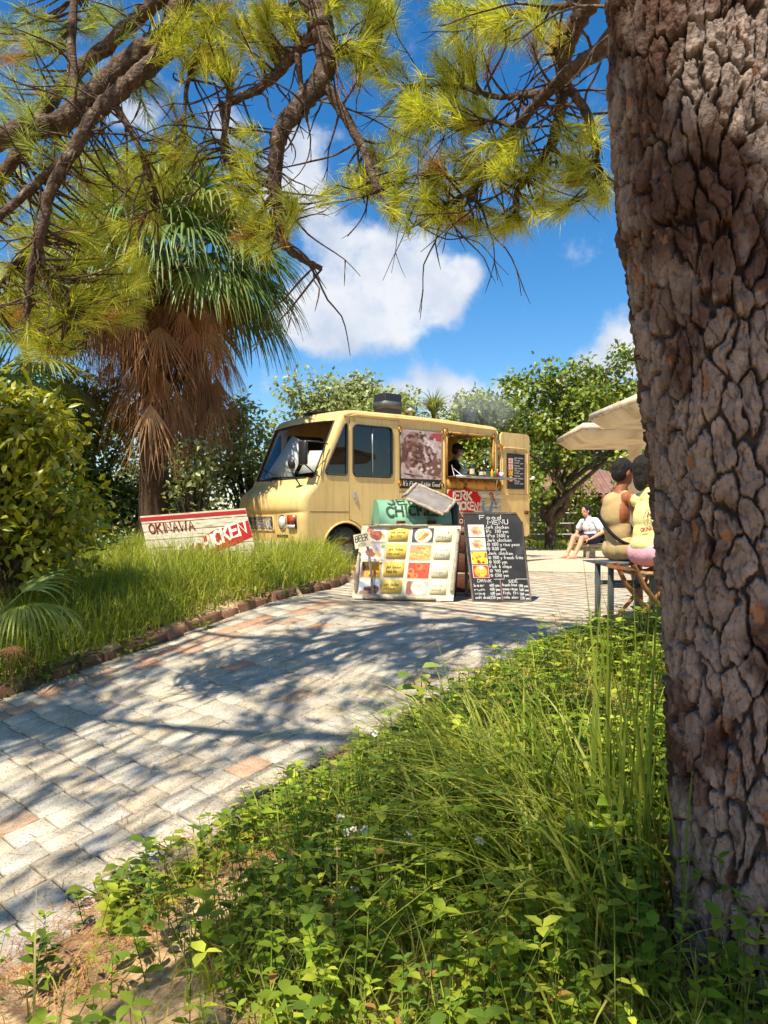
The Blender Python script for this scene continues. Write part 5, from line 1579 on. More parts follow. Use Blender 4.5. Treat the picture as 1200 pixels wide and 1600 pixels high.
def canopy(name, label, cx, cy, zt, r, th, slope, rot, group, n=8):
    o = thing(name, label, 'shelter', (cx, cy, 0), R(rot), group)
    ring = [(math.cos(2 * math.pi * (k + 0.5) / n), math.sin(2 * math.pi * (k + 0.5) / n)) for k in range(n)]
    mb = MB(); V = []; F = []
    for rr_, z in ((0.0, zt + slope), (r * 0.97, zt + 0.02), (r, zt), (r * 0.995, zt - th * 0.62), (r * 0.84, zt - th * 1.75), (0.16, zt - th * 1.9)):
        for c, s_ in ring:
            V.append((c * max(rr_, 0.001), s_ * max(rr_, 0.001), z))
    for i in range(5):
        for k in range(n):
            F.append((i * n + k, i * n + (k + 1) % n, (i + 1) * n + (k + 1) % n, (i + 1) * n + k))
    mb.add(V, F); roof = mb.build('roof', MAT_SHELL, o)
    mb = MB()
    for k in range(n):
        a = Vector((ring[k][0] * r, ring[k][1] * r, zt - th)); b_ = Vector((ring[(k + 1) % n][0] * r, ring[(k + 1) % n][1] * r, zt - th))
        mb.tube([a.lerp(b_, q / 6) + Vector((0, 0, th * 0.36 + random.uniform(-0.008, 0.008))) for q in range(7)], [random.uniform(0.006, 0.014) for q in range(7)], 5)
    mb.build('stained_edge', MAT_CRUST, roof)
    mb = MB(); mb.lathe([(0.16, 0), (0.13, 0.1), (0.11, zt - th * 1.4), (0.24, zt - th * 1.35), (0.0, zt)], 10); mb.build('pillar', MAT_SHELL, o, smooth=False)
    return o


canopy('concrete_parasol', 'wide weathered concrete parasol shelter with a stained rim above the seated man', 4.36, 13.35, 2.36, 1.62, 0.13, 0.10, -3, None, 4)
canopy('concrete_parasol', 'higher concrete parasol shelter with a white fascia, partly behind the trunk', 4.16, 10.15, 2.36, 1.58, 0.13, 0.08, 3, None, 4)
canopy('concrete_parasol', 'small distant concrete parasol whose pale roof shows just above the man', 7.3, 20.5, 2.45, 1.7, 0.1, 0.1, 0, None, 4)

MAT_HWALL = pmat('house_wall', srgb(112, 108, 92), srgb(92, 88, 74), scale=3, rough=0.9, bump=0.2, bscale=20)
MAT_RTILE = pmat('roof_tile', srgb(146, 110, 94), srgb(126, 92, 78), scale=6, rough=0.8, bump=0.2, bscale=30, objcol=True)
house = thing('small_house', 'low dim house with pink clay tiles behind the bench', 'house', (8.1, 28.0, 0), R(-4))
mb = MB(); mb.box(-2.4, 2.6, 0, 4.0, 0, 1.75); mb.build('wall', MAT_HWALL, house)
mb = MB()
for k in range(6):
    mb.box(-2.4, 2.6, -0.012, -0.002, 0.28 + k * 0.28 - 0.01, 0.28 + k * 0.28 + 0.01)
mb.build('wall_joints', MAT_RUSTDK, house)
mb = MB(); mb.box(0.25, 0.95, -0.03, -0.004, 0.75, 1.35); wdw = mb.build('window', MAT_DARKGLASS, house)
mb = MB(); mb.box(0.20, 1.0, -0.05, -0.035, 0.70, 0.745); mb.build('sill', MAT_BENCH, wdw)
mb = MB(); mb.add([(-2.9, -0.7, 1.70), (3.1, -0.7, 1.70), (2.0, 2.0, 2.75), (-1.8, 2.0, 2.75), (-2.9, 4.7, 1.7), (3.1, 4.7, 1.7), (-2.9, -0.7, 1.62), (3.1, -0.7, 1.62)], [(0, 1, 2, 3), (3, 2, 5, 4), (6, 7, 1, 0)]); mb.add([(-2.9, -0.7, 1.7), (-1.8, 2, 2.75), (-2.9, 4.7, 1.7), (3.1, -0.7, 1.7), (2.0, 2, 2.75), (3.1, 4.7, 1.7)], [(0, 1, 2), (3, 5, 4)])
rf = mb.build('roof', MAT_RTILE, house)
rr = random.Random(31)
tmesh = None
for r_ in range(5):
    for k in range(22):
        x = -2.8 + k * 0.27 + (0.5 - abs(0)) * 0; y0 = -0.72 + r_ * 0.5; z0 = 1.715 + (y0 + 0.7) * 1.05 / 2.7
        if tmesh is None:
            mb = MB(); a = math.atan2(1.05, 2.7); MR = Matrix.Rotation(a, 4, 'X')
            V = []; F = []
            for q in range(2):
                for s_ in range(6):
                    t = math.pi * s_ / 5
                    V.append(MR @ Vector((0.09 * math.cos(t), q * 0.56, 0.05 * math.sin(t) + 0.01)))
            F = [(s_, s_ + 1, 6 + s_ + 1, 6 + s_) for s_ in range(5)]
            mb.add(V, F); o_ = mb.build('roof_tile', MAT_RTILE); tmesh = o_.data; bpy.data.objects.remove(o_)
        if -2.9 + (y0 + 0.7) * 0.4 < x < 3.0 - (y0 + 0.7) * 0.4:
            o_ = link('roof_tile', tmesh, rf, Matrix.Translation((x, y0, z0))); c = rr.uniform(0.8, 1.15); o_.color = (c, c, c, 1)

rail = thing('white_railing', 'thin white pipe railing behind the open truck door', 'railing', (5.6, 24.5, 0))
for x in (-1.1, -0.3, 0.5):
    mb = MB(); mb.tube([(x, 0, 0), (x, 0, 1.05)], 0.018, 8); mb.build('post', MAT_WHITE, rail)
for z in (0.35, 0.7, 1.03):
    mb = MB(); mb.tube([(-1.1, 0, z), (0.5, 0, z)], 0.012, 8); mb.build('pipe', MAT_WHITE, rail)


# ------------------------------------------------------------------ people
def remesh(name, mb, mat, parent, voxel=0.012, smooth=4):
    o = mb.build(name, mat, None, recalc=True)
    r_ = o.modifiers.new('r', 'REMESH'); r_.mode = 'VOXEL'; r_.voxel_size = voxel
    s_ = o.modifiers.new('s', 'SMOOTH'); s_.factor = 0.5; s_.iterations = smooth
    dg = bpy.context.evaluated_depsgraph_get()
    me = bpy.data.meshes.new_from_object(o.evaluated_get(dg), depsgraph=dg)
    me.name = name
    for p in me.polygons:
        p.use_smooth = True
    if not me.materials:
        me.materials.append(mat)
    old = o.data
    bpy.data.objects.remove(o); bpy.data.meshes.remove(old)
    return link(name, me, parent)


def capsule(mb, a, b_, ra, rb, n=14, sq=1.0):
    a, b_ = Vector(a), Vector(b_); d = (b_ - a).normalized(); P_ = []; Q = []
    for k in range(5):
        t = math.pi / 2 * k / 4; P_.append(a - d * ra * math.cos(t)); Q.append(max(ra * math.sin(t), 1e-4))
    for k in range(5):
        t = math.pi / 2 * k / 4; P_.append(b_ + d * rb * math.sin(t)); Q.append(max(rb * math.cos(t), 1e-4))
    mb.tube(P_, Q, n, squash=sq)


def basis(f, up=(0, 0, 1)):
    f = Vector(f).normalized(); up = Vector(up).normalized()
    l_ = up.cross(f).normalized(); u_ = f.cross(l_).normalized()
    return Matrix((f, l_, u_)).transposed().to_4x4()


def ell(mb, c, B, r):
    mb.ball((0, 0, 0), r, 18, 12, M=Matrix.Translation(c) @ B)


def hand(mb, wrist, d, pn_, s=1.0, curl=0.5):
    """palm and five bent fingers; d points along the hand, pn_ out of the palm"""
    d = Vector(d).normalized(); pn_ = Vector(pn_); pn_ = (pn_ - d * pn_.dot(d)).normalized(); sd_ = d.cross(pn_)
    B = Matrix((d, sd_, pn_)).transposed().to_4x4()
    wrist = Vector(wrist)
    ell(mb, wrist + d * 0.05 * s, B, (0.058 * s, 0.042 * s, 0.018 * s))
    for k, L in enumerate((0.075, 0.085, 0.08, 0.062)):
        o_ = wrist + d * 0.09 * s + sd_ * (0.032 - 0.021 * k) * s
        k1 = o_ + (d * math.cos(curl) + pn_ * math.sin(curl)) * L * 0.5 * s
        k2 = k1 + (d * math.cos(curl * 2.2) + pn_ * math.sin(curl * 2.2)) * L * 0.5 * s
        capsule(mb, o_ - d * 0.015 * s, k1, 0.0095 * s, 0.0088 * s, 8); capsule(mb, k1, k2, 0.0088 * s, 0.0075 * s, 8)
    t0 = wrist + d * 0.03 * s + sd_ * 0.035 * s; t1 = t0 + (d * 0.6 + sd_ * 0.8) * 0.035 * s; t2 = t1 + (d + pn_ * 0.4).normalized() * 0.032 * s
    capsule(mb, t0, t1, 0.012 * s, 0.0105 * s, 8); capsule(mb, t1, t2, 0.0105 * s, 0.0085 * s, 8)


def human(label, pose, skin, hair, clothes, s=1.0, hair_long=False, sex='m', name='person', voxel=0.0085):
    """one continuous body; clothes and hair are its children. pose: joint positions in the place"""
    J = {k: [Vector(q) for q in v] if isinstance(v, list) else Vector(v) for k, v in pose.items()}
    f, hf = J['f'].normalized(), J['hf'].normalized()
    spine_up = (J['neck'] - J['pelvis']).normalized()
    TB = basis(f, spine_up); lf = Vector(TB.col[1][:3]); HB = basis(hf, J.get('hup', Vector((0, 0, 1))))
    root = thing(name, label, 'person', (J['pelvis'].x, J['pelvis'].y, 0))
    inv = Matrix.Translation(-Vector((J['pelvis'].x, J['pelvis'].y, 0)))
    shw = 0.185 * s if sex == 'm' else 0.16 * s
    mid = J['pelvis'].lerp(J['chest'], 0.5)
    sh = {1: J['neck'] - spine_up * 0.075 * s + lf * shw, -1: J['neck'] - spine_up * 0.075 * s - lf * shw}
    hip = {1: J['pelvis'] + lf * 0.09 * s, -1: J['pelvis'] - lf * 0.09 * s}

    def torso(mb, g):
        ell(mb, J['pelvis'], TB, ((0.11 + g) * s, ((0.155 if sex == 'f' else 0.132) + g) * s, (0.12 + g) * s))
        ell(mb, mid, TB, ((0.09 + g) * s, (0.125 + g) * s, (0.15 + g) * s))
        ell(mb, J['chest'], TB, ((0.105 + g) * s, (0.152 + g) * s, (0.16 + g) * s))
        capsule(mb, sh[1].lerp(sh[-1], 0.18), sh[1].lerp(sh[-1], 0.82), (0.062 + g) * s, (0.062 + g) * s)
        if sex == 'f':
            ell(mb, J['chest'] + f * 0.07 * s, TB, (0.06 * s, 0.13 * s, 0.07 * s))

    def thigh(mb, i, g, frac=1.0):
        k = 0 if i == 1 else 1
        kn = J['knees'][k]; e = hip[i].lerp(kn, frac)
        capsule(mb, hip[i], e, (0.088 + g) * s, (0.088 + (0.056 - 0.088) * frac + g) * s)

    mb = MB(); torso(mb, 0)
    capsule(mb, J['neck'] - spine_up * 0.05 * s, J['head'] - Vector((0, 0, 0.06 * s)), 0.056 * s, 0.05 * s)
    for i in (1, -1):
        k = 0 if i == 1 else 1
        capsule(mb, sh[i], J['elbows'][k], 0.05 * s, 0.038 * s)
        capsule(mb, J['elbows'][k], J['hands'][k], 0.039 * s, 0.026 * s)
        hd = J['hdirs'][k] if 'hdirs' in J else (J['hands'][k] - J['elbows'][k])
        hand(mb, J['hands'][k], hd, Vector((0, 0, -1)), s)
        thigh(mb, i, 0)
        kn, ft = J['knees'][k], J['feet'][k]
        calf = kn.lerp(ft, 0.35) - f * 0.012 * s
        capsule(mb, kn, calf, 0.054 * s, 0.056 * s); capsule(mb, calf, ft + Vector((0, 0, 0.05 * s)), 0.054 * s, 0.034 * s)
        toe = J['toes'][k] if 'toes' in J else f
        toe = toe.normalized()
        capsule(mb, ft + Vector((0, 0, 0.035 * s)) - toe * 0.04 * s, ft + toe * 0.13 * s + Vector((0, 0, 0.025 * s)), 0.036 * s, 0.026 * s)
        for q in range(5):
            w = toe.cross(Vector((0, 0, 1))) * (q - 2) * 0.017 * s
            capsule(mb, ft + toe * 0.13 * s + w + Vector((0, 0, 0.02 * s)), ft + toe * (0.175 - 0.008 * abs(q - 1)) * s + w + Vector((0, 0, 0.014 * s)), 0.012 * s, 0.010 * s, 8)
    h = J['head']; hx, hy, hz = (Vector(HB.col[k][:3]) for k in range(3))
    ell(mb, h + hz * 0.025 * s, HB, (0.098 * s, 0.077 * s, 0.100 * s))
    ell(mb, h - hz * 0.045 * s + hx * 0.022 * s, HB, (0.068 * s, 0.058 * s, 0.075 * s))
    capsule(mb, h + hx * 0.085 * s + hz * 0.012 * s, h + hx * 0.108 * s - hz * 0.022 * s, 0.010 * s, 0.015 * s, 8)
    ell(mb, h + hx * 0.078 * s - hz * 0.062 * s, HB, (0.016 * s, 0.026 * s, 0.012 * s))
    for i in (1, -1):
        ell(mb, h + hy * i * 0.078 * s - hx * 0.008 * s, basis(hx + hy * i * 0.5, hz), (0.022 * s, 0.010 * s, 0.034 * s))
        ell(mb, h + hx * 0.078 * s + hy * i * 0.032 * s + hz * 0.03 * s, HB, (0.02 * s, 0.026 * s, 0.01 * s))
    for v_ in mb.v:
        v_ -= np.array((J['pelvis'].x, J['pelvis'].y, 0))
    body = remesh('body', mb, skin, root, voxel, 3)

    def shellobj(nm, fn, mat, par=body, vx=0.011, sm=5):
        q = MB(); fn(q)
        for v_ in q.v:
            v_ -= np.array((J['pelvis'].x, J['pelvis'].y, 0))
        return remesh(nm, q, mat, root, vx, sm)

    def eyes(q):
        for i in (1, -1):
            ell(q, h + hx * 0.082 * s + hy * i * 0.033 * s + hz * 0.012 * s, HB, (0.008 * s, 0.013 * s, 0.008 * s))
    q = MB(); eyes(q)
    for v_ in q.v:
        v_ -= np.array((J['pelvis'].x, J['pelvis'].y, 0))
    q.build('eyes', MAT_EYE, root, smooth=True)

    def hairf(q):
        ell(q, h + hz * 0.042 * s - hx * 0.016 * s, HB, (0.102 * s, 0.088 * s, 0.098 * s))
        ell(q, h + hz * 0.0 * s - hx * 0.045 * s, HB, (0.068 * s, 0.082 * s, 0.085 * s))
        if hair_long:
            ell(q, h - hz * 0.07 * s - hx * 0.055 * s, HB, (0.05 * s, 0.078 * s, 0.095 * s))
            for i in (1, -1):
                ell(q, h - hz * 0.03 * s - hx * 0.005 * s + hy * i * 0.07 * s, HB, (0.05 * s, 0.025 * s, 0.085 * s))
    if hair is not None:
        shellobj('hair', hairf, hair, vx=0.008, sm=2)
    ctx = dict(sex=sex, J=J, torso=torso, thigh=thigh, sh=sh, hip=hip, mid=mid, lf=lf, f=f, up=spine_up, TB=TB, HB=HB, s=s, h=h, hx=hx, hy=hy, hz=hz, root=root)
    for nm, fn, mat in clothes:
        shellobj(nm, lambda q: fn(q, ctx), mat)
    return root, ctx


def skinmat(name, a, b_):
    m = pmat(name, a, b_, scale=9, rough=0.5, spec=0.4)
    b = m.node_tree.nodes['Principled BSDF']
    b.inputs['Subsurface Weight'].default_value = 0.12; b.inputs['Subsurface Radius'].default_value = (0.03, 0.012, 0.006); b.inputs['Subsurface Scale'].default_value = 0.3
    return m


MAT_EYE = pmat('eye', (0.015, 0.01, 0.008), rough=0.2)
SK_TAN = skinmat('tanned_skin', srgb(160, 98, 64), srgb(146, 86, 54))
SK_MID = skinmat('skin', srgb(184, 122, 86), srgb(170, 108, 74))
SK_PALE = skinmat('light_skin', srgb(222, 168, 134), srgb(210, 150, 118))
MAT_HAIR = pmat('black_hair', (0.012, 0.010, 0.009), (0.03, 0.024, 0.02), scale=60, rough=0.62, bump=1.0, bscale=120, spec=0.25, stretch=(1, 1, 0.25), bdist=0.02)


def cloth(name, a, b_, c3=None):
    return pmat(name, a, b_, scale=5, rough=0.85, bump=0.28, bscale=14, spec=0.2, c3=c3, s3=4, bdist=0.03)


MAT_TANVEST = cloth('tan_vest', srgb(196, 170, 122), srgb(180, 152, 104))
MAT_LEMON = cloth('lemon_shirt', srgb(240, 228, 158), srgb(230, 214, 138))
MAT_PINK = cloth('pink_shorts', srgb(232, 176, 186), srgb(220, 158, 170))
MAT_NAVY = cloth('navy_shorts', srgb(44, 52, 84), srgb(34, 40, 66))
MAT_POLO = cloth('white_polo', srgb(232, 228, 232), srgb(220, 216, 222))
MAT_DARKC = cloth('dark_clothes', srgb(34, 32, 34), srgb(24, 24, 26))
MAT_MASK = cloth('grey_mask', srgb(190, 186, 186), srgb(176, 172, 172))


def tank(q, c):
    s = c['s']
    ell(q, c['J']['pelvis'] + c['up'] * 0.03, c['TB'], (0.118 * s, 0.142 * s, 0.12 * s))
    ell(q, c['mid'], c['TB'], (0.106 * s, 0.14 * s, 0.17 * s)); ell(q, c['J']['chest'] + c['up'] * 0.0, c['TB'], (0.118 * s, 0.148 * s, 0.165 * s)); ell(q, c['J']['chest'] + c['up'] * 0.09 - c['f'] * 0.02, c['TB'], (0.09 * s, 0.10 * s, 0.10 * s))
    for i in (1, -1):
        p = c['J']['neck'] - c['up'] * 0.055 * s + c['lf'] * i * 0.085 * s
        for d in (1, -1):
            capsule(q, p + c['up'] * 0.025, c['J']['chest'] + c['up'] * 0.03 + c['f'] * 0.05 * d + c['lf'] * i * 0.07 * s, 0.032, 0.04)


def belt(q, c):
    """black shoulder bag strap round the trunk, from the far shoulder down to the near hip"""
    P_ = []
    cen = c['mid'] + c['up'] * 0.05
    for k in range(29):
        a = 2 * math.pi * k / 28
        v = c['f'] * math.cos(a) * 0.122 + c['lf'] * math.sin(a) * 0.158
        P_.append(cen + v + c['up'] * (0.16 * math.sin(a)))
    q.tube(P_, 0.014, 8, cap=False)


def shorts(q, c, L=0.55):
    s = c['s']
    ell(q, c['J']['pelvis'], c['TB'], (0.122 * s, (0.172 if c['sex'] == 'f' else 0.146) * s, 0.122 * s))
    for i in (1, -1):
        c['thigh'](q, i, 0.022, L)


# man in the vest: seen from behind and to his right, leaning towards the woman
man_pose = dict(pelvis=(1.955, 6.36, 0.60), chest=(1.915, 6.36, 0.885), neck=(1.955, 6.385, 1.075), head=(1.995, 6.40, 1.225), f=(0.94, 0.34, 0), hf=(0.93, 0.30, -0.12),
                elbows=[(2.06, 6.66, 0.80), (2.05, 6.14, 0.76)], hands=[(2.24, 6.62, 0.68), (2.28, 6.26, 0.66)], knees=[(2.20, 6.70, 0.56), (2.32, 6.50, 0.56)], feet=[(2.26, 6.78, 0.0), (2.36, 6.52, 0.0)])
man, cman = human('man in a tan sleeveless vest with black strap, sitting with his back turned', man_pose, SK_TAN, MAT_HAIR, [('vest', tank, MAT_TANVEST), ('shorts', shorts, MAT_TANVEST)], s=0.93)
q = MB(); belt(q, cman)
for v_ in q.v:
    v_ -= np.array((cman['J']['pelvis'].x, cman['J']['pelvis'].y, 0))
q.build('strap', MAT_DARKC, man, smooth=True)


def tee(q, c):
    s = c['s']
    ell(q, c['J']['pelvis'] + c['up'] * 0.06, c['TB'], (0.128 * s, 0.168 * s, 0.10 * s)); ell(q, c['mid'], c['TB'], (0.115 * s, 0.15 * s, 0.17 * s))
    ell(q, c['J']['chest'] - c['up'] * 0.01, c['TB'], (0.122 * s, 0.16 * s, 0.16 * s)); ell(q, c['J']['chest'] + c['f'] * 0.07, c['TB'], (0.07, 0.14, 0.08))
    capsule(q, c['sh'][1].lerp(c['sh'][-1], 0.12), c['sh'][1].lerp(c['sh'][-1], 0.88), 0.064, 0.064)
    capsule(q, c['J']['neck'] - c['up'] * 0.06, c['J']['neck'] - c['up'] * 0.012, 0.075, 0.066)


def trimtee(q, c):
    for i, e in ((-1, 1),):
        d = (c['J']['elbows'][e] - c['sh'][i]).normalized(); B = basis(d, Vector((0.1, 0.2, 1)))
        capsule(q, c['sh'][i] - d * 0.02, c['sh'][i] + d * 0.012, 0.062, 0.060)


wom_pose = dict(pelvis=(2.065, 6.0, 0.585), chest=(2.085, 6.01, 0.865), neck=(2.08, 6.02, 1.065), head=(2.062, 6.035, 1.222), f=(0.90, 0.43, 0), hf=(0.97, 0.12, 0.02),
                elbows=[(2.33, 6.25, 0.95), (2.42, 5.93, 0.90)], hands=[(2.52, 6.2, 1.0), (2.60, 6.02, 0.96)], knees=[(2.40, 6.26, 0.55), (2.46, 6.06, 0.55)], feet=[(2.42, 6.32, 0.0), (2.50, 6.08, 0.0)])
wom, cw = human('woman in a pale yellow sleeveless shirt and pink shorts, beside the trunk', wom_pose, SK_MID, MAT_HAIR, [('shirt', tee, MAT_LEMON), ('shirt_trim', trimtee, MAT_LEMON), ('shorts', shorts, MAT_PINK)], hair_long=True, sex='f', s=0.96)
# the print on her back follows the cloth
sho = [o for o in wom.children if o.name.startswith('shirt') and 'trim' not in o.name][0]
off = Vector((wom_pose['pelvis'][0], wom_pose['pelvis'][1], 0))
bv = BVHTree.FromPolygons([v.co + off for v in sho.data.vertices], [tuple(p.vertices) for p in sho.data.polygons])
bd = (-cw['f'] - cw['lf'] * 0.9).normalized(); bu = Vector((0, 0, 1)); bs = bu.cross(-bd).normalized() * -1
pc_ = cw['J']['chest'] + bd * 0.5 + Vector((0, 0, -0.02))


def frT(u, v, n_):
    o_ = pc_ + bs * (u * 0.72) + bu * (v * 0.72)
    hit = bv.ray_cast(o_, -bd)
    p = hit[0] if hit[0] is not None else o_ - bd * 0.38
    return p + bd * (0.003 + n_) - off  # just proud of the cloth


def dense(polys, m=5):
    out = []
    for q in polys:
        r_ = []
        for a, b_ in zip(q[:-1], q[1:]):
            r_ += [(a[0] + (b_[0] - a[0]) * k / m, a[1] + (b_[1] - a[1]) * k / m) for k in range(m)]
        out.append(r_ + [q[-1]])
    return out


mb = MB()
tside = bs.dot(Vector((1, 0, 0)))
strokes(mb, dense([[(-0.06, 0.02), (-0.03, 0.09), (0.03, 0.10), (0.055, 0.04), (0.05, -0.05), (0.0, -0.08), (-0.05, -0.06), (-0.06, 0.02)]]), frT, 0.004, 0.001, srgb(110, 86, 84))
strokes(mb, dense([[(-0.01, 0.07), (-0.02, 0.02)], [(0.02, 0.075), (0.01, 0.03)], [(0.0, 0.05), (0.03, 0.02)]]), frT, 0.012, 0.001, srgb(160, 76, 80))
strokes(mb, dense([[(-0.04, -0.02), (-0.01, 0.0), (-0.02, -0.05)], [(0.01, -0.01), (0.03, -0.04), (0.0, -0.05)]]), frT, 0.005, 0.001, srgb(110, 96, 96))
strokes(mb, dense(text_strokes('OKINAWA', -0.09, -0.135, 0.04, gap=0.2, jit=0.05, width=0.18, rise=0.12), 3), frT, 0.007, 0.001, srgb(160, 76, 70))
strokes(mb, dense([[(-0.07, -0.165), (-0.02, -0.155)]]), frT, 0.006, 0.001, srgb(90, 150, 120))
mb.build('shirt_print', MAT_MATTE, wom)


# seated barefoot person on the concrete bench
def polo(q, c):
    s = c['s']
    ell(q, c['J']['pelvis'] + c['up'] * 0.05, c['TB'], (0.145 * s, 0.19 * s, 0.11 * s)); ell(q, c['mid'], c['TB'], (0.145 * s, 0.178 * s, 0.17 * s)); ell(q, c['J']['chest'], c['TB'], (0.142 * s, 0.188 * s, 0.165 * s))
    capsule(q, c['sh'][1].lerp(c['sh'][-1], 0.12), c['sh'][1].lerp(c['sh'][-1], 0.88), 0.076 * s, 0.076 * s)
    for i, e in ((1, 0), (-1, 1)):
        capsule(q, c['sh'][i], c['sh'][i].lerp(c['J']['elbows'][e], 0.62), 0.07 * s, 0.078 * s)
    capsule(q, c['J']['neck'] - c['up'] * 0.04, c['J']['neck'] + c['up'] * 0.005, 0.08 * s, 0.066 * s)


sit_pose = dict(pelvis=(4.47, 16.45, 0.42), chest=(4.42, 16.43, 0.66), neck=(4.37, 16.42, 0.86), head=(4.32, 16.41, 1.0), f=(-0.80, -0.60, 0), hf=(-0.93, -0.36, -0.05),
                elbows=[(4.56, 16.02, 0.56), (4.20, 16.66, 0.58)], hands=[(4.33, 15.98, 0.44), (4.10, 16.42, 0.45)], hdirs=[(-0.9, 0.1, -0.3), (-0.8, -0.5, -0.3)], knees=[(4.13, 16.02, 0.44), (4.02, 16.28, 0.46)],
                feet=[(3.93, 15.90, 0.015), (3.84, 16.16, 0.015)], toes=[(-0.95, -0.3, 0), (-0.95, -0.3, 0)])
sit, cs_ = human('barefoot person in a white polo shirt and navy shorts on the concrete bench', sit_pose, SK_PALE, MAT_HAIR, [('polo_shirt', polo, MAT_POLO), ('shorts', lambda q, c: shorts(q, c, 0.6), MAT_NAVY)], s=0.98, voxel=0.010)
mb = MB(); pch = cs_['J']['chest'] + cs_['f'] * 0.16 + cs_['lf'] * 0.08 + Vector((0, 0, 0.03)) - Vector((4.47, 16.45, 0))
mb.tube([pch + Vector((-0.02, 0, 0.01)), pch, pch + Vector((0.02, 0, 0.015))], 0.008, 5); mb.build('chest_emblem', MAT_DARKC, sit)
bag = thing('dark_bag', 'small dark bag lying on the bench behind the barefoot person', 'bag', (4.86, 16.52, 0.305))
mb = MB(); mb.ball((0, 0, 0.08), (0.15, 0.1, 0.085), 14, 8); mb.build('body', MAT_DARKC, bag, smooth=True)
mb = MB(); mb.tube([(-0.08, 0, 0.14), (-0.05, 0, 0.22), (0.05, 0, 0.22), (0.08, 0, 0.14)], 0.01, 6); mb.build('handle', MAT_DARKC, bag, smooth=True)


# the cook inside the truck
def TL(x, y, z):
    return TM @ Vector((x + 0.45, y, z + (0.07 if z > 1.2 else 0)))


def TD(x, y, z):
    return TM.to_3x3() @ Vector((x, y, z))


def blouse(q, c):
    c['torso'](q, 0.022)
    for i, e in ((1, 0), (-1, 1)):
        capsule(q, c['sh'][i], c['J']['elbows'][e], 0.066, 0.056)


def trousers(q, c):
    ell(q, c['J']['pelvis'], c['TB'], (0.135, 0.185, 0.13))
    for k, i in ((0, 1), (1, -1)):
        c['thigh'](q, i, 0.022, 1.0); capsule(q, c['J']['knees'][k], c['J']['feet'][k] + Vector((0, 0, 0.1)), 0.072, 0.06)


ck = dict(pelvis=TL(3.22, 0.55, 1.36), chest=TL(3.24, 0.54, 1.66), neck=TL(3.27, 0.53, 1.88), head=TL(3.34, 0.50, 2.06), f=TD(0.85, -0.5, 0), hf=TD(0.92, -0.35, -0.2),
          elbows=[TL(3.38, 0.78, 1.62), TL(3.20, 0.27, 1.63)], hands=[TL(3.60, 0.62, 1.62), TL(3.42, 0.22, 1.64)], knees=[TL(3.26, 0.65, 0.95), TL(3.2, 0.45, 0.95)], feet=[TL(3.24, 0.66, 0.51), TL(3.18, 0.44, 0.51)])
cook, cc = human('cook in dark clothes with a cap and face mask behind the serving hatch', ck, SK_TAN, MAT_HAIR, [('blouse', blouse, MAT_DARKC), ('trousers', trousers, MAT_DARKC)], voxel=0.01)
offc = Vector((cc['J']['pelvis'].x, cc['J']['pelvis'].y, 0))


def part_of(nm, fn, mat, vx=0.008):
    q = MB(); fn(q, cc)
    for v_ in q.v:
        v_ -= np.array(offc)
    return remesh(nm, q, mat, cook, vx, 3)


part_of('cap', lambda q, c: (ell(q, c['h'] + c['hz'] * 0.06 - c['hx'] * 0.012, c['HB'], (0.112, 0.097, 0.085)), ell(q, c['h'] + c['hz'] * 0.055 + c['hx'] * 0.12, c['HB'], (0.075, 0.07, 0.012))), MAT_DARKC)
part_of('face_mask', lambda q, c: (ell(q, c['h'] - c['hz'] * 0.045 + c['hx'] * 0.055, c['HB'], (0.065, 0.064, 0.05)),), MAT_MASK)


# ------------------------------------------------------------------ growing things: generators
def leaves(mb, P_, D, U, L, Wd, col, droop=0.15, fold=0.25, fine=False):
    """leaf blades: base P, direction D, up U, length L, width W"""
    P_, D, U = np.asarray(P_, float), unit(np.asarray(D, float)), np.asarray(U, float)
    S = unit(np.cross(D, U)); Nn = unit(np.cross(S, D)); L = np.asarray(L)[:, None]; Wd = np.asarray(Wd)[:, None]
    n_ = len(P_)
    if fine:
        t = [(0.0, 0.0), (0.28, 0.85), (0.62, 0.9), (1.0, 0.0)]
        V = [P_]
        for k, w in t[1:3]:
            c = P_ + D * L * k - Nn * L * droop * k * k
            V += [c + S * Wd * w * 0.5 + Nn * Wd * fold * 0.5, c, c - S * Wd * w * 0.5 + Nn * Wd * fold * 0.5]
        V.append(P_ + D * L - Nn * L * droop)
        V = np.stack(V, 1).reshape(-1, 3); o = (np.arange(n_) * 8)[:, None]
        T = np.concatenate([o + np.array(q) for q in ((0, 2, 1), (0, 3, 2), (4, 5, 7), (5, 6, 7))])
        Q = np.concatenate([o + np.array(q) for q in ((1, 2, 5, 4), (2, 3, 6, 5))])
        C = np.repeat(col, 8, 0)
        mb.add(V, T, C); mb.v.append(np.zeros((0, 3))); mb.c.append(np.zeros((0, 3)))
        mb.f.append(Q + (mb.n - len(V))); mb.m.append(np.zeros(len(Q)))
    else:
        c = P_ + D * L * 0.45 - Nn * L * droop * 0.2
        V = np.stack([P_, c + S * Wd * 0.5 + Nn * Wd * fold * 0.5, c, c - S * Wd * 0.5 + Nn * Wd * fold * 0.5, P_ + D * L - Nn * L * droop], 1).reshape(-1, 3)
        o = (np.arange(n_) * 5)[:, None]
        T = np.concatenate([o + np.array(q) for q in ((0, 2, 1), (0, 3, 2), (1, 2, 4), (2, 3, 4))])
        mb.add(V, T, np.repeat(col, 5, 0))
    return mb


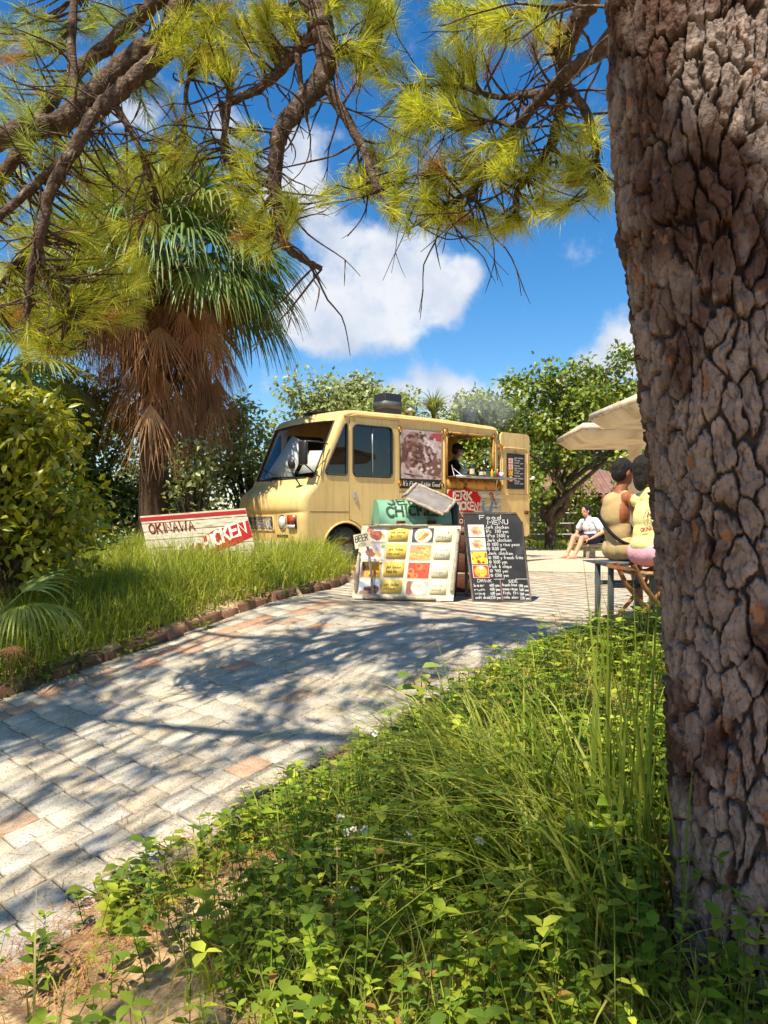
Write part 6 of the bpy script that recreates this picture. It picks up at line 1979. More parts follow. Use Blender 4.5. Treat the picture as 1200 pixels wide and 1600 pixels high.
def blades(mb, P_, h, w, az, lean, col, segs=3, droop=0.3):
    """grass blades: curved tapering strips"""
    P_ = np.asarray(P_, float); n_ = len(P_); h = np.asarray(h); w = np.asarray(w); lean = np.asarray(lean)
    d = np.stack([np.cos(az), np.sin(az), np.zeros(n_)], 1); fz = az + rng.uniform(0.6, 2.5, n_)
    s = np.stack([np.cos(fz), np.sin(fz), np.zeros(n_)], 1)
    V = []
    for k in range(segs + 1):
        t = k / segs
        c = P_ + d * (h * lean * t ** 1.8)[:, None]; c[:, 2] += h * (t - droop * lean * t ** 3)
        ww = (w * (1 - t ** 1.6) * 0.5 + 0.0004)[:, None]
        V += [c + s * ww, c - s * ww]
    V = np.stack(V, 1).reshape(-1, 3); m_ = 2 * (segs + 1); o = (np.arange(n_) * m_)[:, None]
    Q = np.concatenate([o + np.array((2 * k, 2 * k + 1, 2 * k + 3, 2 * k + 2)) for k in range(segs)])
    mb.add(V, Q, np.repeat(col, m_, 0))
    return mb


def vary(n_, cols, k=0.2):
    cols = np.array(cols); c = cols[rng.integers(0, len(cols), n_)]
    c2 = cols[rng.integers(0, len(cols), n_)]; t = rng.random((n_, 1))
    return np.clip((c * t + c2 * (1 - t)) * (1 + rng.uniform(-k, k, (n_, 1))), 0, 1)


def ballpts(n_, c, r, shellk=0.0):
    v = rng.normal(size=(n_, 3)); v = unit(v) * (rng.random((n_, 1)) ** (1 / 3) * (1 - shellk) + shellk)
    return np.asarray(c) + v * np.asarray(r), v


MAT_GRASS = leafmat('grass_blade', trans=0.42, rough=0.5)
MAT_WEED = leafmat('weed_leaf', trans=0.40, rough=0.5, spec=0.35)
MAT_LEAF = leafmat('tree_leaf', trans=0.32, rough=0.4, spec=0.5)
MAT_NEEDLE = leafmat('pine_needle', trans=0.52, rough=0.5, ttint=(1.3, 1.28, 0.5))
MAT_FROND = leafmat('palm_frond', trans=0.30, rough=0.42, spec=0.5)
MAT_DRYFROND = leafmat('dry_frond', trans=0.22, rough=0.75, ttint=(1.2, 0.9, 0.6))
MAT_STEM = pmat('stem', (1, 1, 1), attr=True, rough=0.8)
MAT_TWIG = pmat('twig_bark', srgb(98, 76, 60), srgb(62, 47, 38), scale=30, rough=0.9, bump=1.0, bscale=55, bdist=0.02, c3=srgb(132, 116, 98), s3=22)
MAT_WOOD = pmat('tree_bark', srgb(96, 80, 62), srgb(66, 52, 40), scale=8, rough=0.9, bump=0.8, bscale=24, bdist=0.03)
G1, G2, G3, G4 = srgb(142, 158, 46), srgb(168, 180, 56), srgb(114, 136, 42), srgb(192, 194, 82)
STRAW = srgb(196, 180, 110)

# ------------------------------------------------------------------ the pine: scaly trunk by the camera, limbs overhead
pine = thing('pine_tree', 'big pine with thick scaly grey brown bark close to the camera', 'pine tree', (1.09, 2.22, -0.5))
PO = Vector((1.09, 2.22, -0.5))
EDGE = [(-1.2, 1020), (-0.72, 1030), (-0.60, 1048), (-0.45, 1057), (-0.25, 1056), (0.0, 1052), (0.3, 1046), (0.6, 1040), (0.85, 1027), (1.05, 1014), (1.25, 1002), (1.45, 988), (1.7, 972), (1.95, 962), (2.2, 957), (2.5, 952), (3.2, 948), (4.2, 930), (5.5, 890), (7.5, 850)]


def trunk_c(z):
    r = np.interp(z, [-1.2, -0.75, -0.55, -0.3, 0.5, 2.5, 5, 7.5], [0.42, 0.34, 0.295, 0.268, 0.262, 0.25, 0.2, 0.12])
    xe = (np.interp(z, [q[0] for q in EDGE], [q[1] for q in EDGE]) - 600) / 1200 * 2.22
    xe = np.where(z > 2.6, xe, xe)
    return xe + r, r


def trunk_mesh(z0, z1, nz, nth, amp):
    zz = np.linspace(z0, z1, nz); th = np.concatenate([np.linspace(-2.9, -0.05, nth), np.linspace(0.05, 2.9, 24)])
    th = np.concatenate([np.linspace(-math.pi, -0.02, nth), np.linspace(0.12, math.pi - 0.12, 22)])
    T, Z = np.meshgrid(th, zz)
    cx, r = trunk_c(Z)
    s_ = T * 0.27
    wx = (fbm(s_ * 9, Z * 5, 11) - 0.5) * 0.075 + (fbm(s_ * 40, Z * 22, 12, 3) - 0.5) * 0.022; wz = (fbm(s_ * 7 + 9, Z * 6, 14) - 0.5) * 0.16 + (fbm(s_ * 36, Z * 20, 13, 3) - 0.5) * 0.03
    f1, f2, idv = cells((s_ + wx) / (0.058 - 0.010 * sstep(0.6, 2.0, Z)) + 40, (Z + wz) / 0.135 + 40, 5)
    edge_n = fbm(s_ * 60, Z * 34, 91, 3)
    e = np.clip(((f2 - f1) - 0.03 + (edge_n - 0.5) * 0.34) / 0.11, 0, 1); plate = e * e * (3 - 2 * e)
    g1, g2, idg = cells((s_ + wx * 1.6) / 0.026 + 10, (Z + wz * 1.2) / 0.055 + 10, 21)
    e2 = np.clip(((g2 - g1) + (edge_n - 0.5) * 0.3) / 0.12, 0, 1)
    fl = fbm(s_ * 30 + idv * 9, Z * 15, 31, 4) * 7 + idg * 0.9; flake = (np.floor(fl) + np.clip((fl - np.floor(fl)) * 5, 0, 1)) / 7
    fine = fbm(s_ * 90, Z * 55, 41, 3)
    hgt = plate * (0.46 + 0.22 * idv) + 0.55 * (flake - 0.4) * plate + 0.22 * e2 * plate * (0.4 + idg) + 0.26 * (fine - 0.5)
    R_ = r + amp * (hgt - 0.9) + 0.02 * (fbm(s_ * 3, Z * 1.2, 3) - 0.5)
    cy = 2.22 + np.interp(Z, [-1, 3, 8], [0, 0, -0.9])
    X = cx + R_ * np.cos(T); Y = cy + R_ * np.sin(T)
    # colour: grey plates, some rusty where flakes have fallen
    a = np.array(srgb(142, 126, 114)); b_ = np.array(srgb(88, 66, 54)); c_ = np.array(srgb(154, 106, 74))
    t = np.clip((fbm(s_ * 6, Z * 4, 51) - 0.42) * 5 + (idg - 0.5) * 0.7, 0, 1)[..., None]
    u_ = ((idg > 0.82) * np.clip((flake < 0.5) * 1.0, 0, 1) * 0.8)[..., None]
    k_ = (0.5 + 0.45 * fbm(s_ * 40, Z * 24, 61, 3) + 0.5 * flake)[..., None]
    C = ((a * (1 - t) + b_ * t) * (1 - u_) + c_ * u_) * k_
    C = C * (0.35 + 0.65 * (plate * (0.55 + 0.45 * e2))[..., None])                  # aged bark darker in the cracks, plus crack shade painted into the colour
    n_ = len(th); o = (np.arange(nz - 1)[:, None] * n_ + np.arange(n_)[None]).ravel(); o2 = (np.arange(nz - 1)[:, None] * n_ + (np.arange(n_) + 1)[None] % n_).ravel()
    mb = MB(); mb.add(np.stack([X.ravel() - PO.x, Y.ravel() - PO.y, Z.ravel() - PO.z], 1), np.stack([o, o2, o2 + n_, o + n_], 1), C.reshape(-1, 3))
    return mb


MAT_BARK = pmat('pine_bark', (0.80, 0.80, 0.80), (1, 1, 1), scale=55, attr=True, rough=0.92, bump=1.0, bscale=75, spec=0.15, bdist=0.014, c3=(1.25, 1.22, 1.16), s3=13)
trunk_mesh(-1.15, 2.75, 760, 340, 0.034).build('trunk', MAT_BARK, pine, smooth=True)
trunk_mesh(2.73, 7.5, 160, 90, 0.034).build('upper_trunk', MAT_BARK, pine, smooth=True)

limb_pts = []                                            # points of wood to which twigs can attach


def spline(pts, n_=6):
    P_ = [Vector(p) for p in pts]; out = []
    for i in range(len(P_) - 1):
        p0, p1, p2, p3 = P_[max(i - 1, 0)], P_[i], P_[i + 1], P_[min(i + 2, len(P_) - 1)]
        for k in range(n_):
            t = k / n_
            out.append(0.5 * ((2 * p1) + (p2 - p0) * t + (2 * p0 - 5 * p1 + 4 * p2 - p3) * t * t + (3 * p1 - p0 - 3 * p2 + p3) * t ** 3))
    return out + [P_[-1]]


def limb(pts, r0, r1, n_=12, sub=9, knots=0.05, name='limb'):
    P_ = spline(pts, sub); N = len(P_); r_ = []
    P_ = [p + Vector((random.uniform(-1, 1), random.uniform(-1, 1), random.uniform(-1, 1))) * (r0 + (r1 - r0) * i / N) * 0.14 for i, p in enumerate(P_)]
    for i in range(N):
        r_.append((r0 + (r1 - r0) * i / (N - 1)) * random.uniform(1 - knots, 1 + knots))
        limb_pts.append((P_[i], r_[-1]))
    mb = MB(); mb.tube([p - PO for p in P_], r_, n_)
    v = mb.v[0]; cen = np.repeat(np.array([tuple(p - PO) for p in P_]), n_, 0); th = np.tile(np.arange(n_), N)
    k = fbm(th * 1.7 + r0 * 90, np.repeat(np.arange(N), n_) * 0.8, 7, 3)
    mb.v[0] = cen + (v - cen) * (0.80 + 0.42 * k)[:, None]
    return mb.build(name, MAT_TWIG, pine, smooth=True)


def K(px, py, Y):
    return at(px, py, Y)


# main limbs from the trunk out over the path (above the view), then drooping into it
top = Vector((1.02, 2.15, 3.55)); hi = Vector((0.9, 1.9, 4.8)); hi2 = Vector((0.85, 1.7, 6.0))
hubC = K(485, -110, 4.3)
hubL = K(300, -60, 4.6)
limb([top, Vector((0.6, 2.7, 3.75)), Vector((0.1, 3.6, 3.95)), hubC], 0.13, 0.085)
limb([hubC, K(490, -20, 4.3), K(500, 40, 4.3), K(513, 85, 4.3), K(500, 125, 4.3), K(468, 165, 4.25), K(440, 205, 4.2), K(430, 255, 4.2), K(432, 320, 4.2), K(441, 375, 4.2), K(468, 402, 4.2), K(502, 420, 4.2)], 0.085, 0.014)
limb([K(505, 125, 4.3), K(535, 175, 4.25), K(568, 235, 4.2), K(590, 298, 4.15)], 0.034, 0.018)
limb([K(492, 50, 4.3), K(455, 90, 4.35), K(410, 135, 4.4), K(343, 166, 4.45)], 0.04, 0.02)
limb([K(465, 85, 4.3), K(470, 130, 4.25), K(480, 190, 4.2)], 0.022, 0.008)
limb([K(512, 80, 4.3), K(545, 82, 4.4), K(590, 90, 4.5)], 0.022, 0.008)
limb([hubC, K(420, -100, 4.5), hubL], 0.08, 0.075)
limb([hubL, K(275, 40, 4.6), K(262, 60, 4.55), K(205, 95, 4.5), K(160, 135, 4.45), K(95, 190, 4.4), K(40, 203, 4.35), K(-60, 235, 4.3)], 0.075, 0.06)
limb([K(280, -30, 4.6), K(225, 20, 4.65), K(180, 60, 4.65), K(120, 112, 4.6), K(70, 170, 4.55), K(10, 265, 4.5), K(-40, 330, 4.5)], 0.045, 0.036)
limb([K(268, 68, 4.55), K(230, 105, 4.4), K(180, 150, 4.3), K(148, 180, 4.25), K(112, 240, 4.2), K(78, 300, 4.2), K(66, 360, 4.2), K(50, 420, 4.25), K(42, 490, 4.3)], 0.055, 0.018)
limb([K(118, 235, 4.2), K(70, 275, 4.3), K(20, 320, 4.3), K(-30, 360, 4.3)], 0.03, 0.02)
limb([K(120, 190, 4.4), K(112, 80, 4.6), K(118, -20, 4.7)], 0.03, 0.022)
limb([K(180, 165, 4.3), K(210, 215, 4.3), K(228, 260, 4.3), K(245, 310, 4.4)], 0.022, 0.008)
limb([K(60, 370, 4.2), K(75, 440, 4.3), K(100, 500, 4.4), K(90, 560, 4.5)], 0.02, 0.007)
limb([K(70, 345, 4.2), K(35, 400, 4.4), K(-20, 470, 4.5)], 0.022, 0.012)
limb([K(300, 100, 4.5), K(290, 150, 4.5), K(290, 205, 4.5)], 0.016, 0.007)
limb([K(345, 160, 4.45), K(352, 210, 4.4), K(358, 255, 4.4)], 0.016, 0.01)
limb([K(360, 130, 4.4), K(355, 180, 4.4), K(348, 230, 4.4), K(350, 250, 4.4)], 0.02, 0.012)
# the right-hand group
hubR = K(955, -60, 3.4)
limb([top + Vector((0, 0, 0.1)), Vector((0.95, 2.7, 3.6)), hubR], 0.09, 0.06)
limb([hubR, K(922, 0, 3.5), K(897, 42, 3.6), K(884, 83, 3.7), K(880, 137, 3.8), K(874, 180, 3.85), K(862, 225, 3.9), K(834, 265, 4.0), K(808, 300, 4.05), K(806, 332, 4.1)], 0.05, 0.013)
limb([Vector((0.98, 2.3, 2.75)), K(958, 55, 3.0), K(917, 92, 3.3), K(875, 125, 3.6), K(846, 154, 3.75), K(808, 196, 3.9), K(783, 229, 4.0), K(767, 268, 4.1), K(732, 300, 4.2), K(688, 325, 4.3), K(645, 354, 4.4)], 0.036, 0.009)
limb([K(886, 135, 3.75), K(910, 167, 3.75), K(925, 208, 3.75), K(934, 258, 3.8), K(942, 290, 3.85)], 0.024, 0.01)
limb([K(900, 5, 3.6), K(860, 12, 3.8), K(808, 18, 4.0), K(735, 16, 4.2)], 0.02, 0.006)
limb([K(858, 145, 3.75), K(820, 148, 3.9), K(775, 151, 4.05), K(708, 134, 4.2), K(636, 134, 4.3)], 0.022, 0.006)
limb([K(770, 262, 4.1), K(720, 280, 4.25), K(660, 272, 4.35), K(590, 300, 4.45)], 0.014, 0.005)
limb([K(805, 200, 3.9), K(770, 190, 4.05), K(720, 200, 4.2), K(680, 190, 4.25)], 0.013, 0.005)
limb([K(870, 75, 3.7), K(880, 110, 3.8), K(850, 145, 3.9), K(845, 165, 3.95)], 0.026, 0.016)
# the crown above the frame that shades path and trunk
limb([hi, Vector((0.0, 1.2, 5.3)), Vector((-1.2, 1.3, 5.7)), Vector((-2.6, 1.6, 5.9)), Vector((-4.0, 2.2, 6.0))], 0.12, 0.03)
limb([hi, Vector((0.3, 0.4, 5.2)), Vector((-0.5, -0.8, 5.5)), Vector((-1.4, -2.0, 5.6))], 0.11, 0.03)
limb([hi2, Vector((0.2, 2.4, 6.3)), Vector((-0.8, 3.4, 6.5)), Vector((-1.8, 4.6, 6.6))], 0.10, 0.03)
limb([hi, Vector((1.4, 0.7, 5.1)), Vector((1.8, -0.6, 5.4)), Vector((2.2, -1.8, 5.6))], 0.09, 0.03)
limb([hi2, Vector((1.6, 2.6, 6.4)), Vector((2.4, 3.4, 6.7))], 0.08, 0.03)
limb([Vector((-1.2, 1.3, 5.7)), Vector((-1.9, 0.4, 5.8)), Vector((-2.8, -0.6, 5.9)), Vector((-3.8, -1.2, 5.9))], 0.06, 0.02)
limb([Vector((-0.8, 3.4, 6.5)), Vector((-2.0, 3.2, 6.4)), Vector((-3.4, 3.8, 6.4)), Vector((-4.6, 5.0, 6.4))], 0.06, 0.02)

LP = np.array([tuple(p) for p, r in limb_pts]); LR = np.array([r for p, r in limb_pts])
needles = MB(); twigs = MB(); shade_n = MB()
NG = [srgb(190, 194, 68), srgb(214, 208, 80), srgb(160, 174, 70), srgb(226, 214, 96), srgb(138, 158, 80)]
NB = [srgb(146, 162, 96), srgb(168, 178, 96), srgb(192, 192, 100), srgb(128, 150, 98)]


def tuft(mb, P_, D, n_, L, w, cols):
    """brush of long needles round the tip of a twig"""
    D = Vector(D).normalized(); m_ = len(P_) if hasattr(P_, 'shape') and P_.ndim > 1 else 1
    ax = np.array(D)
    v = unit(rng.normal(size=(n_, 3))); v = unit(v - (v @ ax)[:, None] * ax)
    sp = rng.uniform(0.10, random.uniform(0.8, 1.35), n_); L = L * random.uniform(0.72, 1.2)
    if random.random() < 0.05:
        cols = [srgb(176, 120, 70), srgb(150, 98, 58), srgb(196, 150, 90)]
    d = unit(ax * np.cos(sp)[:, None] + v * np.sin(sp)[:, None]); d[:, 2] -= 0.10; d = unit(d)
    base = np.asarray(P_) - ax * (rng.random((n_, 1)) * 0.11)
    LL = L * rng.uniform(0.7, 1.1, (n_, 1)); s = unit(np.cross(d, rng.normal(size=(n_, 3)))) * w * 0.5
    mid_ = base + d * LL * 0.55; tip = base + d * LL; tip[:, 2] -= LL[:, 0] * 0.08
    V = np.stack([base - s, base + s, mid_ + s, mid_ - s, tip], 1).reshape(-1, 3); o = (np.arange(n_) * 5)[:, None]
    C = np.repeat(vary(n_, cols, 0.18), 5, 0)
    mb.add(V, np.concatenate([o + np.array((0, 1, 2)), o + np.array((0, 2, 3)), o + np.array((3, 2, 4))]), C)


def spray(cx, cy, rx, ry, Y, n_, cols=NG, needles_n=62, L=0.15, dy=0.35):
    for _ in range(int(n_ * 1.5)):
        a = rng.uniform(0, 6.28); q = math.sqrt(rng.random())
        p = np.array(K(cx + rx * q * math.cos(a), cy + ry * q * math.sin(a), Y + rng.uniform(-dy, dy)))
        grow_twig(p, cols, needles_n, L, needles, 0.0023)


def grow_twig(p, cols, nn_, L, mb, w):
    d = np.linalg.norm(LP - p, axis=1) + rng.random(len(LP)) * 0.25
    k = int(np.argmin(d)); a = Vector(LP[k]); b_ = Vector(p)
    dist = (b_ - a).length
    c = a.lerp(b_, 0.5) + Vector((rng.uniform(-.1, .1), rng.uniform(-.1, .1), rng.uniform(-0.12, 0.02))) * min(1, dist)
    P_ = spline([a, c, b_], 3); r0 = min(0.009, LR[k] * 0.7)
    twigs.tube([q - PO for q in P_], [max(0.0024, r0 * (1 - 0.7 * i / (len(P_) - 1))) for i in range(len(P_))], 5, cap=False)
    D = (b_ - c).normalized() + Vector((rng.uniform(-.5, .5), rng.uniform(-.5, .5), rng.uniform(-0.1, 0.7))) * 0.7
    tuft(mb, np.array(b_ - PO), D, nn_, L, w, cols)
    if rng.random() < 0.5 and dist > 0.2:
        tuft(mb, np.array(P_[len(P_) // 2 + 1] - PO), D + Vector((rng.uniform(-1, 1), rng.uniform(-1, 1), rng.uniform(-1, 1))) * 0.6, nn_ // 2, L * 0.9, w, cols)


for a in [  # right group
    (690, 165, 75, 42, 4.2, 26), (625, 165, 30, 30, 4.3, 8), (640, 285, 85, 38, 4.4, 30), (575, 270, 36, 30, 4.5, 9), (660, 338, 60, 24, 4.4, 17), (765, 345, 55, 20, 4.2, 14), (800, 262, 40, 34, 4.0, 12), (890, 275, 45, 40, 3.85, 16), (938, 300, 24, 22, 3.85, 6),
    (745, 62, 55, 34, 4.2, 15), (700, 105, 45, 36, 4.2, 11), (840, 55, 40, 26, 3.9, 9), (725, 12, 60, 14, 4.2, 10), (810, 15, 50, 14, 4.0, 7), (760, 225, 50, 40, 4.1, 10), (850, 320, 40, 16, 4.0, 6), (905, 205, 30, 30, 3.8, 5), (620, 225, 50, 24, 4.4, 9), (720, 255, 40, 30, 4.2, 8),
    # the middle
    (315, 55, 62, 52, 4.5, 30), (400, 35, 60, 40, 4.5, 16), (350, 100, 40, 30, 4.5, 9), (560, 20, 50, 30, 4.5, 16), (600, 20, 24, 24, 4.5, 7), (560, 85, 45, 30, 4.5, 12), (590, 110, 40, 22, 4.5, 8), (440, 20, 40, 20, 4.4, 8), (420, 80, 30, 30, 4.4, 6),
    (385, 285, 30, 45, 4.35, 12), (400, 370, 34, 36, 4.3, 12), (460, 330, 22, 26, 4.2, 6), (515, 305, 20, 20, 4.2, 3), (380, 220, 30, 30, 4.4, 5)]:
    spray(*a)
for a in [  # left, blue-green at the top, yellow lower down
    (40, 60, 60, 55, 4.7, 14), (110, 40, 60, 40, 4.8, 10), (30, 150, 50, 40, 4.5, 10), (180, 30, 40, 30, 4.8, 7), (120, 130, 50, 30, 4.6, 7), (60, 230, 50, 30, 4.5, 7), (230, 150, 40, 40, 4.6, 6)]:
    spray(*a, cols=NB)
for a in [
    (170, 330, 100, 60, 4.6, 26), (120, 420, 110, 50, 4.6, 34), (30, 400, 50, 60, 4.6, 14), (190, 470, 60, 36, 4.7, 22), (100, 490, 80, 36, 4.6, 20), (70, 540, 45, 26, 4.6, 12), (240, 255, 50, 45, 4.6, 10), (290, 215, 45, 36, 4.6, 8), (30, 300, 40, 40, 4.6, 7), (130, 260, 50, 40, 4.6, 8), (20, 480, 36, 30, 4.6, 8)]:
    spray(*a)

# bare drooping twigs, thin and dark, all through the lower boughs
vis = [k for k in range(len(LP)) if LP[k][2] < 0.85 + 0.70 * LP[k][1] and LR[k] > 0.006]
for _ in range(240):
    k = vis[int(rng.integers(0, len(vis)))]; a = Vector(LP[k]); L_ = rng.uniform(0.15, 0.75)
    d = Vector((rng.uniform(-1, 1), rng.uniform(-0.5, 0.5), rng.uniform(-1.0, 0.45))).normalized()
    pts_ = [a]; r0 = min(0.0075, LR[k] * 0.6)
    for q in range(5):
        d = (d + Vector((rng.uniform(-.5, .5), rng.uniform(-.4, .4), rng.uniform(-.45, .25)))).normalized(); pts_.append(pts_[-1] + d * L_ / 5)
        if q in (1, 3) and rng.random() < 0.7:
            e_ = (d + Vector((rng.uniform(-1, 1), rng.uniform(-.6, .6), rng.uniform(-.8, .5)))).normalized()
            twigs.tube([pts_[-1] - PO, pts_[-1] + e_ * L_ * 0.14 + Vector((0, 0, -0.01)) - PO, pts_[-1] + e_ * L_ * 0.26 - PO], [r0 * 0.6, r0 * 0.45, 0.0012], 4, cap=False)
    P_ = spline(pts_, 2); twigs.tube([p - PO for p in P_], [max(0.0014, r0 * (1 - 0.8 * i / len(P_))) for i in range(len(P_))], 5, cap=False)

# crown overhead: brushes along the upper limbs, thickest where the photograph's ground lies in shade
hi_mask = LP[:, 2] > 4.2
HP = LP[hi_mask]


def overhead(target, zc_, spread, n_):
    """a bough of the crown between the sun and a shaded place"""
    t = (zc_ - target[2]) / SUN.z
    c = Vector(target) + SUN * t
    for _ in range(n_):
        p = np.array(c) + rng.normal(size=3) * np.array((spread, spread * 0.8, spread * 0.45))
        w_ = p - LIT; s3_ = np.array(SUN)
        if np.linalg.norm(w_ - s3_ * (w_ @ s3_)) < 0.42:
            continue
        wv_ = p - SUNNY
        if (np.linalg.norm(wv_ - (wv_ @ s3_)[:, None] * s3_, axis=1) < 0.42).any():
            continue
        if p[2] < 0.85 + 0.70 * max(p[1], 0) + 0.35:
            p[2] = 0.85 + 0.70 * max(p[1], 0) + 0.35 + rng.random() * 0.4
        d = np.linalg.norm(HP - p, axis=1); k = int(np.argmin(d)); a = Vector(HP[k]); b_ = Vector(p)
        twigs.tube([a - PO, a.lerp(b_, 0.5) + Vector((0, 0, -0.05)) - PO, b_ - PO], [0.012, 0.008, 0.004], 5, cap=False)
        D = (b_ - a).normalized() + Vector((0, 0, 0.3))
        tuft(shade_n, np.array(b_ - PO), D, 46, 0.22, 0.0062, NG)


srr = random.Random(17)
SUNNY = np.array([tuple(at(*q)) for q in ((690, 165, 4.2), (640, 290, 4.4), (720, 110, 4.2), (890, 275, 3.9), (120, 420, 4.6), (190, 470, 4.7), (60, 520, 4.6), (310, 55, 4.5), (560, 60, 4.5), (170, 330, 4.6))])   # boughs that stand in the sun
LIT = np.array((1.05, 2.0, 2.22))                        # the sun reaches the trunk here, high up
# over the path: clumps and gaps
for k in range(150):
    u = srr.uniform(0.7, 5.6); v = srr.uniform(2.9, 6.8)
    x, y = (u - v) * S2, (u + v) * S2
    overhead((x, y, float(surf(x, y))), srr.uniform(4.0, 5.6), 0.09, 3)
# over the left bed and its bushes
for k in range(64):
    x = srr.uniform(-4.6, -1.9); y = srr.uniform(4.8, 7.9)
    overhead((x, y, 0.3), srr.uniform(5.6, 6.8), 0.28, 7)
# over the trunk
for k in range(72):
    z = srr.uniform(-0.5, 1.9)
    overhead((0.98 + srr.uniform(-0.2, 0.22), 2.0, z), srr.uniform(4.6, 5.8), 0.10, 7)
for k in range(16):
    overhead((0.72 + srr.uniform(-0.05, 0.05), 2.05, 1.5 + 0.075 * k), srr.uniform(4.9, 5.8), 0.05, 7)
# light shade on parts of the right bank
for k in range(13):
    x = srr.uniform(-0.8, 0.5); y = srr.uniform(1.8, 3.0)
    overhead((x, y, -0.3), srr.uniform(5.0, 6.4), 0.22, 6)
twigs.build('twigs', MAT_TWIG, pine)['kind'] = 'stuff'
needles.build('needles', MAT_NEEDLE, pine)['kind'] = 'stuff'
shade_n.build('upper_needles', MAT_NEEDLE, pine)['kind'] = 'stuff'


# ------------------------------------------------------------------ fan palms
def fan(name, parent, org, hub, d, r, mat, cols, nseg=36, droop=0.5, spread=2.4, petw=0.02, split=0.45, wv=1.0):
    """one fan leaf: stalk from the crown to the hub, pleated segments that split and hang at their tips"""
    org, hub, d = Vector(org), Vector(hub), Vector(d).normalized()
    up = Vector((0, 0, 1)); s = d.cross(up)
    s = s.normalized() if s.length > 0.05 else Vector((1, 0, 0)); nn_ = s.cross(d).normalized()
    mb = MB()
    c0 = np.array(random.choice(cols)) * random.uniform(0.8, 1.15)
    mb.tube([org, org.lerp(hub, 0.5) + Vector((0, 0, 0.05)), hub], [petw, petw * 0.8, petw * 0.6], 5, c0 * 0.9, cap=False)
    for k in range(nseg):
        a = spread * ((k + 0.5) / nseg - 0.5) * 1.0
        dk = (d * math.cos(a) + s * math.sin(a)).normalized(); L = r * (0.72 + 0.28 * math.cos(a * 0.8)) * random.uniform(0.9, 1.05)
        side = (-d * math.sin(a) + s * math.cos(a)).normalized()
        w0 = spread * r * split / nseg * 1.05; col = c0 * random.uniform(0.85, 1.15)
        V = []; N = 7; dr = droop * random.uniform(0.8, 1.25); ph = random.uniform(-0.12, 0.12) * wv
        vel = dk.copy(); p = hub.copy(); step = L / N
        for i in range(N + 1):
            t = i / N
            w = (w0 * min(1, t / split)) * (1 if t < split else max(0.06, 1 - (t - split) / (1 - split)) ** 0.8)
            n2 = side.cross(vel).normalized()
            V += [p + side * w * 0.5, p + n2 * w * 0.22 * (1 if k % 2 else -1), p - side * w * 0.5]
            vel = (vel + Vector((0, 0, -1)) * dr * (0.10 + 0.9 * t) * 0.42 + side * ph * t * 0.3).normalized()
            p = p + vel * step
        F = []
        for i in range(N):
            b = i * 3
            F += [(b, b + 1, b + 4, b + 3), (b + 1, b + 2, b + 5, b + 4)]
        mb.add(V, F, col)
    return mb.build(name, mat, parent)


PG = [srgb(122, 144, 70), srgb(146, 164, 84), srgb(100, 124, 64), srgb(168, 178, 100), srgb(112, 136, 76)]
PD = [srgb(176, 130, 84), srgb(150, 104, 64), srgb(196, 152, 104), srgb(128, 88, 56), srgb(166, 118, 78)]
MAT_PALMTR = pmat('palm_trunk', srgb(112, 88, 62), srgb(74, 56, 40), scale=6, rough=0.95, bump=0.9, bscale=18, stretch=(4, 4, 16), bdist=0.03)
random.seed(77)
pbase = Vector((-3.58, 11.9, 0.1))
palm = thing('fan_palm', 'tall fan palm with drooping green fronds and a shaggy skirt of dead leaves', 'palm tree', (pbase.x * 1.11, pbase.y * 1.11, 0.85 + (pbase.z - 0.85) * 1.11))
palm.scale = (1.11, 1.11, 1.11)
pc0 = Vector((-3.30, 11.8, 4.60)) - pbase
mb = MB(); P_ = spline([(0, 0, -0.2), (0.0, 0, 1.2), (0.06, -0.02, 2.6), (0.2, -0.06, 3.6), tuple(pc0)], 10)
mb.tube(P_, [0.21 + 0.012 * (i % 2) - 0.03 * i / len(P_) for i in range(len(P_))], 16); mb.build('trunk', MAT_PALMTR, palm, smooth=False)
for k in range(56):
    az = k * 2.399 + random.uniform(-0.2, 0.2); el = R(80 - 92 * (k / 56) ** 0.9)
    h_ = Vector((math.cos(az) * math.cos(el), math.sin(az) * math.cos(el), math.sin(el)))
    L = random.uniform(0.85, 1.25); hub = pc0 + h_ * L + Vector((0, 0, -0.12 * L * math.cos(el)))
    d = (h_ + Vector((0, 0, -0.35))).normalized()
    fan('frond', palm, pc0 + h_ * 0.1, hub, d, random.uniform(1.2, 1.6), MAT_FROND, PG, 32, 1.25, 2.8, 0.022, 0.38, 2.0)
for k in range(130):
    az = k * 2.399 + random.uniform(-0.3, 0.3); z = 0.2 - 2.3 * random.random() ** 1.3
    h_ = Vector((math.cos(az), math.sin(az), 0)); o_ = pc0 + Vector((0, 0, z * 0.8)) + h_ * 0.15
    hub = o_ + h_ * random.uniform(0.25, 1.0 + 0.22 * z) + Vector((0, 0, random.uniform(-0.7, -0.1))); d = (h_ * random.uniform(0.1, 0.6) + Vector((random.uniform(-.3, .3), random.uniform(-.3, .3), -1))).normalized()
    fan('dead_frond', palm, o_, hub, d, random.uniform(0.8, 1.35), MAT_DRYFROND, PD, 22, 0.9, random.uniform(0.9, 1.7), 0.016, 0.20, 7.0)

